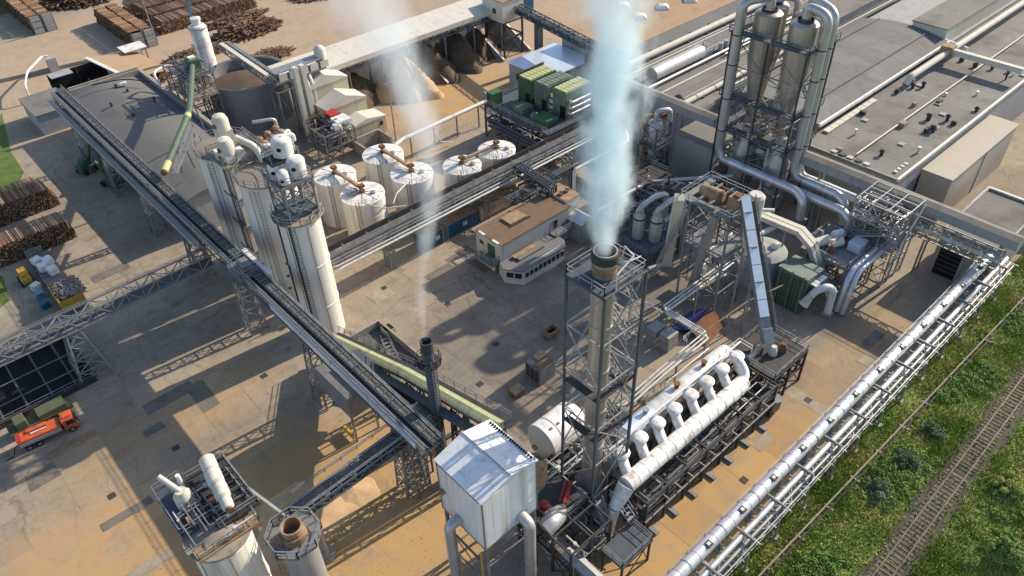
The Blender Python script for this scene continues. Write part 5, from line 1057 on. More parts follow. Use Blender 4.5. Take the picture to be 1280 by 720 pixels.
# ================================================================ large cyclone tower
QX0, QX1, QY0, QY1 = 107.6, 115.8, 53.0, 66.6
t = thing('cyclone_tower', 'tall lattice tower holding steel cyclones with three railed platforms', 'cyclone tower', (112, 60, 0))
for x in (QX0, QX1):
    for y in (QY0, (QY0+QY1)/2, QY1): MB().beam((x, y, 0), (x, y, 31), .26).build('column', 'darksteel', t)
mb = MB()
lv = [0, 5, 9.5, 14, 20, 25.5, 31]; ym = (QY0+QY1)/2
for i in range(len(lv)-1):
    a, b = lv[i], lv[i+1]
    for x in (QX0, QX1):
        for y0, y1 in ((QY0, ym), (ym, QY1)):
            mb.beam((x, y0, b), (x, y1, b), .16); mb.beam((x, y0 if i % 2 else y1, a), (x, y1 if i % 2 else y0, b), .12)
    for y in (QY0, ym, QY1):
        mb.beam((QX0, y, b), (QX1, y, b), .16); mb.beam((QX0 if i % 2 else QX1, y, a), (QX1 if i % 2 else QX0, y, b), .12)
mb.build('bracing', 'steel', t)
for z in (14, 20, 31):
    MB().box(QX0-.4, QX0+1.3, QY0-.4, QY1+.4, z-.15, z).build('deck', 'bluesteel', t); MB().box(QX0+1.3, QX1+.4, QY0-.4, QY0+1.1, z-.15, z).build('deck', 'bluesteel', t); MB().box(QX0+1.3, QX1+.4, QY1-1.0, QY1+.4, z-.15, z).build('deck', 'bluesteel', t)
    mb = rail_mb([(QX1+.4, QY0-.4, z), (QX0-.4, QY0-.4, z), (QX0-.4, QY1+.4, z), (QX1+.4, QY1+.4, z)], 1.1, 1.6, .09); mb.build('railing', 'bluesteel', t)
stair(t, (114.2, 53.6, 20), (114.2, 58.4, 25.5), .9); stair(t, (113.2, 58.4, 25.5), (113.2, 54, 31), .9); stair(t, (110.4, 60.4, 14), (110.4, 65.2, 20), .9)
for k, (x, y) in enumerate(((110.9, 56.2), (111.0, 62.6), (114.6, 57.6), (114.6, 63.8))):
    c = MB().lathe((x, y, 0), [(.6, 15), (.7, 17), (2.2, 26.6), (2.2, 34.0), (1.9, 34.3), (1.1, 34.4)], 32).build('cyclone', 'cyclonesteel', t, smooth=True)
    MB().lathe((x, y, 34.4), [(1.25, -.2), (1.25, .4), (1.1, .4)], 24, caps=False).build('outlet_collar', 'darksteel', c, smooth=True)
    for q in range(3):
        a = R_(190+q*40); MB().beam((x+1.95*math.cos(a), y+1.95*math.sin(a), 30.2), (x+.9*math.cos(a), y+.9*math.sin(a), 20), .14).build('strut', 'steel', t)
for x, y, r in ((111.2, 56.0, 2.3), (113.4, 60.4, 2.0), (110.6, 62.4, 1.9)): MB().lathe((x, y, 0), [(r, 1), (r, 9.6), (r*.5, 11.4), (r*.4, 14.4)], 28).build('collector', 'duct', t, smooth=True)
for x, y in ((116.6, 55.4), (116.6, 61.0)): MB().pipe([(x, y, 1), (x, y, 35.4), (114.6, y+2, 35.4), (114.6, y+2.2, 34.2)], .6, 1.4, 18).build('riser_duct', 'duct', t, smooth=True)
pipework(t, 108, 115.5, 53.4, 66, 3, 19, 50, 'steel', (.07, .2), seed=81)
ducts = [((106.9, 65.2), 106.9, 49.2, 8.6, (111.0, 62.6), .72), ((108.7, 66.0), 108.7, 41.4, 7.4, (114.6, 63.8), .72), ((110.6, 52.4), 110.6, 43.6, 8.6, (110.9, 56.2), .72), ((112.2, 52.3), 112.2, 37.0, 8.2, (114.6, 57.6), .72)]
for k, ((vx, vy), hx, hy, hz, (tx, ty_), r) in enumerate(ducts):
    t = thing('duct_run', ['outermost silver duct bending from the cyclones into a short elbow', 'silver duct behind it ending in the longest low run', 'silver duct falling from the cyclone corner to a short elbow', 'rear silver duct from the cyclone corner reaching the steel frame'][k], 'duct', (vx, vy, 0), 'silver ducts of the cyclone tower')
    MB().pipe([(tx, ty_, 34.8), (tx, ty_, 36.6), (vx, vy, 36.2), (vx, vy, hz+1.6), (hx, vy-.9, hz), (hx, hy, hz), (hx-.4, hy-1.7, hz-1.0), (hx-.5, hy-2.0, hz-4.6)], r, 1.9, 20, 8).build('duct', 'duct', t, smooth=True)
    MB().pipe([(hx, vy-2.4, hz), (hx, hy, hz), (hx-.4, hy-1.7, hz-1.0), (hx-.5, hy-2.0, hz-4.4)], r+.03, 1.8, 20, 8).build('cladding', 'silver', t, smooth=True)
    for z in (14, 20, 26, 31): MB().lathe((vx, vy, z), [(r, -.08), (r+.08, -.08), (r+.08, .08), (r, .08)], 20, caps=False).build('flange', 'darksteel', t, smooth=True)
    y = vy-6
    while y > hy+1: MB().lathe((hx, y, hz), [(r+.03, 0), (r+.11, 0), (r+.11, .16), (r+.03, .16)], 20, axis=(0, 1, 0), caps=False).build('flange', 'duct', t, smooth=True); MB().beam((hx, y, 0), (hx, y, hz-r), .2).build('support', 'steel', t); y -= 6
    MB().cbox((hx-.5, hy-2.0, hz-6.4), 1.9, 1.9, 2.0).build('outlet_box', 'steel', t)
# ================================================================ dense steel frame near the gallery and machine decks
t = thing('steel_frame_tower', 'dense galvanised steel frame full of pipes at the gallery crossing', 'steel frame', (108, 34.5, 0))
frame(t, 104.4, 111.0, 30.8, 38.4, [3.4, 6.8, 10.2, 13.4], 3, 3, 'galv', .2, .16)
pipework(t, 104.4, 111, 30.8, 38.4, 5, 13, 64, 'galv', (.05, .13), seed=91)
for z in (6.9, 10.3): deck(t, 104.4, 107.5, 33, 38.4, z, 'steel', 'galv')
stair(t, (104, 38, 6.9), (104, 31.5, 10.2), .9); MB().beam((104.0, 30.6, 3.6), (108.6, 29.9, 14.2), .22).build('strut', 'whitesteel', t)
t = thing('pump_deck', 'steel deck with cream and red pumps beside the silver duct ends', 'machine deck', (100.6, 37.5, 0))
frame(t, 96.8, 104, 33.8, 41.6, [3.2, 6.0], 2, 2, 'steel', .26, .2); deck(t, 96.8, 104, 33.8, 41.6, 6.3, 'steel', 'galv')
for k, (x, y, m, L) in enumerate(((99.2, 39.6, 'cream', 2.6), (100.4, 38.0, 'cream', 2.2), (102.6, 38.8, 'whitepaint', 1.6))): MB().lathe((x, y, 7.2), [(.2, -L/2-.2), (.75, -L/2), (.8, L/2), (.3, L/2+.3)], 18, axis=(1, -.35, 0)).build('pump', m, t, smooth=True)
for x, y in ((98.6, 37.6), (102.2, 36.6)): MB().lathe((x, y, 6.3), [(.5, 0), (.5, .9), (.3, 1.2)], 14).build('motor', 'rust', t, smooth=True)
MB().box(101.2, 103.8, 34.4, 36.4, 6.3, 7.8).build('cabinet', 'skypanel', t, bevel=.04); MB().box(97.4, 103.6, 33.2, 34.2, 4.6, 6.1).build('panel', 'greengrey', t)
pipework(t, 96.8, 104, 33.8, 41.6, .8, 8, 34, 'galv', (.06, .15), seed=95)
t = thing('bent_duct_pair', 'pair of square beige ducts bending down toward the green press house', 'duct', (96, 44, 0))
for k, o in enumerate((0, 1.1)):
    P = [V((94.6+o, 52, 9.6)), V((95.4+o, 42.0, 9.6)), V((95.2+o, 39.6, 8.4)), V((95.4+o*.7, 35.2, 1.0))]
    for a, b in zip(P[:-1], P[1:]): MB().beam(a, b+(b-a).normalized()*.25, .85, .8).build('duct', 'cream' if (b-a).z > -2 else 'duct', t)
for y in (50, 44): MB().beam((95.4, y, 0), (95.4, y, 9.2), .24).build('support', 'steel', t)
t = thing('grey_bunker', 'low round grey tank with machinery beside the tray conveyor', 'tank', (93.4, 45.0, 0))
MB().lathe((93.0, 45.6, 0), [(3.6, 0), (3.6, 5.6), (2.8, 6.0)], 32).build('shell', 'greywall', t, smooth=True); MB().lathe((92.6, 46.4, 5.9), [(.9, 0), (.9, .7), (.4, 1.0)], 16).build('motor', 'cream', t, smooth=True); MB().lathe((94.4, 44.6, 5.9), [(.7, 0), (.7, .6), (.3, .9)], 16).build('motor', 'whitepaint', t, smooth=True)
MB().tube((90.6, 46.8, 8.6), (95.2, 46.0, 8.6), .42, 14).build('cross_pipe', 'whitesteel', t, smooth=True)
t = thing('press_house', 'green ribbed press house with a row of light blue skylights', 'press house', (91.6, 38.4, 0))
MB().box(89.6, 94.4, 36.2, 41.0, 0, 6.2).build('wall', 'green', t); MB().extr([(89.5, 36.1, 6.203), (94.5, 36.1, 5.6+.603), (94.5, 36.1, 6.3+.05), (89.5, 36.1, 6.9)], (0, 5.0, 0)).build('roof', 'greengrey', t)
for i in range(9): MB().box(89.54, 89.6, 36.3+i*.52, 36.5+i*.52, .2, 6.1).build('rib', 'greengrey', t)
for i in range(4): MB().box(91.0+i*.85, 91.7+i*.85, 35.3, 36.15, 5.2, 5.35).build('skylight', 'skypanel', t)
MB().box(90.9, 94.4, 35.25, 36.18, 5.0, 5.18).build('canopy', 'steel', t)
for i in range(3): MB().beam((89.3, 36.6+i*1.9, 0), (89.3, 36.6+i*1.9, 7.4), .16).build('post', 'steel', t)
t = thing('elbow_duct', 'fat white goose-neck duct rising beside the green press house', 'duct', (92, 34, 0))
MB().pipe([(90.4, 35.6, 3.4), (90.8, 35.0, 5.0), (92.2, 34.0, 5.4), (93.0, 33.4, 4.6), (92.8, 33.2, .2)], .58, 1.0, 18, 8).build('duct', 'whitepaint', t, smooth=True); MB().cone((90.4, 35.6, 3.4), (89.8, 36.0, 2.2), .6, .9, 16).build('bell', 'whitepaint', t, smooth=True); MB().cbox((92.8, 33.2, 0), 1.4, 1.4, .5).build('base', 'concrete', t)
t = thing('silver_pipe_pair', 'two parallel silver pipes bending down to the driveway', 'pipe', (100, 33.5, 0))
for o, r in ((0, .5), (-.95, .4)): MB().pipe([(108.5, 33.2+o, 6.6), (97.4, 33.2+o, 6.2), (95.0, 32.6+o, 4.4), (94.4, 32.6+o, .2)], r, 1.3, 18, 8).build('pipe', 'silver', t, smooth=True)
for x in (99, 104): MB().beam((x, 32.8, 0), (x, 32.8, 5.6), .24).build('post', 'steel', t); MB().beam((x, 31.6, 5.6), (x, 34, 5.6), .2).build('bearer', 'steel', t)
# ================================================================ grey enclosed gallery along the hall fronts
t = thing('enclosed_gallery', 'long grey enclosed gallery running along the fronts of the halls', 'gallery', (112.5, 55, 0))
for i in range(13): y0 = 17.0+i*6.0; MB().box(111.4, 113.4, y0, y0+5.97, 10.9, 12.5).build('wall_panel', 'greywall', t); MB().extr([(111.25, y0, 12.503), (113.55, y0, 12.503), (112.4, y0, 12.8)], (0, 5.97, 0)).build('roof_panel', 'roofgrey', t)
for y in (19, 29, 41, 48, 68, 78, 88):
    for x in (111.5, 113.3): MB().beam((x, y, 0), (x, y, 10.9), .26).build('post', 'steel', t)
girder(t, (110.2, 18, 8.2), (110.2, 38, 8.2), 1.8, 2.2, 9, .15, .1, 'galv'); mb = rail_mb([(109.2, 18, 10.6), (109.2, 38, 10.6)], 1.1, 2, .07); mb.build('railing', 'galv', t)
MB().tube((110.0, 18, 9.2), (110.0, 44, 9.2), .3, 12).build('pipe', 'whitesteel', t, smooth=True); MB().tube((110.7, 18, 8.8), (110.7, 44, 8.8), .16, 10).build('pipe', 'galv', t, smooth=True); MB().tube((109.5, 18, 8.6), (109.5, 40, 8.6), .13, 10).build('pipe', 'rusttan', t, smooth=True)
for y in np.arange(19, 38, 2.2): MB().cbox((109.7, y, 8.0), .3, .3, .5).build('valve', 'galv', t)
# ================================================================ halls
def roof_panels(t, x0, x1, y0, y1, z, th, m, pw, ny):
    nx = int((x1-x0)/pw); w_, h_ = (x1-x0)/nx, (y1-y0)/ny; me = None
    for i in range(nx):
        for j in range(ny):
            if me is None: o = MB().box(x0, x0+w_-.03, y0, y0+h_-.03, z, z+th).build('roof_panel', m, t); me = o.data
            else: o = bpy.data.objects.new('roof_panel', me); COL.objects.link(o); o.parent = t; o.location = (i*w_, j*h_, 0.02*((i*7+j*3) % 3)/3)
def parapet(t, x0, x1, y0, y1, z, m='whitesteel', h=.35, w_=.3):
    for a in ((x0, x1, y0, y0+w_), (x0, x1, y1-w_, y1), (x0, x0+w_, y0+w_, y1-w_), (x1-w_, x1, y0+w_, y1-w_)): MB().box(*a, z+.003, z+h).build('parapet', m, t)
t = thing('loading_house', 'concrete-fronted loading house with dark roller opening under the gallery', 'building', (120, 27, 0))
MB().box(114.4, 131, 19.4, 27.7, 0, 7.6).build('wall', 'concrete', t); MB().box(114.3, 131.1, 19.3, 27.8, 7.603, 7.8).build('roof', 'roofgrey', t)
MB().box(114.2, 114.4, 23.2, 27.4, 0, 5.4).build('door_frame', 'greywall', t); MB().box(114.15, 114.2, 23.6, 27.0, 0, 5.0).build('door_opening', 'black', t)
for i in range(5): MB().box(114.08, 114.15, 23.6, 27.0, .9+i*.85, 1.2+i*.85).build('slat', 'darksteel', t)
stair(t, (113.6, 23, 0.2), (113.6, 19.6, 3.6), .9); parapet(t, 114.3, 131.1, 19.3, 27.8, 7.8, 'greywall')
t = thing('vent_hall', 'flat-roofed factory hall with many small vents and a long roof pipe', 'hall', (160, 47, 0))
MB().box(118.6, 260, 38.0, 56.2, 0, 10.0).build('wall', 'greywall', t); roof_panels(t, 118.4, 260, 37.8, 56.3, 10.003, .2, 'roofgrey', 6.2, 2)
MB().box(118.4, 260, 37.8, 38.2, 10.2, 10.75).build('parapet', 'whitesteel', t); MB().box(118.4, 118.8, 38.2, 56.3, 10.2, 10.6).build('parapet', 'steel', t)
MB().tube((121, 46.8, 10.75), (260, 46.8, 10.75), .16, 10).build('roof_pipe', 'cream', t, smooth=True)
rd = random.Random(5)
for i in range(34):
    x, y = rd.uniform(121, 175), rd.uniform(39.2, 55); h = rd.uniform(.4, 1.1); k = i % 4
    if k == 0: MB().lathe((x, y, 10.2), [(.3, 0), (.3, h), (.55, h), (.2, h+.4)], 12).build('roof_vent', 'darksteel', t, smooth=True)
    elif k == 1: MB().cbox((x, y, 10.2), rd.uniform(.5, 1.7), rd.uniform(.5, 1.2), h*.8).build('roof_unit', ('rust', 'darksteel', 'galv', 'dustdeck')[rd.randint(0, 3)], t)
    elif k == 2: MB().lathe((x, y, 10.2), [(.22, 0), (.22, h), (.3, h+.1)], 10).build('roof_vent', 'whitepaint', t, smooth=True)
    else: MB().cbox((x, y, 10.2), 1.1, 1.1, .25).build('roof_hatch', 'greywall', t)
for p in (G(1160, 150, 10.2), G(1165, 165, 10.2)): MB().lathe(p, [(.4, 0), (.4, 1.0), (.65, 1.1), (.3, 1.4)], 14).build('roof_fan', 'darksteel', t, smooth=True)
for i in range(4): MB().cbox((121+i*1.2, 39.6, 10.2), .6, .6, .3).build('roof_light', 'cream', t)
for i in range(5): MB().cbox((119.4, 44+i*1.5, 10.2), .9, 1.0, .6).build('roof_unit', 'darksteel' if i % 2 else 'galv', t)
t = thing('slate_hall', 'hall with broad slate-grey curved roof and white front gutter', 'hall', (150, 66, 0))
MB().box(124.4, 176.2, 56.4, 76, 0, 11.6).build('wall', 'steel', t); MB().box(176.25, 260, 56.4, 76, 0, 10.6).build('rear_wall', 'greywall', t)
vs = []; n = 12; poly = [(124.2, 56.2+i*(20.0/n), 10.65+1.6*math.sin(math.pi*(.04+.92*i/n))-.1) for i in range(n+1)]
for i in range(9): MB().extr([(px_+i*5.78, y_, z_+1.0) for px_, y_, z_ in poly]+[(124.2+i*5.78, 76.2, 11.65), (124.2+i*5.78, 56.2, 11.65)], (5.74, 0, 0)).build('roof_panel', 'roofslate', t)
MB().box(124.2, 176.2, 55.7, 56.15, 11.3, 11.9).build('gutter', 'whitepaint', t)
for x in list(np.arange(125, 143, 2.0))+list(np.arange(158, 168, 2.0)): MB().box(x, x+1.85, 54.3, 55.4, 10.3, 10.62).build('ridge_light', 'cream', t)
MB().pipe([(176.8, 66, 11.4), (176.8, 60, 11.6), (176.8, 52, 10.9)], .6, 2, 14).build('rim_flashing', 'whitepaint', t, smooth=True)
MB().box(176.3, 215, 57, 64.5, 10.603, 14).build('upper_storey', 'cream', t); MB().box(176.1, 215, 56.8, 64.7, 14.003, 14.2).build('upper_roof', 'roofgrey', t)
for y in (60.5, 66.2, 71.8): MB().box(124.3, 176, y-.09, y+.09, 12.75, 12.95).build('roof_ridge', 'roofgrey', t)
for y in (76.25,): MB().box(124.4, 260, y-.2, y+.2, 11.7, 12.1).build('edge_strip', 'cream', t)
t = thing('beige_block', 'plain tan flat-roofed block standing before the vent hall', 'building', (147, 37, 0))
MB().box(127.6, 155, 32.6, 37.6, 0, 8.8).build('wall', 'blockbeige', t); MB().box(127.4, 155.2, 32.4, 37.7, 8.803, 8.95).build('roof', 'blockbeige', t)
MB().box(141.5, 141.7, 32.5, 32.6, 0, 8.6).build('seam', 'steel', t)
p = V((136, 26, 0)); t = thing('white_roof_hut', 'small block with bright white flat roof past the gallery', 'building', p)
MB().box(131.6, 138.4, 23.6, 29.2, 0, 4).build('wall', 'cream', t); MB().box(131.4, 138.6, 23.4, 29.4, 4.003, 4.2).build('roof', 'whitepaint', t)
t = thing('grey_end_hall', 'plain blue-grey gabled shed end beyond the pipeline', 'building', (146, 22, 0)); MB().box(138.8, 190, 16.8, 23.2, 0, 5).build('wall', 'greywall', t); MB().extr([(138.6, 16.6, 5.003), (138.6, 23.4, 5.003), (138.6, 20, 7)], (52, 0, 0)).build('roof', 'roofslate', t)
t = thing('flat_hall', 'wide grey-brown flat-roofed hall crossed by long pipes', 'hall', (170, 84, 0))
MB().box(116.2, 290, 76.2, 96, 0, 10.0).build('wall', 'greywall', t); roof_panels(t, 116.0, 290, 76.3, 96.2, 10.003, .2, 'roofgrey', 7.3, 3)
for y in (82.6, 93.6): MB().extr([(118, y-1.1, 10.21), (118, y+1.1, 10.21), (118, y, 10.9)], (150, 0, 0)).build('ridge_monitor', 'roofslate', t); MB().box(118, 268, y-1.3, y-1.15, 10.21, 10.5).build('pale_flashing', 'cream', t)
MB().box(108.4, 124.2, 66.8, 75.9, 0, 8.6).build('annex', 'greywall', t); MB().box(108.2, 124.2, 66.6, 75.9, 8.603, 8.8).build('annex_roof', 'roofgrey', t)
MB().tube((115, 79.4, 10.9), (152, 79.4, 10.9), .5, 14).build('roof_pipe', 'cream', t, smooth=True); MB().tube((112, 88.6, 10.9), (230, 88.6, 10.9), .34, 12).build('roof_pipe', 'duct', t, smooth=True); MB().tube((140, 87.6, 10.8), (230, 87.6, 10.8), .24, 12).build('roof_pipe', 'galv', t, smooth=True)
for x in np.arange(116, 150, 5): MB().cbox((x, 79.4, 10.2), .3, 1.2, .4).build('pipe_rest', 'steel', t)
for x in np.arange(119, 152, 6): MB().lathe((x, 79.4, 10.9), [(.5, -.12), (.56, -.12), (.56, .12), (.5, .12)], 14, axis=(1, 0, 0), caps=False).build('joint', 'greywall', t, smooth=True)
MB().lathe((119, 90.6, 12.0), [(1.5, 0), (1.5, 16)], 24, axis=(1, 0, 0)).build('roof_duct', 'duct', t, smooth=True); MB().box(135, 138.5, 89.6, 92.4, 10.2, 11.6).build('plant_frame', 'steel', t); mb = rail_mb([(135, 89.6, 11.6), (138.5, 89.6, 11.6), (138.5, 92.4, 11.6), (135, 92.4, 11.6)], 1, 1, .12, True); mb.build('railing', 'whitesteel', t)
for x in (141, 143): MB().lathe((x, 89.6, 10.2), [(.5, 0), (.5, 2.2), (.6, 2.3)], 12).build('roof_vent', 'galv', t, smooth=True)
for x0 in (168, 205): MB().box(x0, x0+28, 77.5, 85.6, 10.203, 13.4).build('roof_house', 'greywall', t); MB().box(x0-.2, x0+28.2, 77.3, 85.8, 13.403, 13.6).build('roof_house_top', 'roofgrey', t)
MB().tube((152, 76.6, 12.2), (290, 76.6, 12.2), .26, 10).build('roof_pipe', 'darksteel', t, smooth=True)
for y in (96.0, 85.9): MB().box(116.2, 290, y-.18, y+.18, 10.24, 10.6).build('edge_strip', 'cream', t)
for y in (79.9, 90.8): MB().box(125, 290, y-.5, y+.5, 10.24, 10.7).build('long_ridge', 'roofslate', t)
t = thing('north_hall', 'tan gravel-roofed hall with white skylight domes', 'hall', (190, 112, 0))
MB().box(128, 300, 97.5, 125, 0, 9.4).build('wall', 'greywall', t); roof_panels(t, 127.8, 300, 97.3, 106.4, 9.403, .2, 'roofslate', 8, 1); roof_panels(t, 127.8, 300, 106.5, 125.2, 9.403, .2, 'rooftan', 8, 2)
MB().tube((122, 99.2, 10.6), (300, 99.2, 10.6), .7, 16).build('roof_pipe', 'cream', t, smooth=True); MB().tube((122, 96.9, 10.4), (230, 96.9, 10.4), .28, 10).build('roof_pipe', 'steel', t, smooth=True)
for x in np.arange(128, 200, 7): MB().cbox((x, 99.2, 9.6), .3, 1.6, .35).build('pipe_rest', 'steel', t); MB().cbox((x+2, 99.9, 9.6), .5, .5, 1.6).build('roof_unit', 'darksteel', t)
for px, py in ((828, 10), (800, 22), (862, 1), (812, -8), (778, 8)):
    p = G(px, py, 9.6); MB().lathe(p, [(2.2, 0), (2.2, .3), (1.4, .8), (.3, 1.0)], 4).build('skylight_dome', 'whitepaint', t)
t = thing('blue_grey_shed', 'low pale blue-grey roof behind the chiller units', 'building', (118, 122, 0)); MB().box(112.5, 127.5, 114.2, 127, 0, 5.6).build('wall', 'greywall', t); MB().box(112.2, 127.6, 114, 127.3, 5.603, 5.8).build('roof', 'skypanel', t)
# raised belt and pipe over the halls
t = thing('roof_duct_bridge', 'tan duct bridge with bends crossing the vent hall roof', 'duct', (168, 50, 10))
MB().pipe([(152, 53.4, 11.0), (153, 53.2, 12.4), (185, 53.2, 12.4), (260, 53.2, 12.4)], .62, 1.2, 16).build('duct', 'cream', t, smooth=True)
MB().box(168.8, 169.9, 38.6, 53.6, 12.2, 13.3).build('cross_duct', 'cream', t); MB().box(168.2, 170.6, 52.2, 54.6, 11.8, 13.8).build('junction_box', 'rusttan', t)
for y in (41, 47): MB().beam((169.3, y, 10.2), (169.3, y, 12.2), .3).build('post', 'darksteel', t)
# ================================================================ log stacks
def log_mb(mb, a, b, r, n=7):
    return mb.cone(a, b, r, r*random.uniform(.8, 1.0), n)
def log_stack(label, x0, x1, y0, y1, h, along='y', r=.17, top=40, seed=1, m='bark', tm='barkred'):
    """stack of logs lying along x or y; every log of the top layer that shows is a part, the core is one part"""
    rd = random.Random(seed); t = thing('log_stack', label, 'log stack', ((x0+x1)/2, (y0+y1)/2, 0), 'log stacks')
    L = (y1-y0) if along == 'y' else (x1-x0); W = (x1-x0) if along == 'y' else (y1-y0); core = MB(); ends = MB(); nl = int(h/(r*1.75)); nw = int(W/(r*2.02)); cnt = 0; o0 = y0 if along == 'y' else x0; w0 = x0 if along == 'y' else y0
    me = {}
    for k in range(nl):
        for i in range(nw-(k % 2)):
            rr = r*rd.uniform(.72, 1.1); u = w0+r+i*r*2.02+(k % 2)*r+rd.uniform(-.03, .03); z = r+k*r*1.75
            edge = min(u-w0, w0+W-u)
            if z > .4+edge*2.4: continue
            topl = z+r*1.75 > min(.4+edge*2.4, h-.05) or k == nl-1
            s0, s1 = o0+rd.uniform(-.15, .25), o0+L-rd.uniform(-.15, .3)
            a, b = ((u, s0, z), (u, s1, z)) if along == 'y' else ((s0, u, z), (s1, u, z))
            if topl and cnt < top and k == nl-1:
                a = (a[0]+rd.uniform(-.1, .1), a[1], a[2]+rd.uniform(0, .12)) ; MB().cone(a, b, rr, rr*.85, 7).build('log', tm if rd.random() < .7 else 'cutwood', t); cnt += 1
            elif topl or i in (0, nw-2): log_mb(core, a, b, rr)
            else:
                mid = tuple((p+q)/2 for p, q in zip(a, b)); q = tuple(p+(m_-p)*.35 for p, m_ in zip(a, mid)); log_mb(core, a, q, rr, 6)
            e = tuple(p+(q-p)*(-.012) for p, q in zip(a, b)); e2 = tuple(p+(q-p)*.004 for p, q in zip(a, b))
            if rd.random() < .55: ends.cone(e2, e, rr*.78, rr*.78, 6)
    stuff(core.build('log_core', m, t)); stuff(ends.build('log_ends', 'cutwood', t)); return t
log_stack('dark log stack nearest the parked flatbed trailer', 2.0, 16.4, 137.2, 141.8, 4.0, 'y', .17, 80, 1)
log_stack('second dark log stack behind the one by the trailer', 1.0, 17.8, 150.6, 155.4, 4.2, 'y', .17, 80, 2)
log_stack('broken low log stack at the lawn corner', 9, 16.6, 159.0, 162.0, 2.2, 'y', .17, 40, 3)
for lab, x0, x1, y0, y1, h, sd in (('long log stack by the lawn with two rows of grey end frames', 41.4, 44.2, 246, 284, 5.0, 4), ('long log stack running beside the other row at the lawn', 44.6, 47.4, 246, 284, 4.8, 5), ('long reddish log stack with grey end frames casting shade on the lane', 57.2, 60.0, 213.6, 243, 4.6, 6), ('long reddish log stack next to the lamp mast', 60.4, 63.2, 213.6, 243, 4.6, 7)):
    t = log_stack(lab, x0, x1, y0, y1, h, 'x', .26, 90, sd, 'bark', 'barkred')
    for j in range(3): MB().box(x0+.1, x1-.1, y0-.5, y0-.25, .15+j*h/3, (j+1)*h/3-.1).build('end_frame', 'greywall', t)
    for x in (x0+.1, x1-.1): MB().beam((x, y0-.4, 0), (x, y0-.4, h+.4), .2).build('stake', 'steel', t)
def log_heap(label, x, y, sx, sy, h, n, seed, L=4.0, r=.2, rz=0.0):
    rd = random.Random(seed); t = thing('log_heap', label, 'log heap', (x, y, 0), 'loose log heaps'); mb = MB(); mb2 = MB()
    for i in range(n):
        q = rd.random()**.5; a = rd.uniform(0, 6.28); X, Y = q*sx*math.cos(a), q*sy*math.sin(a); z = max(.15, h*(1-q*q)*rd.uniform(.75, 1.0)); th = rz+rd.gauss(0, .5); dz = rd.gauss(0, .12); l = L*rd.uniform(.5, 1.1)/2
        d = V((math.cos(th), math.sin(th), dz))*l; c = V((x+X, y+Y, z+.1)); (mb if rd.random() < .62 else mb2).cone(c-d, c+d, r*rd.uniform(.6, 1.1), r*.6, 6)
    stuff(mb.build('logs', 'bark', t)); stuff(mb2.build('peeled_logs', 'barkred', t))
    c = MB(); k = 20; c.add([(x, y, h*.8)]+[(x+sx*.95*math.cos(6.283*i/k), y+sy*.95*math.sin(6.283*i/k), .02) for i in range(k)], [(0, 1+i, 1+(i+1) % k) for i in range(k)]); c.build('bark_core', 'bark', t)
for i, lab in enumerate(('brown log stack first behind the lamp mast', 'brown log stack second behind the lamp mast', 'brown log stack third behind the lamp mast', 'brown log stack furthest behind the lamp mast')):
    log_stack(lab, 66.5, 96+i*5, 219+i*7.5, 225+i*7.5, 3.8-.3*(i % 2), 'y', .28, 60, 20+i, 'barkred', 'barkred')
log_heap('loose brown logs lying in front of the long log stacks', 86, 214.5, 10, 2.6, 1.2, 260, 1, 4, .22, .2)
log_heap('dark rounded log heap beside the green grab near the white silo', 84.5, 204, 9.5, 5.5, 3.2, 700, 3, 4, .22, .2)
log_heap('strip of split logs lying between the white silo and canopy', 68, 199, 9, 3.5, 1.8, 420, 4, 3.5, .2, .2)
log_heap('scattered pale timber next to the round grey bin', 80, 184, 6.5, 3.5, 1.4, 240, 5, 4, .18, .5)
log_heap('log pieces heaped below the canopy by the arched hall', 52, 192, 5, 3.5, 2.0, 220, 6, 3, .2, .5)
log_heap('far dark log rows at the top edge of the log yard', 62, 268, 12, 10, 4, 700, 7, 5, .26, 1.4)
log_heap('long far log pile beside the dirt lane', 122, 216, 16, 7, 2.4, 500, 8, 5, .26, .3)
# lamp mast
for lab, px, py, h in (('thin steel lamp mast beside the reddish log stacks', 196, 54, 17), ('slim lamp mast standing by the sawdust yard', 495, 175, 13)):
    p = G(px, py); t = thing('lamp_mast', lab, 'lamp mast', p, 'lamp masts'); MB().cone((p.x, p.y, 0), (p.x, p.y, h), .2, .1, 8).build('mast', 'galv', t, smooth=True)
    MB().beam((p.x-.9, p.y, h), (p.x+.9, p.y, h), .12).build('cross_bar', 'galv', t)
    for s in (-.8, .8): MB().cbox((p.x+s, p.y, h-.35), .5, .3, .3).build('floodlight', 'steel', t)
# ================================================================ arched hall and yard buildings on the left
t = thing('arched_hall', 'dark grey arched-roof hall behind the long conveyor', 'hall', (39, 155, 0))
AX0, AX1, AY0, AY1 = 32.2, 46.6, 122.0, 178.0
MB().box(AX0, AX1, AY0, AY1, 0, 7.6).build('wall', 'greywall', t); n = 14
poly = [(AX0-.3+(AX1-AX0+.6)*i/n, AY0-.4, 7.603+1.1*math.sin(math.pi*i/n)) for i in range(n+1)]
MB().extr(poly+[(AX1+.2, AY0-.4, 7.604), (AX0-.2, AY0-.4, 7.604)], (0, AY1-AY0+.8, 0)).build('roof', 'roofslate', t, smooth=True)
MB().box(AX1+.3, AX1+1.1, AY0, AY1+1.2, 7.0, 8.8).build('edge_wall', 'concrete', t)
for i in range(2): MB().box(AX0-.5, AX1+.3, AY1+.4+i*.6, AY1+.8+i*.6, 7.6, 9.2+.3*i).build('end_parapet', 'concrete', t)
for x, y in ((36, 166), (41, 170), (43.5, 162), (37.5, 158), (40, 174)): MB().lathe((x, y, 8.3), [(.25, 0), (.25, .7), (.4, .8), (.1, 1.1)], 10).build('roof_vent', 'darksteel', t, smooth=True)
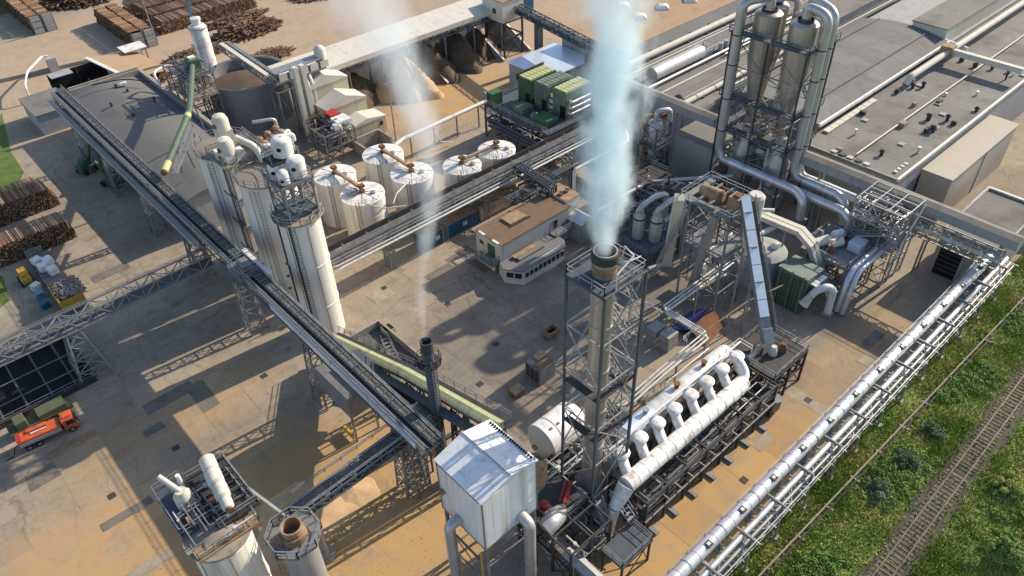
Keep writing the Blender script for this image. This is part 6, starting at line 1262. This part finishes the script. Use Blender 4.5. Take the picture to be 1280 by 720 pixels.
MB().cbox((41.5, 173.5, 8.9), 1.6, .9, .5).build('roof_unit', 'whitepaint', t)
MB().pipe([(36, 176.5, 9.7), (42, 173.5, 10.2), (46, 170, 9.2)], .12, 3, 8).build('cable', 'black', t)
t = thing('lean_to', 'flat grey-roofed lean-to joined to the arched hall', 'building', (27, 187, 0))
MB().box(24.2, 32.0, 182, 193.5, 0, 4.6).build('wall', 'greywall', t); MB().box(23.9, 32.1, 181.7, 193.8, 4.603, 4.8).build('roof', 'roofgrey', t)
t = thing('sawmill_shelter', 'open black shelter with half-collapsed sheet roof and tan canopy', 'shelter', (41, 197, 0))
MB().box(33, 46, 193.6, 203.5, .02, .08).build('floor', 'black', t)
for x in (33, 39.5, 46):
    for y in (193.8, 203.3): MB().beam((x, y, 0), (x, y, 4.4), .3).build('post', 'darksteel', t)
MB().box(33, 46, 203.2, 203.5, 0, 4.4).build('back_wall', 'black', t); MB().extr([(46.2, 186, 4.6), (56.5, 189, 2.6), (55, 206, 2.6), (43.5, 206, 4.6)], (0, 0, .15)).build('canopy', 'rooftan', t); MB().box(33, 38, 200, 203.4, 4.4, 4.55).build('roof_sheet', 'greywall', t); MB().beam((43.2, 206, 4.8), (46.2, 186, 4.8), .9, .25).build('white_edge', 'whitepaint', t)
for i in range(4): MB().cbox((35+i*2.6, 198+.6*i, .08), 1.6, 1.2, 1.6).build('machine', 'darksteel', t)
p = G(172, 78); t = thing('timber_hut', 'small open hut with pale sheet roof next to split logs', 'hut', p)
for dx in (-2.4, 2.4):
    for dy in (-2, 2): MB().beam((p.x+dx, p.y+dy, 0), (p.x+dx, p.y+dy, 4), .25).build('post', 'steel', t)
MB().box(p.x-2.3, p.x+2.3, p.y+1.8, p.y+2.0, 0, 3.9).build('back_wall', 'cream', t); MB().box(p.x-2.9, p.x+2.9, p.y-2.5, p.y+2.5, 4, 4.2).build('roof', 'whitepaint', t)
t = thing('yard_pipe', 'white pipe looping over the lane wall to a red valve', 'pipe', G(60, 95))
a, b, c = G(40, 128), G(44, 112), G(60, 90); MB().pipe([(a.x, a.y, .3), (a.x, a.y, 4), (b.x, b.y, 4.6), (c.x, c.y, 4), (c.x+1.4, c.y-.5, 4)], .25, 2, 10).build('pipe', 'whitepaint', t, smooth=True)
MB().lathe((a.x, a.y, 0), [(.7, 0), (.7, .8), (.3, 1.2)], 12).build('valve', 'red', t, smooth=True); MB().cbox((c.x+1.6, c.y-.6, 0), 2.2, 1.4, 3.4).build('header_block', 'greywall', t)
t = thing('lane_wall', 'low concrete wall along the lane past the log yard', 'wall', (40, 205, 0)); MB().beam(tuple(G(-20, 108))[:2]+(.4,), tuple(G(180, 62))[:2]+(.4,), .35, .8).build('wall', 'concrete', t); MB().beam(tuple(G(-20, 108))[:2]+(.85,), tuple(G(180, 62))[:2]+(.85,), .5, .1).build('coping', 'concrete', t)
# green grabs under the conveyor
def grab(label, x, y, rz):
    t = thing('green_loader', label, 'loader', (x, y, 0), 'green loaders under the conveyor'); M = Matrix.Translation((x, y, 0)) @ Matrix.Rotation(rz, 4, 'Z')
    T = lambda *p: tuple(M @ V(p))
    MB().beam(T(-1.8, 0, .6), T(1.8, 0, .6), 2.0, .9).build('chassis', 'green', t)
    for sx in (-1.3, 1.3):
        for sy in (-1.15, 1.15): MB().cone(T(sx, sy-.2, .6), T(sx, sy+.2, .6), .6, .6, 16).build('wheel', 'rubber', t, smooth=True)
    c = MB().beam(T(-.9, 0, 2.0), T(.5, 0, 2.0), 1.6, 1.9).build('cab', 'green', t); MB().beam(T(.5, 0, 2.3), T(.56, 0, 2.3), 1.3, 1.0).build('windscreen', 'glass', c)
    MB().beam(T(.6, 0, 1.3), T(2.2, 0, 4.8), .4, .5).build('boom', 'green', t); MB().beam(T(2.2, 0, 4.8), T(4.4, 0, 3.4), .3, .4).build('stick', 'greenpale', t)
    MB().cone(T(4.4, 0, 3.4), T(4.5, 0, 2.0), .25, .7, 8).build('grapple', 'darksteel', t); MB().beam(T(-1.9, 0, 1.5), T(-.9, 0, 1.5), 1.8, 1.1).build('engine_cover', 'green', t)
grab('green loader parked furthest along under the long conveyor', 25.8, 159.5, .4); grab('green loader parked nearer the silos under the long conveyor', 27.4, 150.5, 2.0)
# green tube conveyor
mat('greentube', (0.085, 0.13, 0.095), 0.6, 0.1, 0.25, 0.8, (0.05, 0.06, 0.05), 0.25, 0.7)
t = thing('tube_conveyor', 'green tubular conveyor with yellow mouth slanting over the arched hall', 'conveyor', (40, 135, 0))
A, B_, C_ = V((29.6, 119.0, 15.7)), V((41.5, 135, 16.5)), V((50.8, 154.6, 16.0))
MB().pipe([A, B_, C_], .56, 3, 18).build('tube', 'greentube', t, smooth=True)
d = (B_-A).normalized(); MB().tube(A-d*.15, A+d*2.6, .62, 18).build('mouth_sleeve', 'limetop', t, smooth=True); MB().tube(A-d*.5, A-d*.1, .48, 18).build('mouth', 'rust', t, smooth=True); MB().tube(B_-d*2.6, B_-d*1.4, .6, 18).build('sleeve', 'limetop', t, smooth=True)
for p in (A.lerp(B_, .5), B_.lerp(C_, .15)): MB().beam((p.x-1.2, p.y, 9.8), p-V((.6, 0, .8)), .22).build('leg', 'steel', t); MB().beam((p.x+1.2, p.y, 9.8), p-V((-.6, 0, .8)), .22).build('leg', 'steel', t)
mb = rail_mb([A+V((1.3, -.6, -.6)), A.lerp(B_, .75)+V((1.3, -.6, -.6))], 1.0, 1.6, .08); mb.build('railing', 'galv', t); MB().beam(A+V((1.3, -.6, -.7)), A.lerp(B_, .75)+V((1.3, -.6, -.7)), .9, .1).build('walkway', 'steel', t)
t = thing('transfer_tower', 'lattice transfer tower with green drive under the white silo', 'tower', (54, 158, 0))
frame(t, 47.8, 53.8, 152.5, 163.5, [5, 10, 14.5], 2, 3, 'steel', .22, .18); deck(t, 49, 53.8, 153.5, 159.5, 14.6, 'steel', 'galv'); deck(t, 47.8, 53.8, 152.5, 163.5, 10.1, 'dustdeck', 'galv')
MB().box(50.6, 52.8, 155, 157.6, 14.6, 16.8).build('drive_house', 'green', t, bevel=.05); MB().cbox((51.8, 156.6, 16.8), 1.4, 1.2, .35).build('hatch', 'whitepaint', t); pipework(t, 47.8, 54, 152.5, 163.5, 8, 16, 46, 'steel', (.08, .2), seed=14)
MB().pipe([(46, 162, 10), (46, 166, 12.5), (50, 168, 12.5), (53, 163, 11)], .3, 1.4, 10).build('pipe', 'whitesteel', t, smooth=True)
t = thing('small_silo', 'slim white silo with capped top rising behind the transfer tower', 'silo', (64.4, 183.8, 0))
MB().lathe((64.4, 183.8, 0), [(2.0, 0), (2.0, 12.4), (1.7, 12.9), (1.0, 13.1), (1.0, 14.2), (1.2, 14.2), (1.2, 14.6), (.3, 14.8)], 26).build('shell', 'whitepaint', t, smooth=True); MB().lathe((64.4, 183.8, 12.4), [(2.0, 0), (2.3, 0), (2.3, .15)], 26, caps=False).build('rim', 'galv', t); ladder(t, 62.9, 182.4, 0, 13, (.7, -.7), 'galv')
for z in (4, 8): MB().lathe((64.4, 183.8, z), [(2.0, -.06), (2.06, 0), (2.0, .06)], 26, caps=False).build('band', 'galv', t, smooth=True)
p = G(232, 118); t = thing('crane_boom', 'blue steel crane boom standing up behind the white silo', 'crane', (66, 190, 0))
MB().lathe((66.5, 191.5, 0), [(1.1, 0), (1.1, 1.2), (.7, 1.6), (.7, 9)], 16).build('pedestal', 'steel', t, smooth=True); a = V((66.5, 191.5, 9)); b = G(229, -14, 22); MB().beam(a, b, .8, .9).build('boom', 'blueboom', t); MB().beam(b, b+V((5, 6, -3)), .6, .6).build('jib', 'blueboom', t)
# conveyor bridge around the round bin
t = thing('round_bin', 'wide round grey storage bin with bridge beam over its rim', 'bin', (61, 149, 0))
MB().lathe((62.6, 157.8, 0), [(8.6, 0), (8.6, 9.8), (8.2, 9.8), (8.2, 7.4)], 56, caps=False).build('wall', 'bindark', t, smooth=True); MB().lathe((62.6, 157.8, 7.4), [(8.25, 0), (4, .9), (.2, 1.6)], 40).build('chip_fill', 'chips', t, smooth=True)
MB().lathe((62.6, 157.8, 9.6), [(8.6, 0), (8.9, 0), (8.9, .3), (8.6, .3)], 56, caps=False).build('rim', 'galv', t, smooth=True)
t = thing('bin_bridge', 'railed bridge beam with cream walkway crossing to the round bin', 'bridge', (62, 152, 12))
girder(t, (62.2, 141.5, 12.0), (62.8, 166, 12.4), 1.9, 1.5, 10, .2, .12, 'steel'); MB().beam((61.6, 141.5, 13.7), (62.2, 166, 14.1), .9, .3).build('walkway', 'cream', t); MB().beam((63.0, 141.5, 13.5), (63.6, 166, 13.9), .8, .6).build('trough', 'steel', t)
frame(t, 60.8, 65.2, 139.5, 142.5, [11.6], 1, 1, 'steel', .26, .2); deck(t, 61, 72.6, 139.8, 143, 13.4, 'steel', 'steel')
for x in np.arange(62, 72, 2.4): MB().box(x, x+1.8, 139.7, 139.8, 13.5, 14.9).build('screen_panel', 'steel' if int(x*10) % 2 else 'cream', t)
MB().box(61.4, 72.4, 140, 142.8, 15.2, 15.4).build('roof', 'galv', t)
for x in (61.4, 66, 72.2):
    for y in (140.2, 142.6): MB().beam((x, y, 13.4), (x, y, 15.2), .18).build('post', 'steel', t)
for x in (66.6, 67.6, 68.6): MB().pipe([(x, 139.8, 13), (x, 138.8, 11), (x, 138.8, 1)], .3, .8, 10).build('downpipe', 'silver', t, smooth=True)
MB().lathe((72.8, 141.4, 13.4), [(1.2, 0), (1.2, 3.4), (.8, 3.9), (.3, 4.2)], 18).build('head_drum', 'cream', t, smooth=True)
# beige stepped building
t = thing('stepped_building', 'beige sheet-clad building in three descending steps beside the canopy', 'building', (72, 138, 0))
for (x0, x1, y0, y1, z0, z1) in ((66.5, 76.6, 138.6, 146, 10.4, 12.4), (68.0, 77.6, 134.0, 138.5, 7.0, 9.0), (70.2, 79.0, 129.6, 133.9, 3.6, 4.6)):
    MB().box(x0, x1, y0, y1, 0, z0).build('wall', 'beigeclad', t); xm = (x0+x1)/2
    MB().extr([(x0-.15, y0-.15, z0+.003), (x1+.15, y0-.15, z0+.003), (x1+.15, y0-.15, z0+.12), (xm, y0-.15, z1), (x0-.15, y0-.15, z0+.12)], (0, y1-y0+.2, 0)).build('roof', 'cream', t)
f = MB().box(77.4, 78.2, 129.52, 129.6, 1.8, 2.8).build('window', 'darksteel', t); MB().box(77.5, 78.1, 129.5, 129.52, 1.9, 2.7).build('pane', 'glass', f)
for x in (64.2, 65.8): MB().box(x, x+.9, 137.0, 138.2, 0, 16.6).build('shaft', 'cream', t)
t = thing('screen_machine', 'jumble of screening machinery with red cover before the stepped building', 'machinery', (67, 131, 0))
frame(t, 62.5, 69.4, 126.5, 134.5, [3, 6], 2, 2, 'steel', .24, .2); pipework(t, 62.5, 69.4, 126.5, 134.5, 1, 7, 36, 'steel', (.1, .3), seed=17); MB().box(67.2, 69.4, 131.2, 133.8, 6.1, 7.2).build('cover', 'red', t); MB().box(66.8, 70.0, 128, 131, 6.1, 7.0).build('tray', 'whitepaint', t)
MB().lathe((65.6, 134.6, 5), [(1.6, 0), (1.6, .5)], 20, axis=(0, -1, 0)).build('flywheel', 'darksteel', t, smooth=True)
t = thing('concrete_bay', 'three-sided concrete storage bay before the stepped building', 'bay', (72, 126, 0))
for x0, x1, y0, y1 in ((68.8, 75.6, 127.2, 127.6), (75.2, 75.6, 122.6, 127.2), (68.8, 69.2, 122.6, 127.2)): MB().box(x0, x1, y0, y1, 0, 2.6).build('wall', 'concrete', t)
# sawdust canopy
t = thing('sawdust_canopy', 'very long cream canopy roof over the sawdust and chip bays', 'canopy', (98, 146, 0))
RX0, RX1 = 64.0, 126.5
for i in range(12):
    x0 = RX0+i*(RX1-RX0)/12; x1 = x0+(RX1-RX0)/12-.04
    MB().extr([(x0, 142.8, 11.2), (x0, 150.6, 12.5), (x0, 150.6, 12.7), (x0, 142.8, 11.4)], (x1-x0, 0, 0)).build('roof_sheet', 'cream', t)
MB().box(RX0, RX1, 142.7, 142.8, 10.4, 11.5).build('fascia', 'cream', t)
girder(t, (RX0+12, 143.6, 9.0), (RX1, 143.6, 9.0), 1.2, 1.6, 24, .16, .11, 'bluesteel')
girder(t, (RX0+12, 149.8, 9.6), (RX1, 149.8, 9.6), 1.2, 1.6, 24, .16, .11, 'bluesteel')
for i in range(6):
    x = 80+i*9.0; MB().beam((x, 149.8, 0), (x, 149.8, 9.6), .4).build('post', 'steel', t); MB().beam((x, 143.6, 0), (x, 143.6, 9.0), .3).build('post', 'steel', t)
    if i: MB().extr([(x+4.4, 152, 0), (x+4.4, 152, 7.2), (x+4.4, 137.8, .4), (x+4.4, 137.8, 0)], (.35, 0, 0)).build('bay_wall', 'greywall', t); MB().beam((x+4.55, 152, 7.35), (x+4.55, 137.8, .5), .5, .16).build('wall_coping', 'whitepaint', t)
MB().box(76, RX1, 153.4, 153.8, 0, 6.2).build('back_wall', 'greywall', t)
t = thing('canopy_end_tower', 'cream machine tower on dark legs at the end of the canopy', 'tower', (125, 143, 0))
frame(t, 121.6, 127.8, 138.8, 145.6, [5, 9], 1, 1, 'darksteel', .4, .3); MB().box(121.2, 128.2, 138.6, 146, 9.2, 14.2).build('house', 'cream', t); MB().box(121, 128.4, 138.4, 146.2, 14.203, 14.4).build('roof', 'rusttan', t); MB().box(121.8, 127.6, 144.9, 145.4, 0, 9).build('side_sheet', 'darksteel', t)
f = MB().box(121.1, 121.2, 141, 142.2, 11, 12.2).build('window', 'darksteel', t)
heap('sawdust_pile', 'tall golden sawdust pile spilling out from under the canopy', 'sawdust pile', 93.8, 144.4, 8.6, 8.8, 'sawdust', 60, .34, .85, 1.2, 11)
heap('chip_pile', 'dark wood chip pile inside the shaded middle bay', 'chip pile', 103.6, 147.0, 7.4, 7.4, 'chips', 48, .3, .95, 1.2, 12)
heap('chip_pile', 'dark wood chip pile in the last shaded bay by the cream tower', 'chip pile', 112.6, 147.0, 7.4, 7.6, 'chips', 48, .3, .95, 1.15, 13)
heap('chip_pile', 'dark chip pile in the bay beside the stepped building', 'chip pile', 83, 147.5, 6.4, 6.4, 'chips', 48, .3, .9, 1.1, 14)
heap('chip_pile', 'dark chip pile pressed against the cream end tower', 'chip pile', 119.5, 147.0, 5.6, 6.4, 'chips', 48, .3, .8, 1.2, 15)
t = thing('yard_pipeline', 'straight white pipe on posts along the sawdust yard edge', 'pipeline', (84, 116, 0))
MB().pipe([(70.2, 114.0, 3.4), (71.2, 115.4, 4.9), (74, 116.2, 5.1), (97.6, 116.8, 5.1)], .42, 1, 16).build('pipe', 'whitepaint', t, smooth=True)
for x in (76, 82, 88, 94): MB().beam((x, 116.5, 0), (x, 116.5, 4.7), .24).build('post', 'steel', t)
MB().pipe([(82, 116.3, 4), (82.6, 115.2, 1.5), (85, 114.6, .6)], .12, .4, 8).build('branch', 'whitesteel', t, smooth=True)
# far conveyor bridge beyond the chillers
t = thing('far_bridge', 'dark far conveyor bridge on a pillar crossing behind the steam', 'conveyor', (128, 125, 0))
girder(t, (126.4, 139, 10.8), (120.5, 105, 11.2), 2.2, 1.6, 12, .22, .14, 'bluesteel'); MB().beam((126.4, 139, 11.4), (120.5, 105, 11.8), 1.8, 1.0).build('housing', 'bluesteel', t)
for p in ((124.6, 129.6), (121.4, 110)): MB().box(p[0]-.9, p[0]+.9, p[1]-.6, p[1]+.6, 0, 10.8).build('pillar', 'bluesteel', t)
t = thing('far_shed', 'blue-grey shed at the far side of the dirt lane', 'shed', (142, 160, 0)); MB().box(134, 150, 158, 170, 0, 6).build('wall', 'bluebox', t); MB().box(133.6, 150.4, 157.6, 170.4, 6.003, 6.2).build('roof', 'roofslate', t); MB().box(140, 143, 157.9, 158, 0, 4).build('door', 'darksteel', t)
# ================================================================ vehicles
def wheel(t, c, r, w_):
    o = MB().lathe((c[0], c[1]-w_/2, c[2]), [(r*.6, 0), (r*.94, 0), (r, w_*.15), (r, w_*.85), (r*.94, w_), (r*.6, w_)], 20, axis=(0, 1, 0), caps=False).build('wheel', 'rubber', t, smooth=True)
    MB().lathe((c[0], c[1]-w_/2, c[2]), [(.12*r, .02), (r*.6, .05), (r*.6, w_-.05), (.12*r, w_-.02)], 16, axis=(0, 1, 0)).build('rim', 'steel', o, smooth=True)
t = thing('tank_truck', 'orange service truck parked beside the black pit', 'truck', (-2.8, 92.2, 0)); t.rotation_euler.z = R_(-7); t.scale = (.86, .86, .86)
O = V((-2.8, 92.2, 0)); ORG[t.name] = O
X = lambda dx, dy, dz: (O.x+dx, O.y+dy, dz)
MB().box(O.x-4.1, O.x+3.9, O.y-.45, O.y+.45, .75, 1.05).build('chassis', 'rubber', t)
c = MB().extr([X(2.2, -1.15, .9), X(4.2, -1.15, .9), X(4.25, -1.15, 1.7), X(3.85, -1.15, 2.75), X(2.2, -1.15, 2.8)], (0, 2.3, 0)).build('cab', 'orange', t, bevel=.07)
MB().extr([X(4.27, -.95, 1.75), X(4.27, .95, 1.75), X(3.93, .95, 2.62), X(3.93, -.95, 2.62)], (.03, 0, .01)).build('windscreen', 'glass', c)
for s in (-1.17, 1.15): MB().extr([X(2.7, s, 1.75), X(3.85, s, 1.75), X(3.65, s, 2.55), X(2.7, s, 2.55)], (0, .02, 0)).build('side_window', 'glass', c)
MB().box(O.x+2.5, O.x+3.3, O.y-.6, O.y+.6, 2.82, 2.9).build('roof_hatch', 'orange', c)
for s in (-.85, .85): MB().cbox(X(4.24, s, 1.05), .1, .35, .25).build('headlight', 'whitepaint', t)
for s in (-1.3, 1.3): MB().cbox(X(3.95, s, 1.9), .12, .22, .5).build('mirror', 'rubber', c); MB().box(O.x-3.7, O.x-1.1, O.y+s*.86-.12, O.y+s*.86+.12, 1.06, 1.12).build('mudguard', 'rubber', t)
MB().pipe([X(-4.2, -.5, 1.6), X(-4.8, -.5, 1.4), X(-5.4, -.9, .2), X(-6.6, -1.2, .1)], .07, .3, 8).build('hose', 'rubber', t)
MB().box(O.x+4.15, O.x+4.4, O.y-1.15, O.y+1.15, .5, .85).build('bumper', 'steel', t)
MB().box(O.x-4.2, O.x+1.9, O.y-1.15, O.y+1.15, 1.1, 2.3).build('body', 'orange', t, bevel=.1); MB().box(O.x-2.6, O.x+.2, O.y+.1, O.y+.9, 2.32, 2.65).build('top_locker', 'orange', t, bevel=.04)
MB().box(O.x-2.2, O.x+.1, O.y-.32, O.y-.12, 2.33, 2.5).build('white_bar', 'whitepaint', t); MB().box(O.x-4.1, O.x+1.8, O.y-1.22, O.y-1.16, 1.3, 1.9).build('side_locker', 'greywall', t); MB().box(O.x-4.25, O.x-3.6, O.y-.9, O.y+.9, 2.32, 2.5).build('rear_box', 'red', t)
for x in (-3.1, -1.7, 3.1):
    for s in (-1.0, 1.0): wheel(t, X(x, s, .52), .52, .36)
t = thing('olive_flatbed', 'olive drab flatbed truck hidden alongside the orange truck', 'truck', (-2.6, 95.6, 0))
MB().box(-6.8, 1.2, 94.6, 96.8, .8, 1.2).build('bed', 'olive', t); MB().box(-3.0, .6, 94.7, 96.7, 1.2, 2.0).build('cargo_box', 'olive', t, bevel=.05); c = MB().box(-5.8, -4.4, 94.7, 96.6, 1.2, 2.5).build('cab', 'olive', t, bevel=.1); MB().box(-5.84, -5.8, 94.9, 96.4, 1.8, 2.35).build('windscreen', 'glass', c)
for x in (-5.2, -1.5, 0):
    for y in (94.75, 96.65): wheel(t, (x, y, .48), .48, .3)
t = thing('pallet_row', 'row of low wooden pallets on the ground beside the orange truck', 'pallets', (-1.2, 88.9, 0))
for i in range(3):
    for j in range(4): MB().box(-4.4+i*2.2, -2.6+i*2.2, 88.2+j*.36, 88.44+j*.36, .1, .15).build('slat', 'cutwood', t)
    for k in (0, 1.6): MB().box(-4.4+k+i*2.2, -4.2+k+i*2.2, 88.2, 89.5, .01, .1).build('bearer', 'cutwood', t)
t = thing('flatbed_trailer', 'flatbed trailer carrying a yellow bin of kindling and white sacks', 'trailer', (8.4, 126, 0))
MB().box(7.2, 9.8, 115.5, 135, .9, 1.15).build('bed', 'steel', t)
for y in (117.5, 119, 131, 133):
    for x in (7.3, 9.7): o = MB().tube((x-.15, y, .48), (x+.15, y, .48), .48, 16).build('wheel', 'rubber', t, smooth=True)
MB().box(7.1, 9.9, 135, 135.15, 1.15, 2.6).build('headboard', 'steel', t); MB().box(7.2, 7.26, 124, 134, 1.15, 1.6).build('side_board', 'galv', t)
t = thing('kindling_bin', 'yellow bin overflowing with split firewood on the flatbed trailer', 'bin', (8.6, 118, 1.15))
for a in ((7.0, 10.6, 115.6, 115.7), (7.0, 10.6, 121.4, 121.5), (7.0, 7.1, 115.7, 121.4), (10.5, 10.6, 115.7, 121.4)): MB().box(*a, 1.16, 3.2).build('side', 'yellow', t)
rd = random.Random(9); mb, mb2 = MB(), MB()
for i in range(420):
    x, y = rd.uniform(7.3, 11.2), rd.uniform(116, 121.6); z = 3.0+.9*max(0, 1-((x-8.8)/2)**2-((y-118.6)/3.2)**2)*rd.uniform(.6, 1.1); th = rd.uniform(0, 6.28); q = V((math.cos(th), math.sin(th), rd.gauss(0, .4)))*.35
    (mb if i % 2 else mb2).cone(V((x, y, z))-q, V((x, y, z))+q, .09, .09, 5)
stuff(mb.build('firewood', 'cutwood', t)); stuff(mb2.build('firewood', 'greywall', t))
for k, (x, y) in enumerate(((8.2, 129.2), (9.2, 127.2), (9.4, 130.6), (8.0, 131.8))):
    o = tag(MB().cbox((x, y, 1.16), 1.5, 1.5, 1.4, .1*k).build('bulk_sack', 'whitepaint', bevel=.2), ['white bulk sack in the middle of the flatbed trailer', 'white bulk sack next to the firewood bin on the trailer', 'white bulk sack with blue neighbour near the headboard', 'white bulk sack touching the trailer headboard'][k], 'sack', 'white sacks on the trailer')
t = thing('yellow_loader', 'small yellow loader parked beside the flatbed trailer', 'loader', (5.2, 130, 0)); MB().box(4.4, 6.0, 128.6, 131.4, .5, 1.4).build('body', 'yellow', t, bevel=.08); c = MB().box(4.6, 5.8, 129.4, 130.8, 1.4, 2.6).build('cab', 'yellow', t, bevel=.05); MB().box(4.55, 4.6, 129.6, 130.6, 1.6, 2.4).build('window', 'glass', c)
for x in (4.3, 6.1):
    for y in (129, 131): MB().tube((x-.15, y, .5), (x+.15, y, .5), .5, 14).build('wheel', 'rubber', t, smooth=True)
for k, (px, py, m, l_) in enumerate(((52, 372, 'blueboom', 'blue plastic crate beside the trailer wheels'), (58, 384, 'bluebox', 'dark blue drum box by the trailer tail'), (47, 362, 'whitepaint', 'white crate set down beside the trailer'))):
    p = G(px, py); o = MB().cbox(p, 1.3, 1.2, 1.1, .2*k); t = thing('crate', l_, 'crate', p); o.build('body', m, t, bevel=.04); MB().cbox((p.x, p.y, 1.1), 1.36, 1.26, .1, .2*k).build('lid', m, t)
# ================================================================ steam and smoke
def plume(name, label, pts, col, dens, sc, lo, hi, amp=2.5):
    """closed tube along the path; the density falls off from the path's own axis outwards and is broken up by noise"""
    rings = []; n = 20; P = [V(p[:3]) for p in pts]; Rr = [p[3] for p in pts]
    # resample
    Q = []; S_ = []
    for i in range(len(P)-1):
        for k in range(6):
            t = k/6; p0, p1, p2, p3 = P[max(i-1, 0)], P[i], P[i+1], P[min(i+2, len(P)-1)]
            Q.append(.5*((2*p1)+(p2-p0)*t+(2*p0-5*p1+4*p2-p3)*t*t+(3*p1-p0-3*p2+p3)*t**3)); S_.append(Rr[i]*(1-t)+Rr[i+1]*t)
    Q.append(P[-1]); S_.append(Rr[-1]); mb = MB(); vs = []; fs = []
    for i, (p, r) in enumerate(zip(Q, S_)):
        for j in range(n): a = 6.2832*j/n; vs.append((p.x+r*1.25*math.cos(a), p.y+r*1.25*math.sin(a), p.z))
    m = len(Q)
    for k in range(m-1): fs += [(k*n+i, k*n+(i+1) % n, (k+1)*n+(i+1) % n, (k+1)*n+i) for i in range(n)]
    fs += [tuple(range(n-1, -1, -1)), tuple(range((m-1)*n, m*n))]
    mt = bpy.data.materials.new(name+'_vapour'); mt.use_nodes = True; nn = mt.node_tree.nodes; l = mt.node_tree.links
    for x in list(nn):
        if x.type == 'BSDF_PRINCIPLED': nn.remove(x)
    pv = nn.new('ShaderNodeVolumePrincipled'); pv.inputs['Color'].default_value = (*col, 1); pv.inputs['Anisotropy'].default_value = .1
    geo = nn.new('ShaderNodeNewGeometry'); sep = nn.new('ShaderNodeSeparateXYZ'); l.new(geo.outputs['Position'], sep.inputs[0])
    # axis position and radius as curves of height
    z0, z1 = Q[0].z, Q[-1].z
    mr = nn.new('ShaderNodeMapRange'); mr.inputs[1].default_value = z0; mr.inputs[2].default_value = z1; l.new(sep.outputs['Z'], mr.inputs[0])
    def curve(vals, lo_, hi_):
        c = nn.new('ShaderNodeFloatCurve'); cv = c.mapping.curves[0]; ks = list(range(0, m, max(1, m//12)))
        if ks[-1] != m-1: ks.append(m-1)
        for e, i in enumerate(ks):
            x = (Q[i].z-z0)/(z1-z0); y = (vals[i]-lo_)/(hi_-lo_+1e-9)
            if e == 0: cv.points[0].location = (x, y)
            elif e == len(ks)-1: cv.points[-1].location = (x, y)
            else: cv.points.new(x, y)
        c.mapping.update(); l.new(mr.outputs[0], c.inputs['Value'])
        o = nn.new('ShaderNodeMapRange'); o.inputs[3].default_value = lo_; o.inputs[4].default_value = hi_; l.new(c.outputs[0], o.inputs[0]); return o.outputs[0]
    ax = curve([q.x for q in Q], min(q.x for q in Q)-.1, max(q.x for q in Q)+.1); ay = curve([q.y for q in Q], min(q.y for q in Q)-.1, max(q.y for q in Q)+.1); ar = curve(S_, 0, max(S_))
    def M2(op, a, b):
        t = nn.new('ShaderNodeMath'); t.operation = op
        for i, v in ((0, a), (1, b)):
            if isinstance(v, (int, float)): t.inputs[i].default_value = v
            else: l.new(v, t.inputs[i])
        return t.outputs[0]
    tn = nn.new('ShaderNodeTexNoise'); tn.inputs['Scale'].default_value = sc; tn.inputs['Detail'].default_value = 6; tn.inputs['Roughness'].default_value = .66
    mpz = nn.new('ShaderNodeMapping'); mpz.inputs['Scale'].default_value = (1, 1, .5); l.new(geo.outputs['Position'], mpz.inputs[0]); l.new(mpz.outputs[0], tn.inputs['Vector'])
    dx, dy = M2('SUBTRACT', sep.outputs['X'], ax), M2('SUBTRACT', sep.outputs['Y'], ay)
    d = M2('DIVIDE', M2('SQRT', M2('ADD', M2('MULTIPLY', dx, dx), M2('MULTIPLY', dy, dy)), 0), ar)
    d = M2('ADD', d, M2('MULTIPLY', M2('SUBTRACT', tn.outputs['Fac'], .5), amp))
    fall = nn.new('ShaderNodeMapRange'); fall.interpolation_type = 'SMOOTHSTEP'
    for i, v in ((1, 1.0), (2, .05), (3, 0), (4, 1)): fall.inputs[i].default_value = v
    l.new(d, fall.inputs[0])
    hz = nn.new('ShaderNodeMapRange'); hz.inputs[3].default_value = lo*dens; hz.inputs[4].default_value = hi*dens; l.new(mr.outputs[0], hz.inputs[0])
    l.new(M2('MULTIPLY', fall.outputs[0], hz.outputs[0]), pv.inputs['Density']); l.new(pv.outputs[0], nn['Material Output'].inputs['Volume'])
    o = mb.add(vs, fs).build(name, mt); tag(o, label, 'steam' if 'steam' in name else 'smoke'); stuff(o); return o
st = [(*G(755, 319, 38.5), 1.0), (*G(756, 290, 40.3), 1.6), (*G(758, 235, 43.7), 2.4), (*G(761, 160, 48.5), 3.1), (*G(766, 90, 52.5), 3.4), (*G(769, 20, 56.5), 3.7), (*G(766, -60, 60.5), 4.2)]
plume('steam_column', 'thick pale blue-white steam column rising from the lattice tower chimney', st, (.80, .935, 1.0), .52, .40, 2.8, .6)
sm = [(*G(531, 424, 24.3), .5), (*G(527, 375, 26.5), .8), (*G(531, 310, 29), 1.2), (*G(540, 240, 34), 1.7), (*G(527, 160, 39), 2.5), (*G(500, 80, 45), 4.0), (*G(455, 0, 51), 6.0), (*G(415, -80, 57), 7.5)]
plume('smoke_wisp', 'thin drifting bluish smoke from the slender grey chimney', sm, (.86, .93, 1.0), .20, .28, 3.2, .12, 1.7)
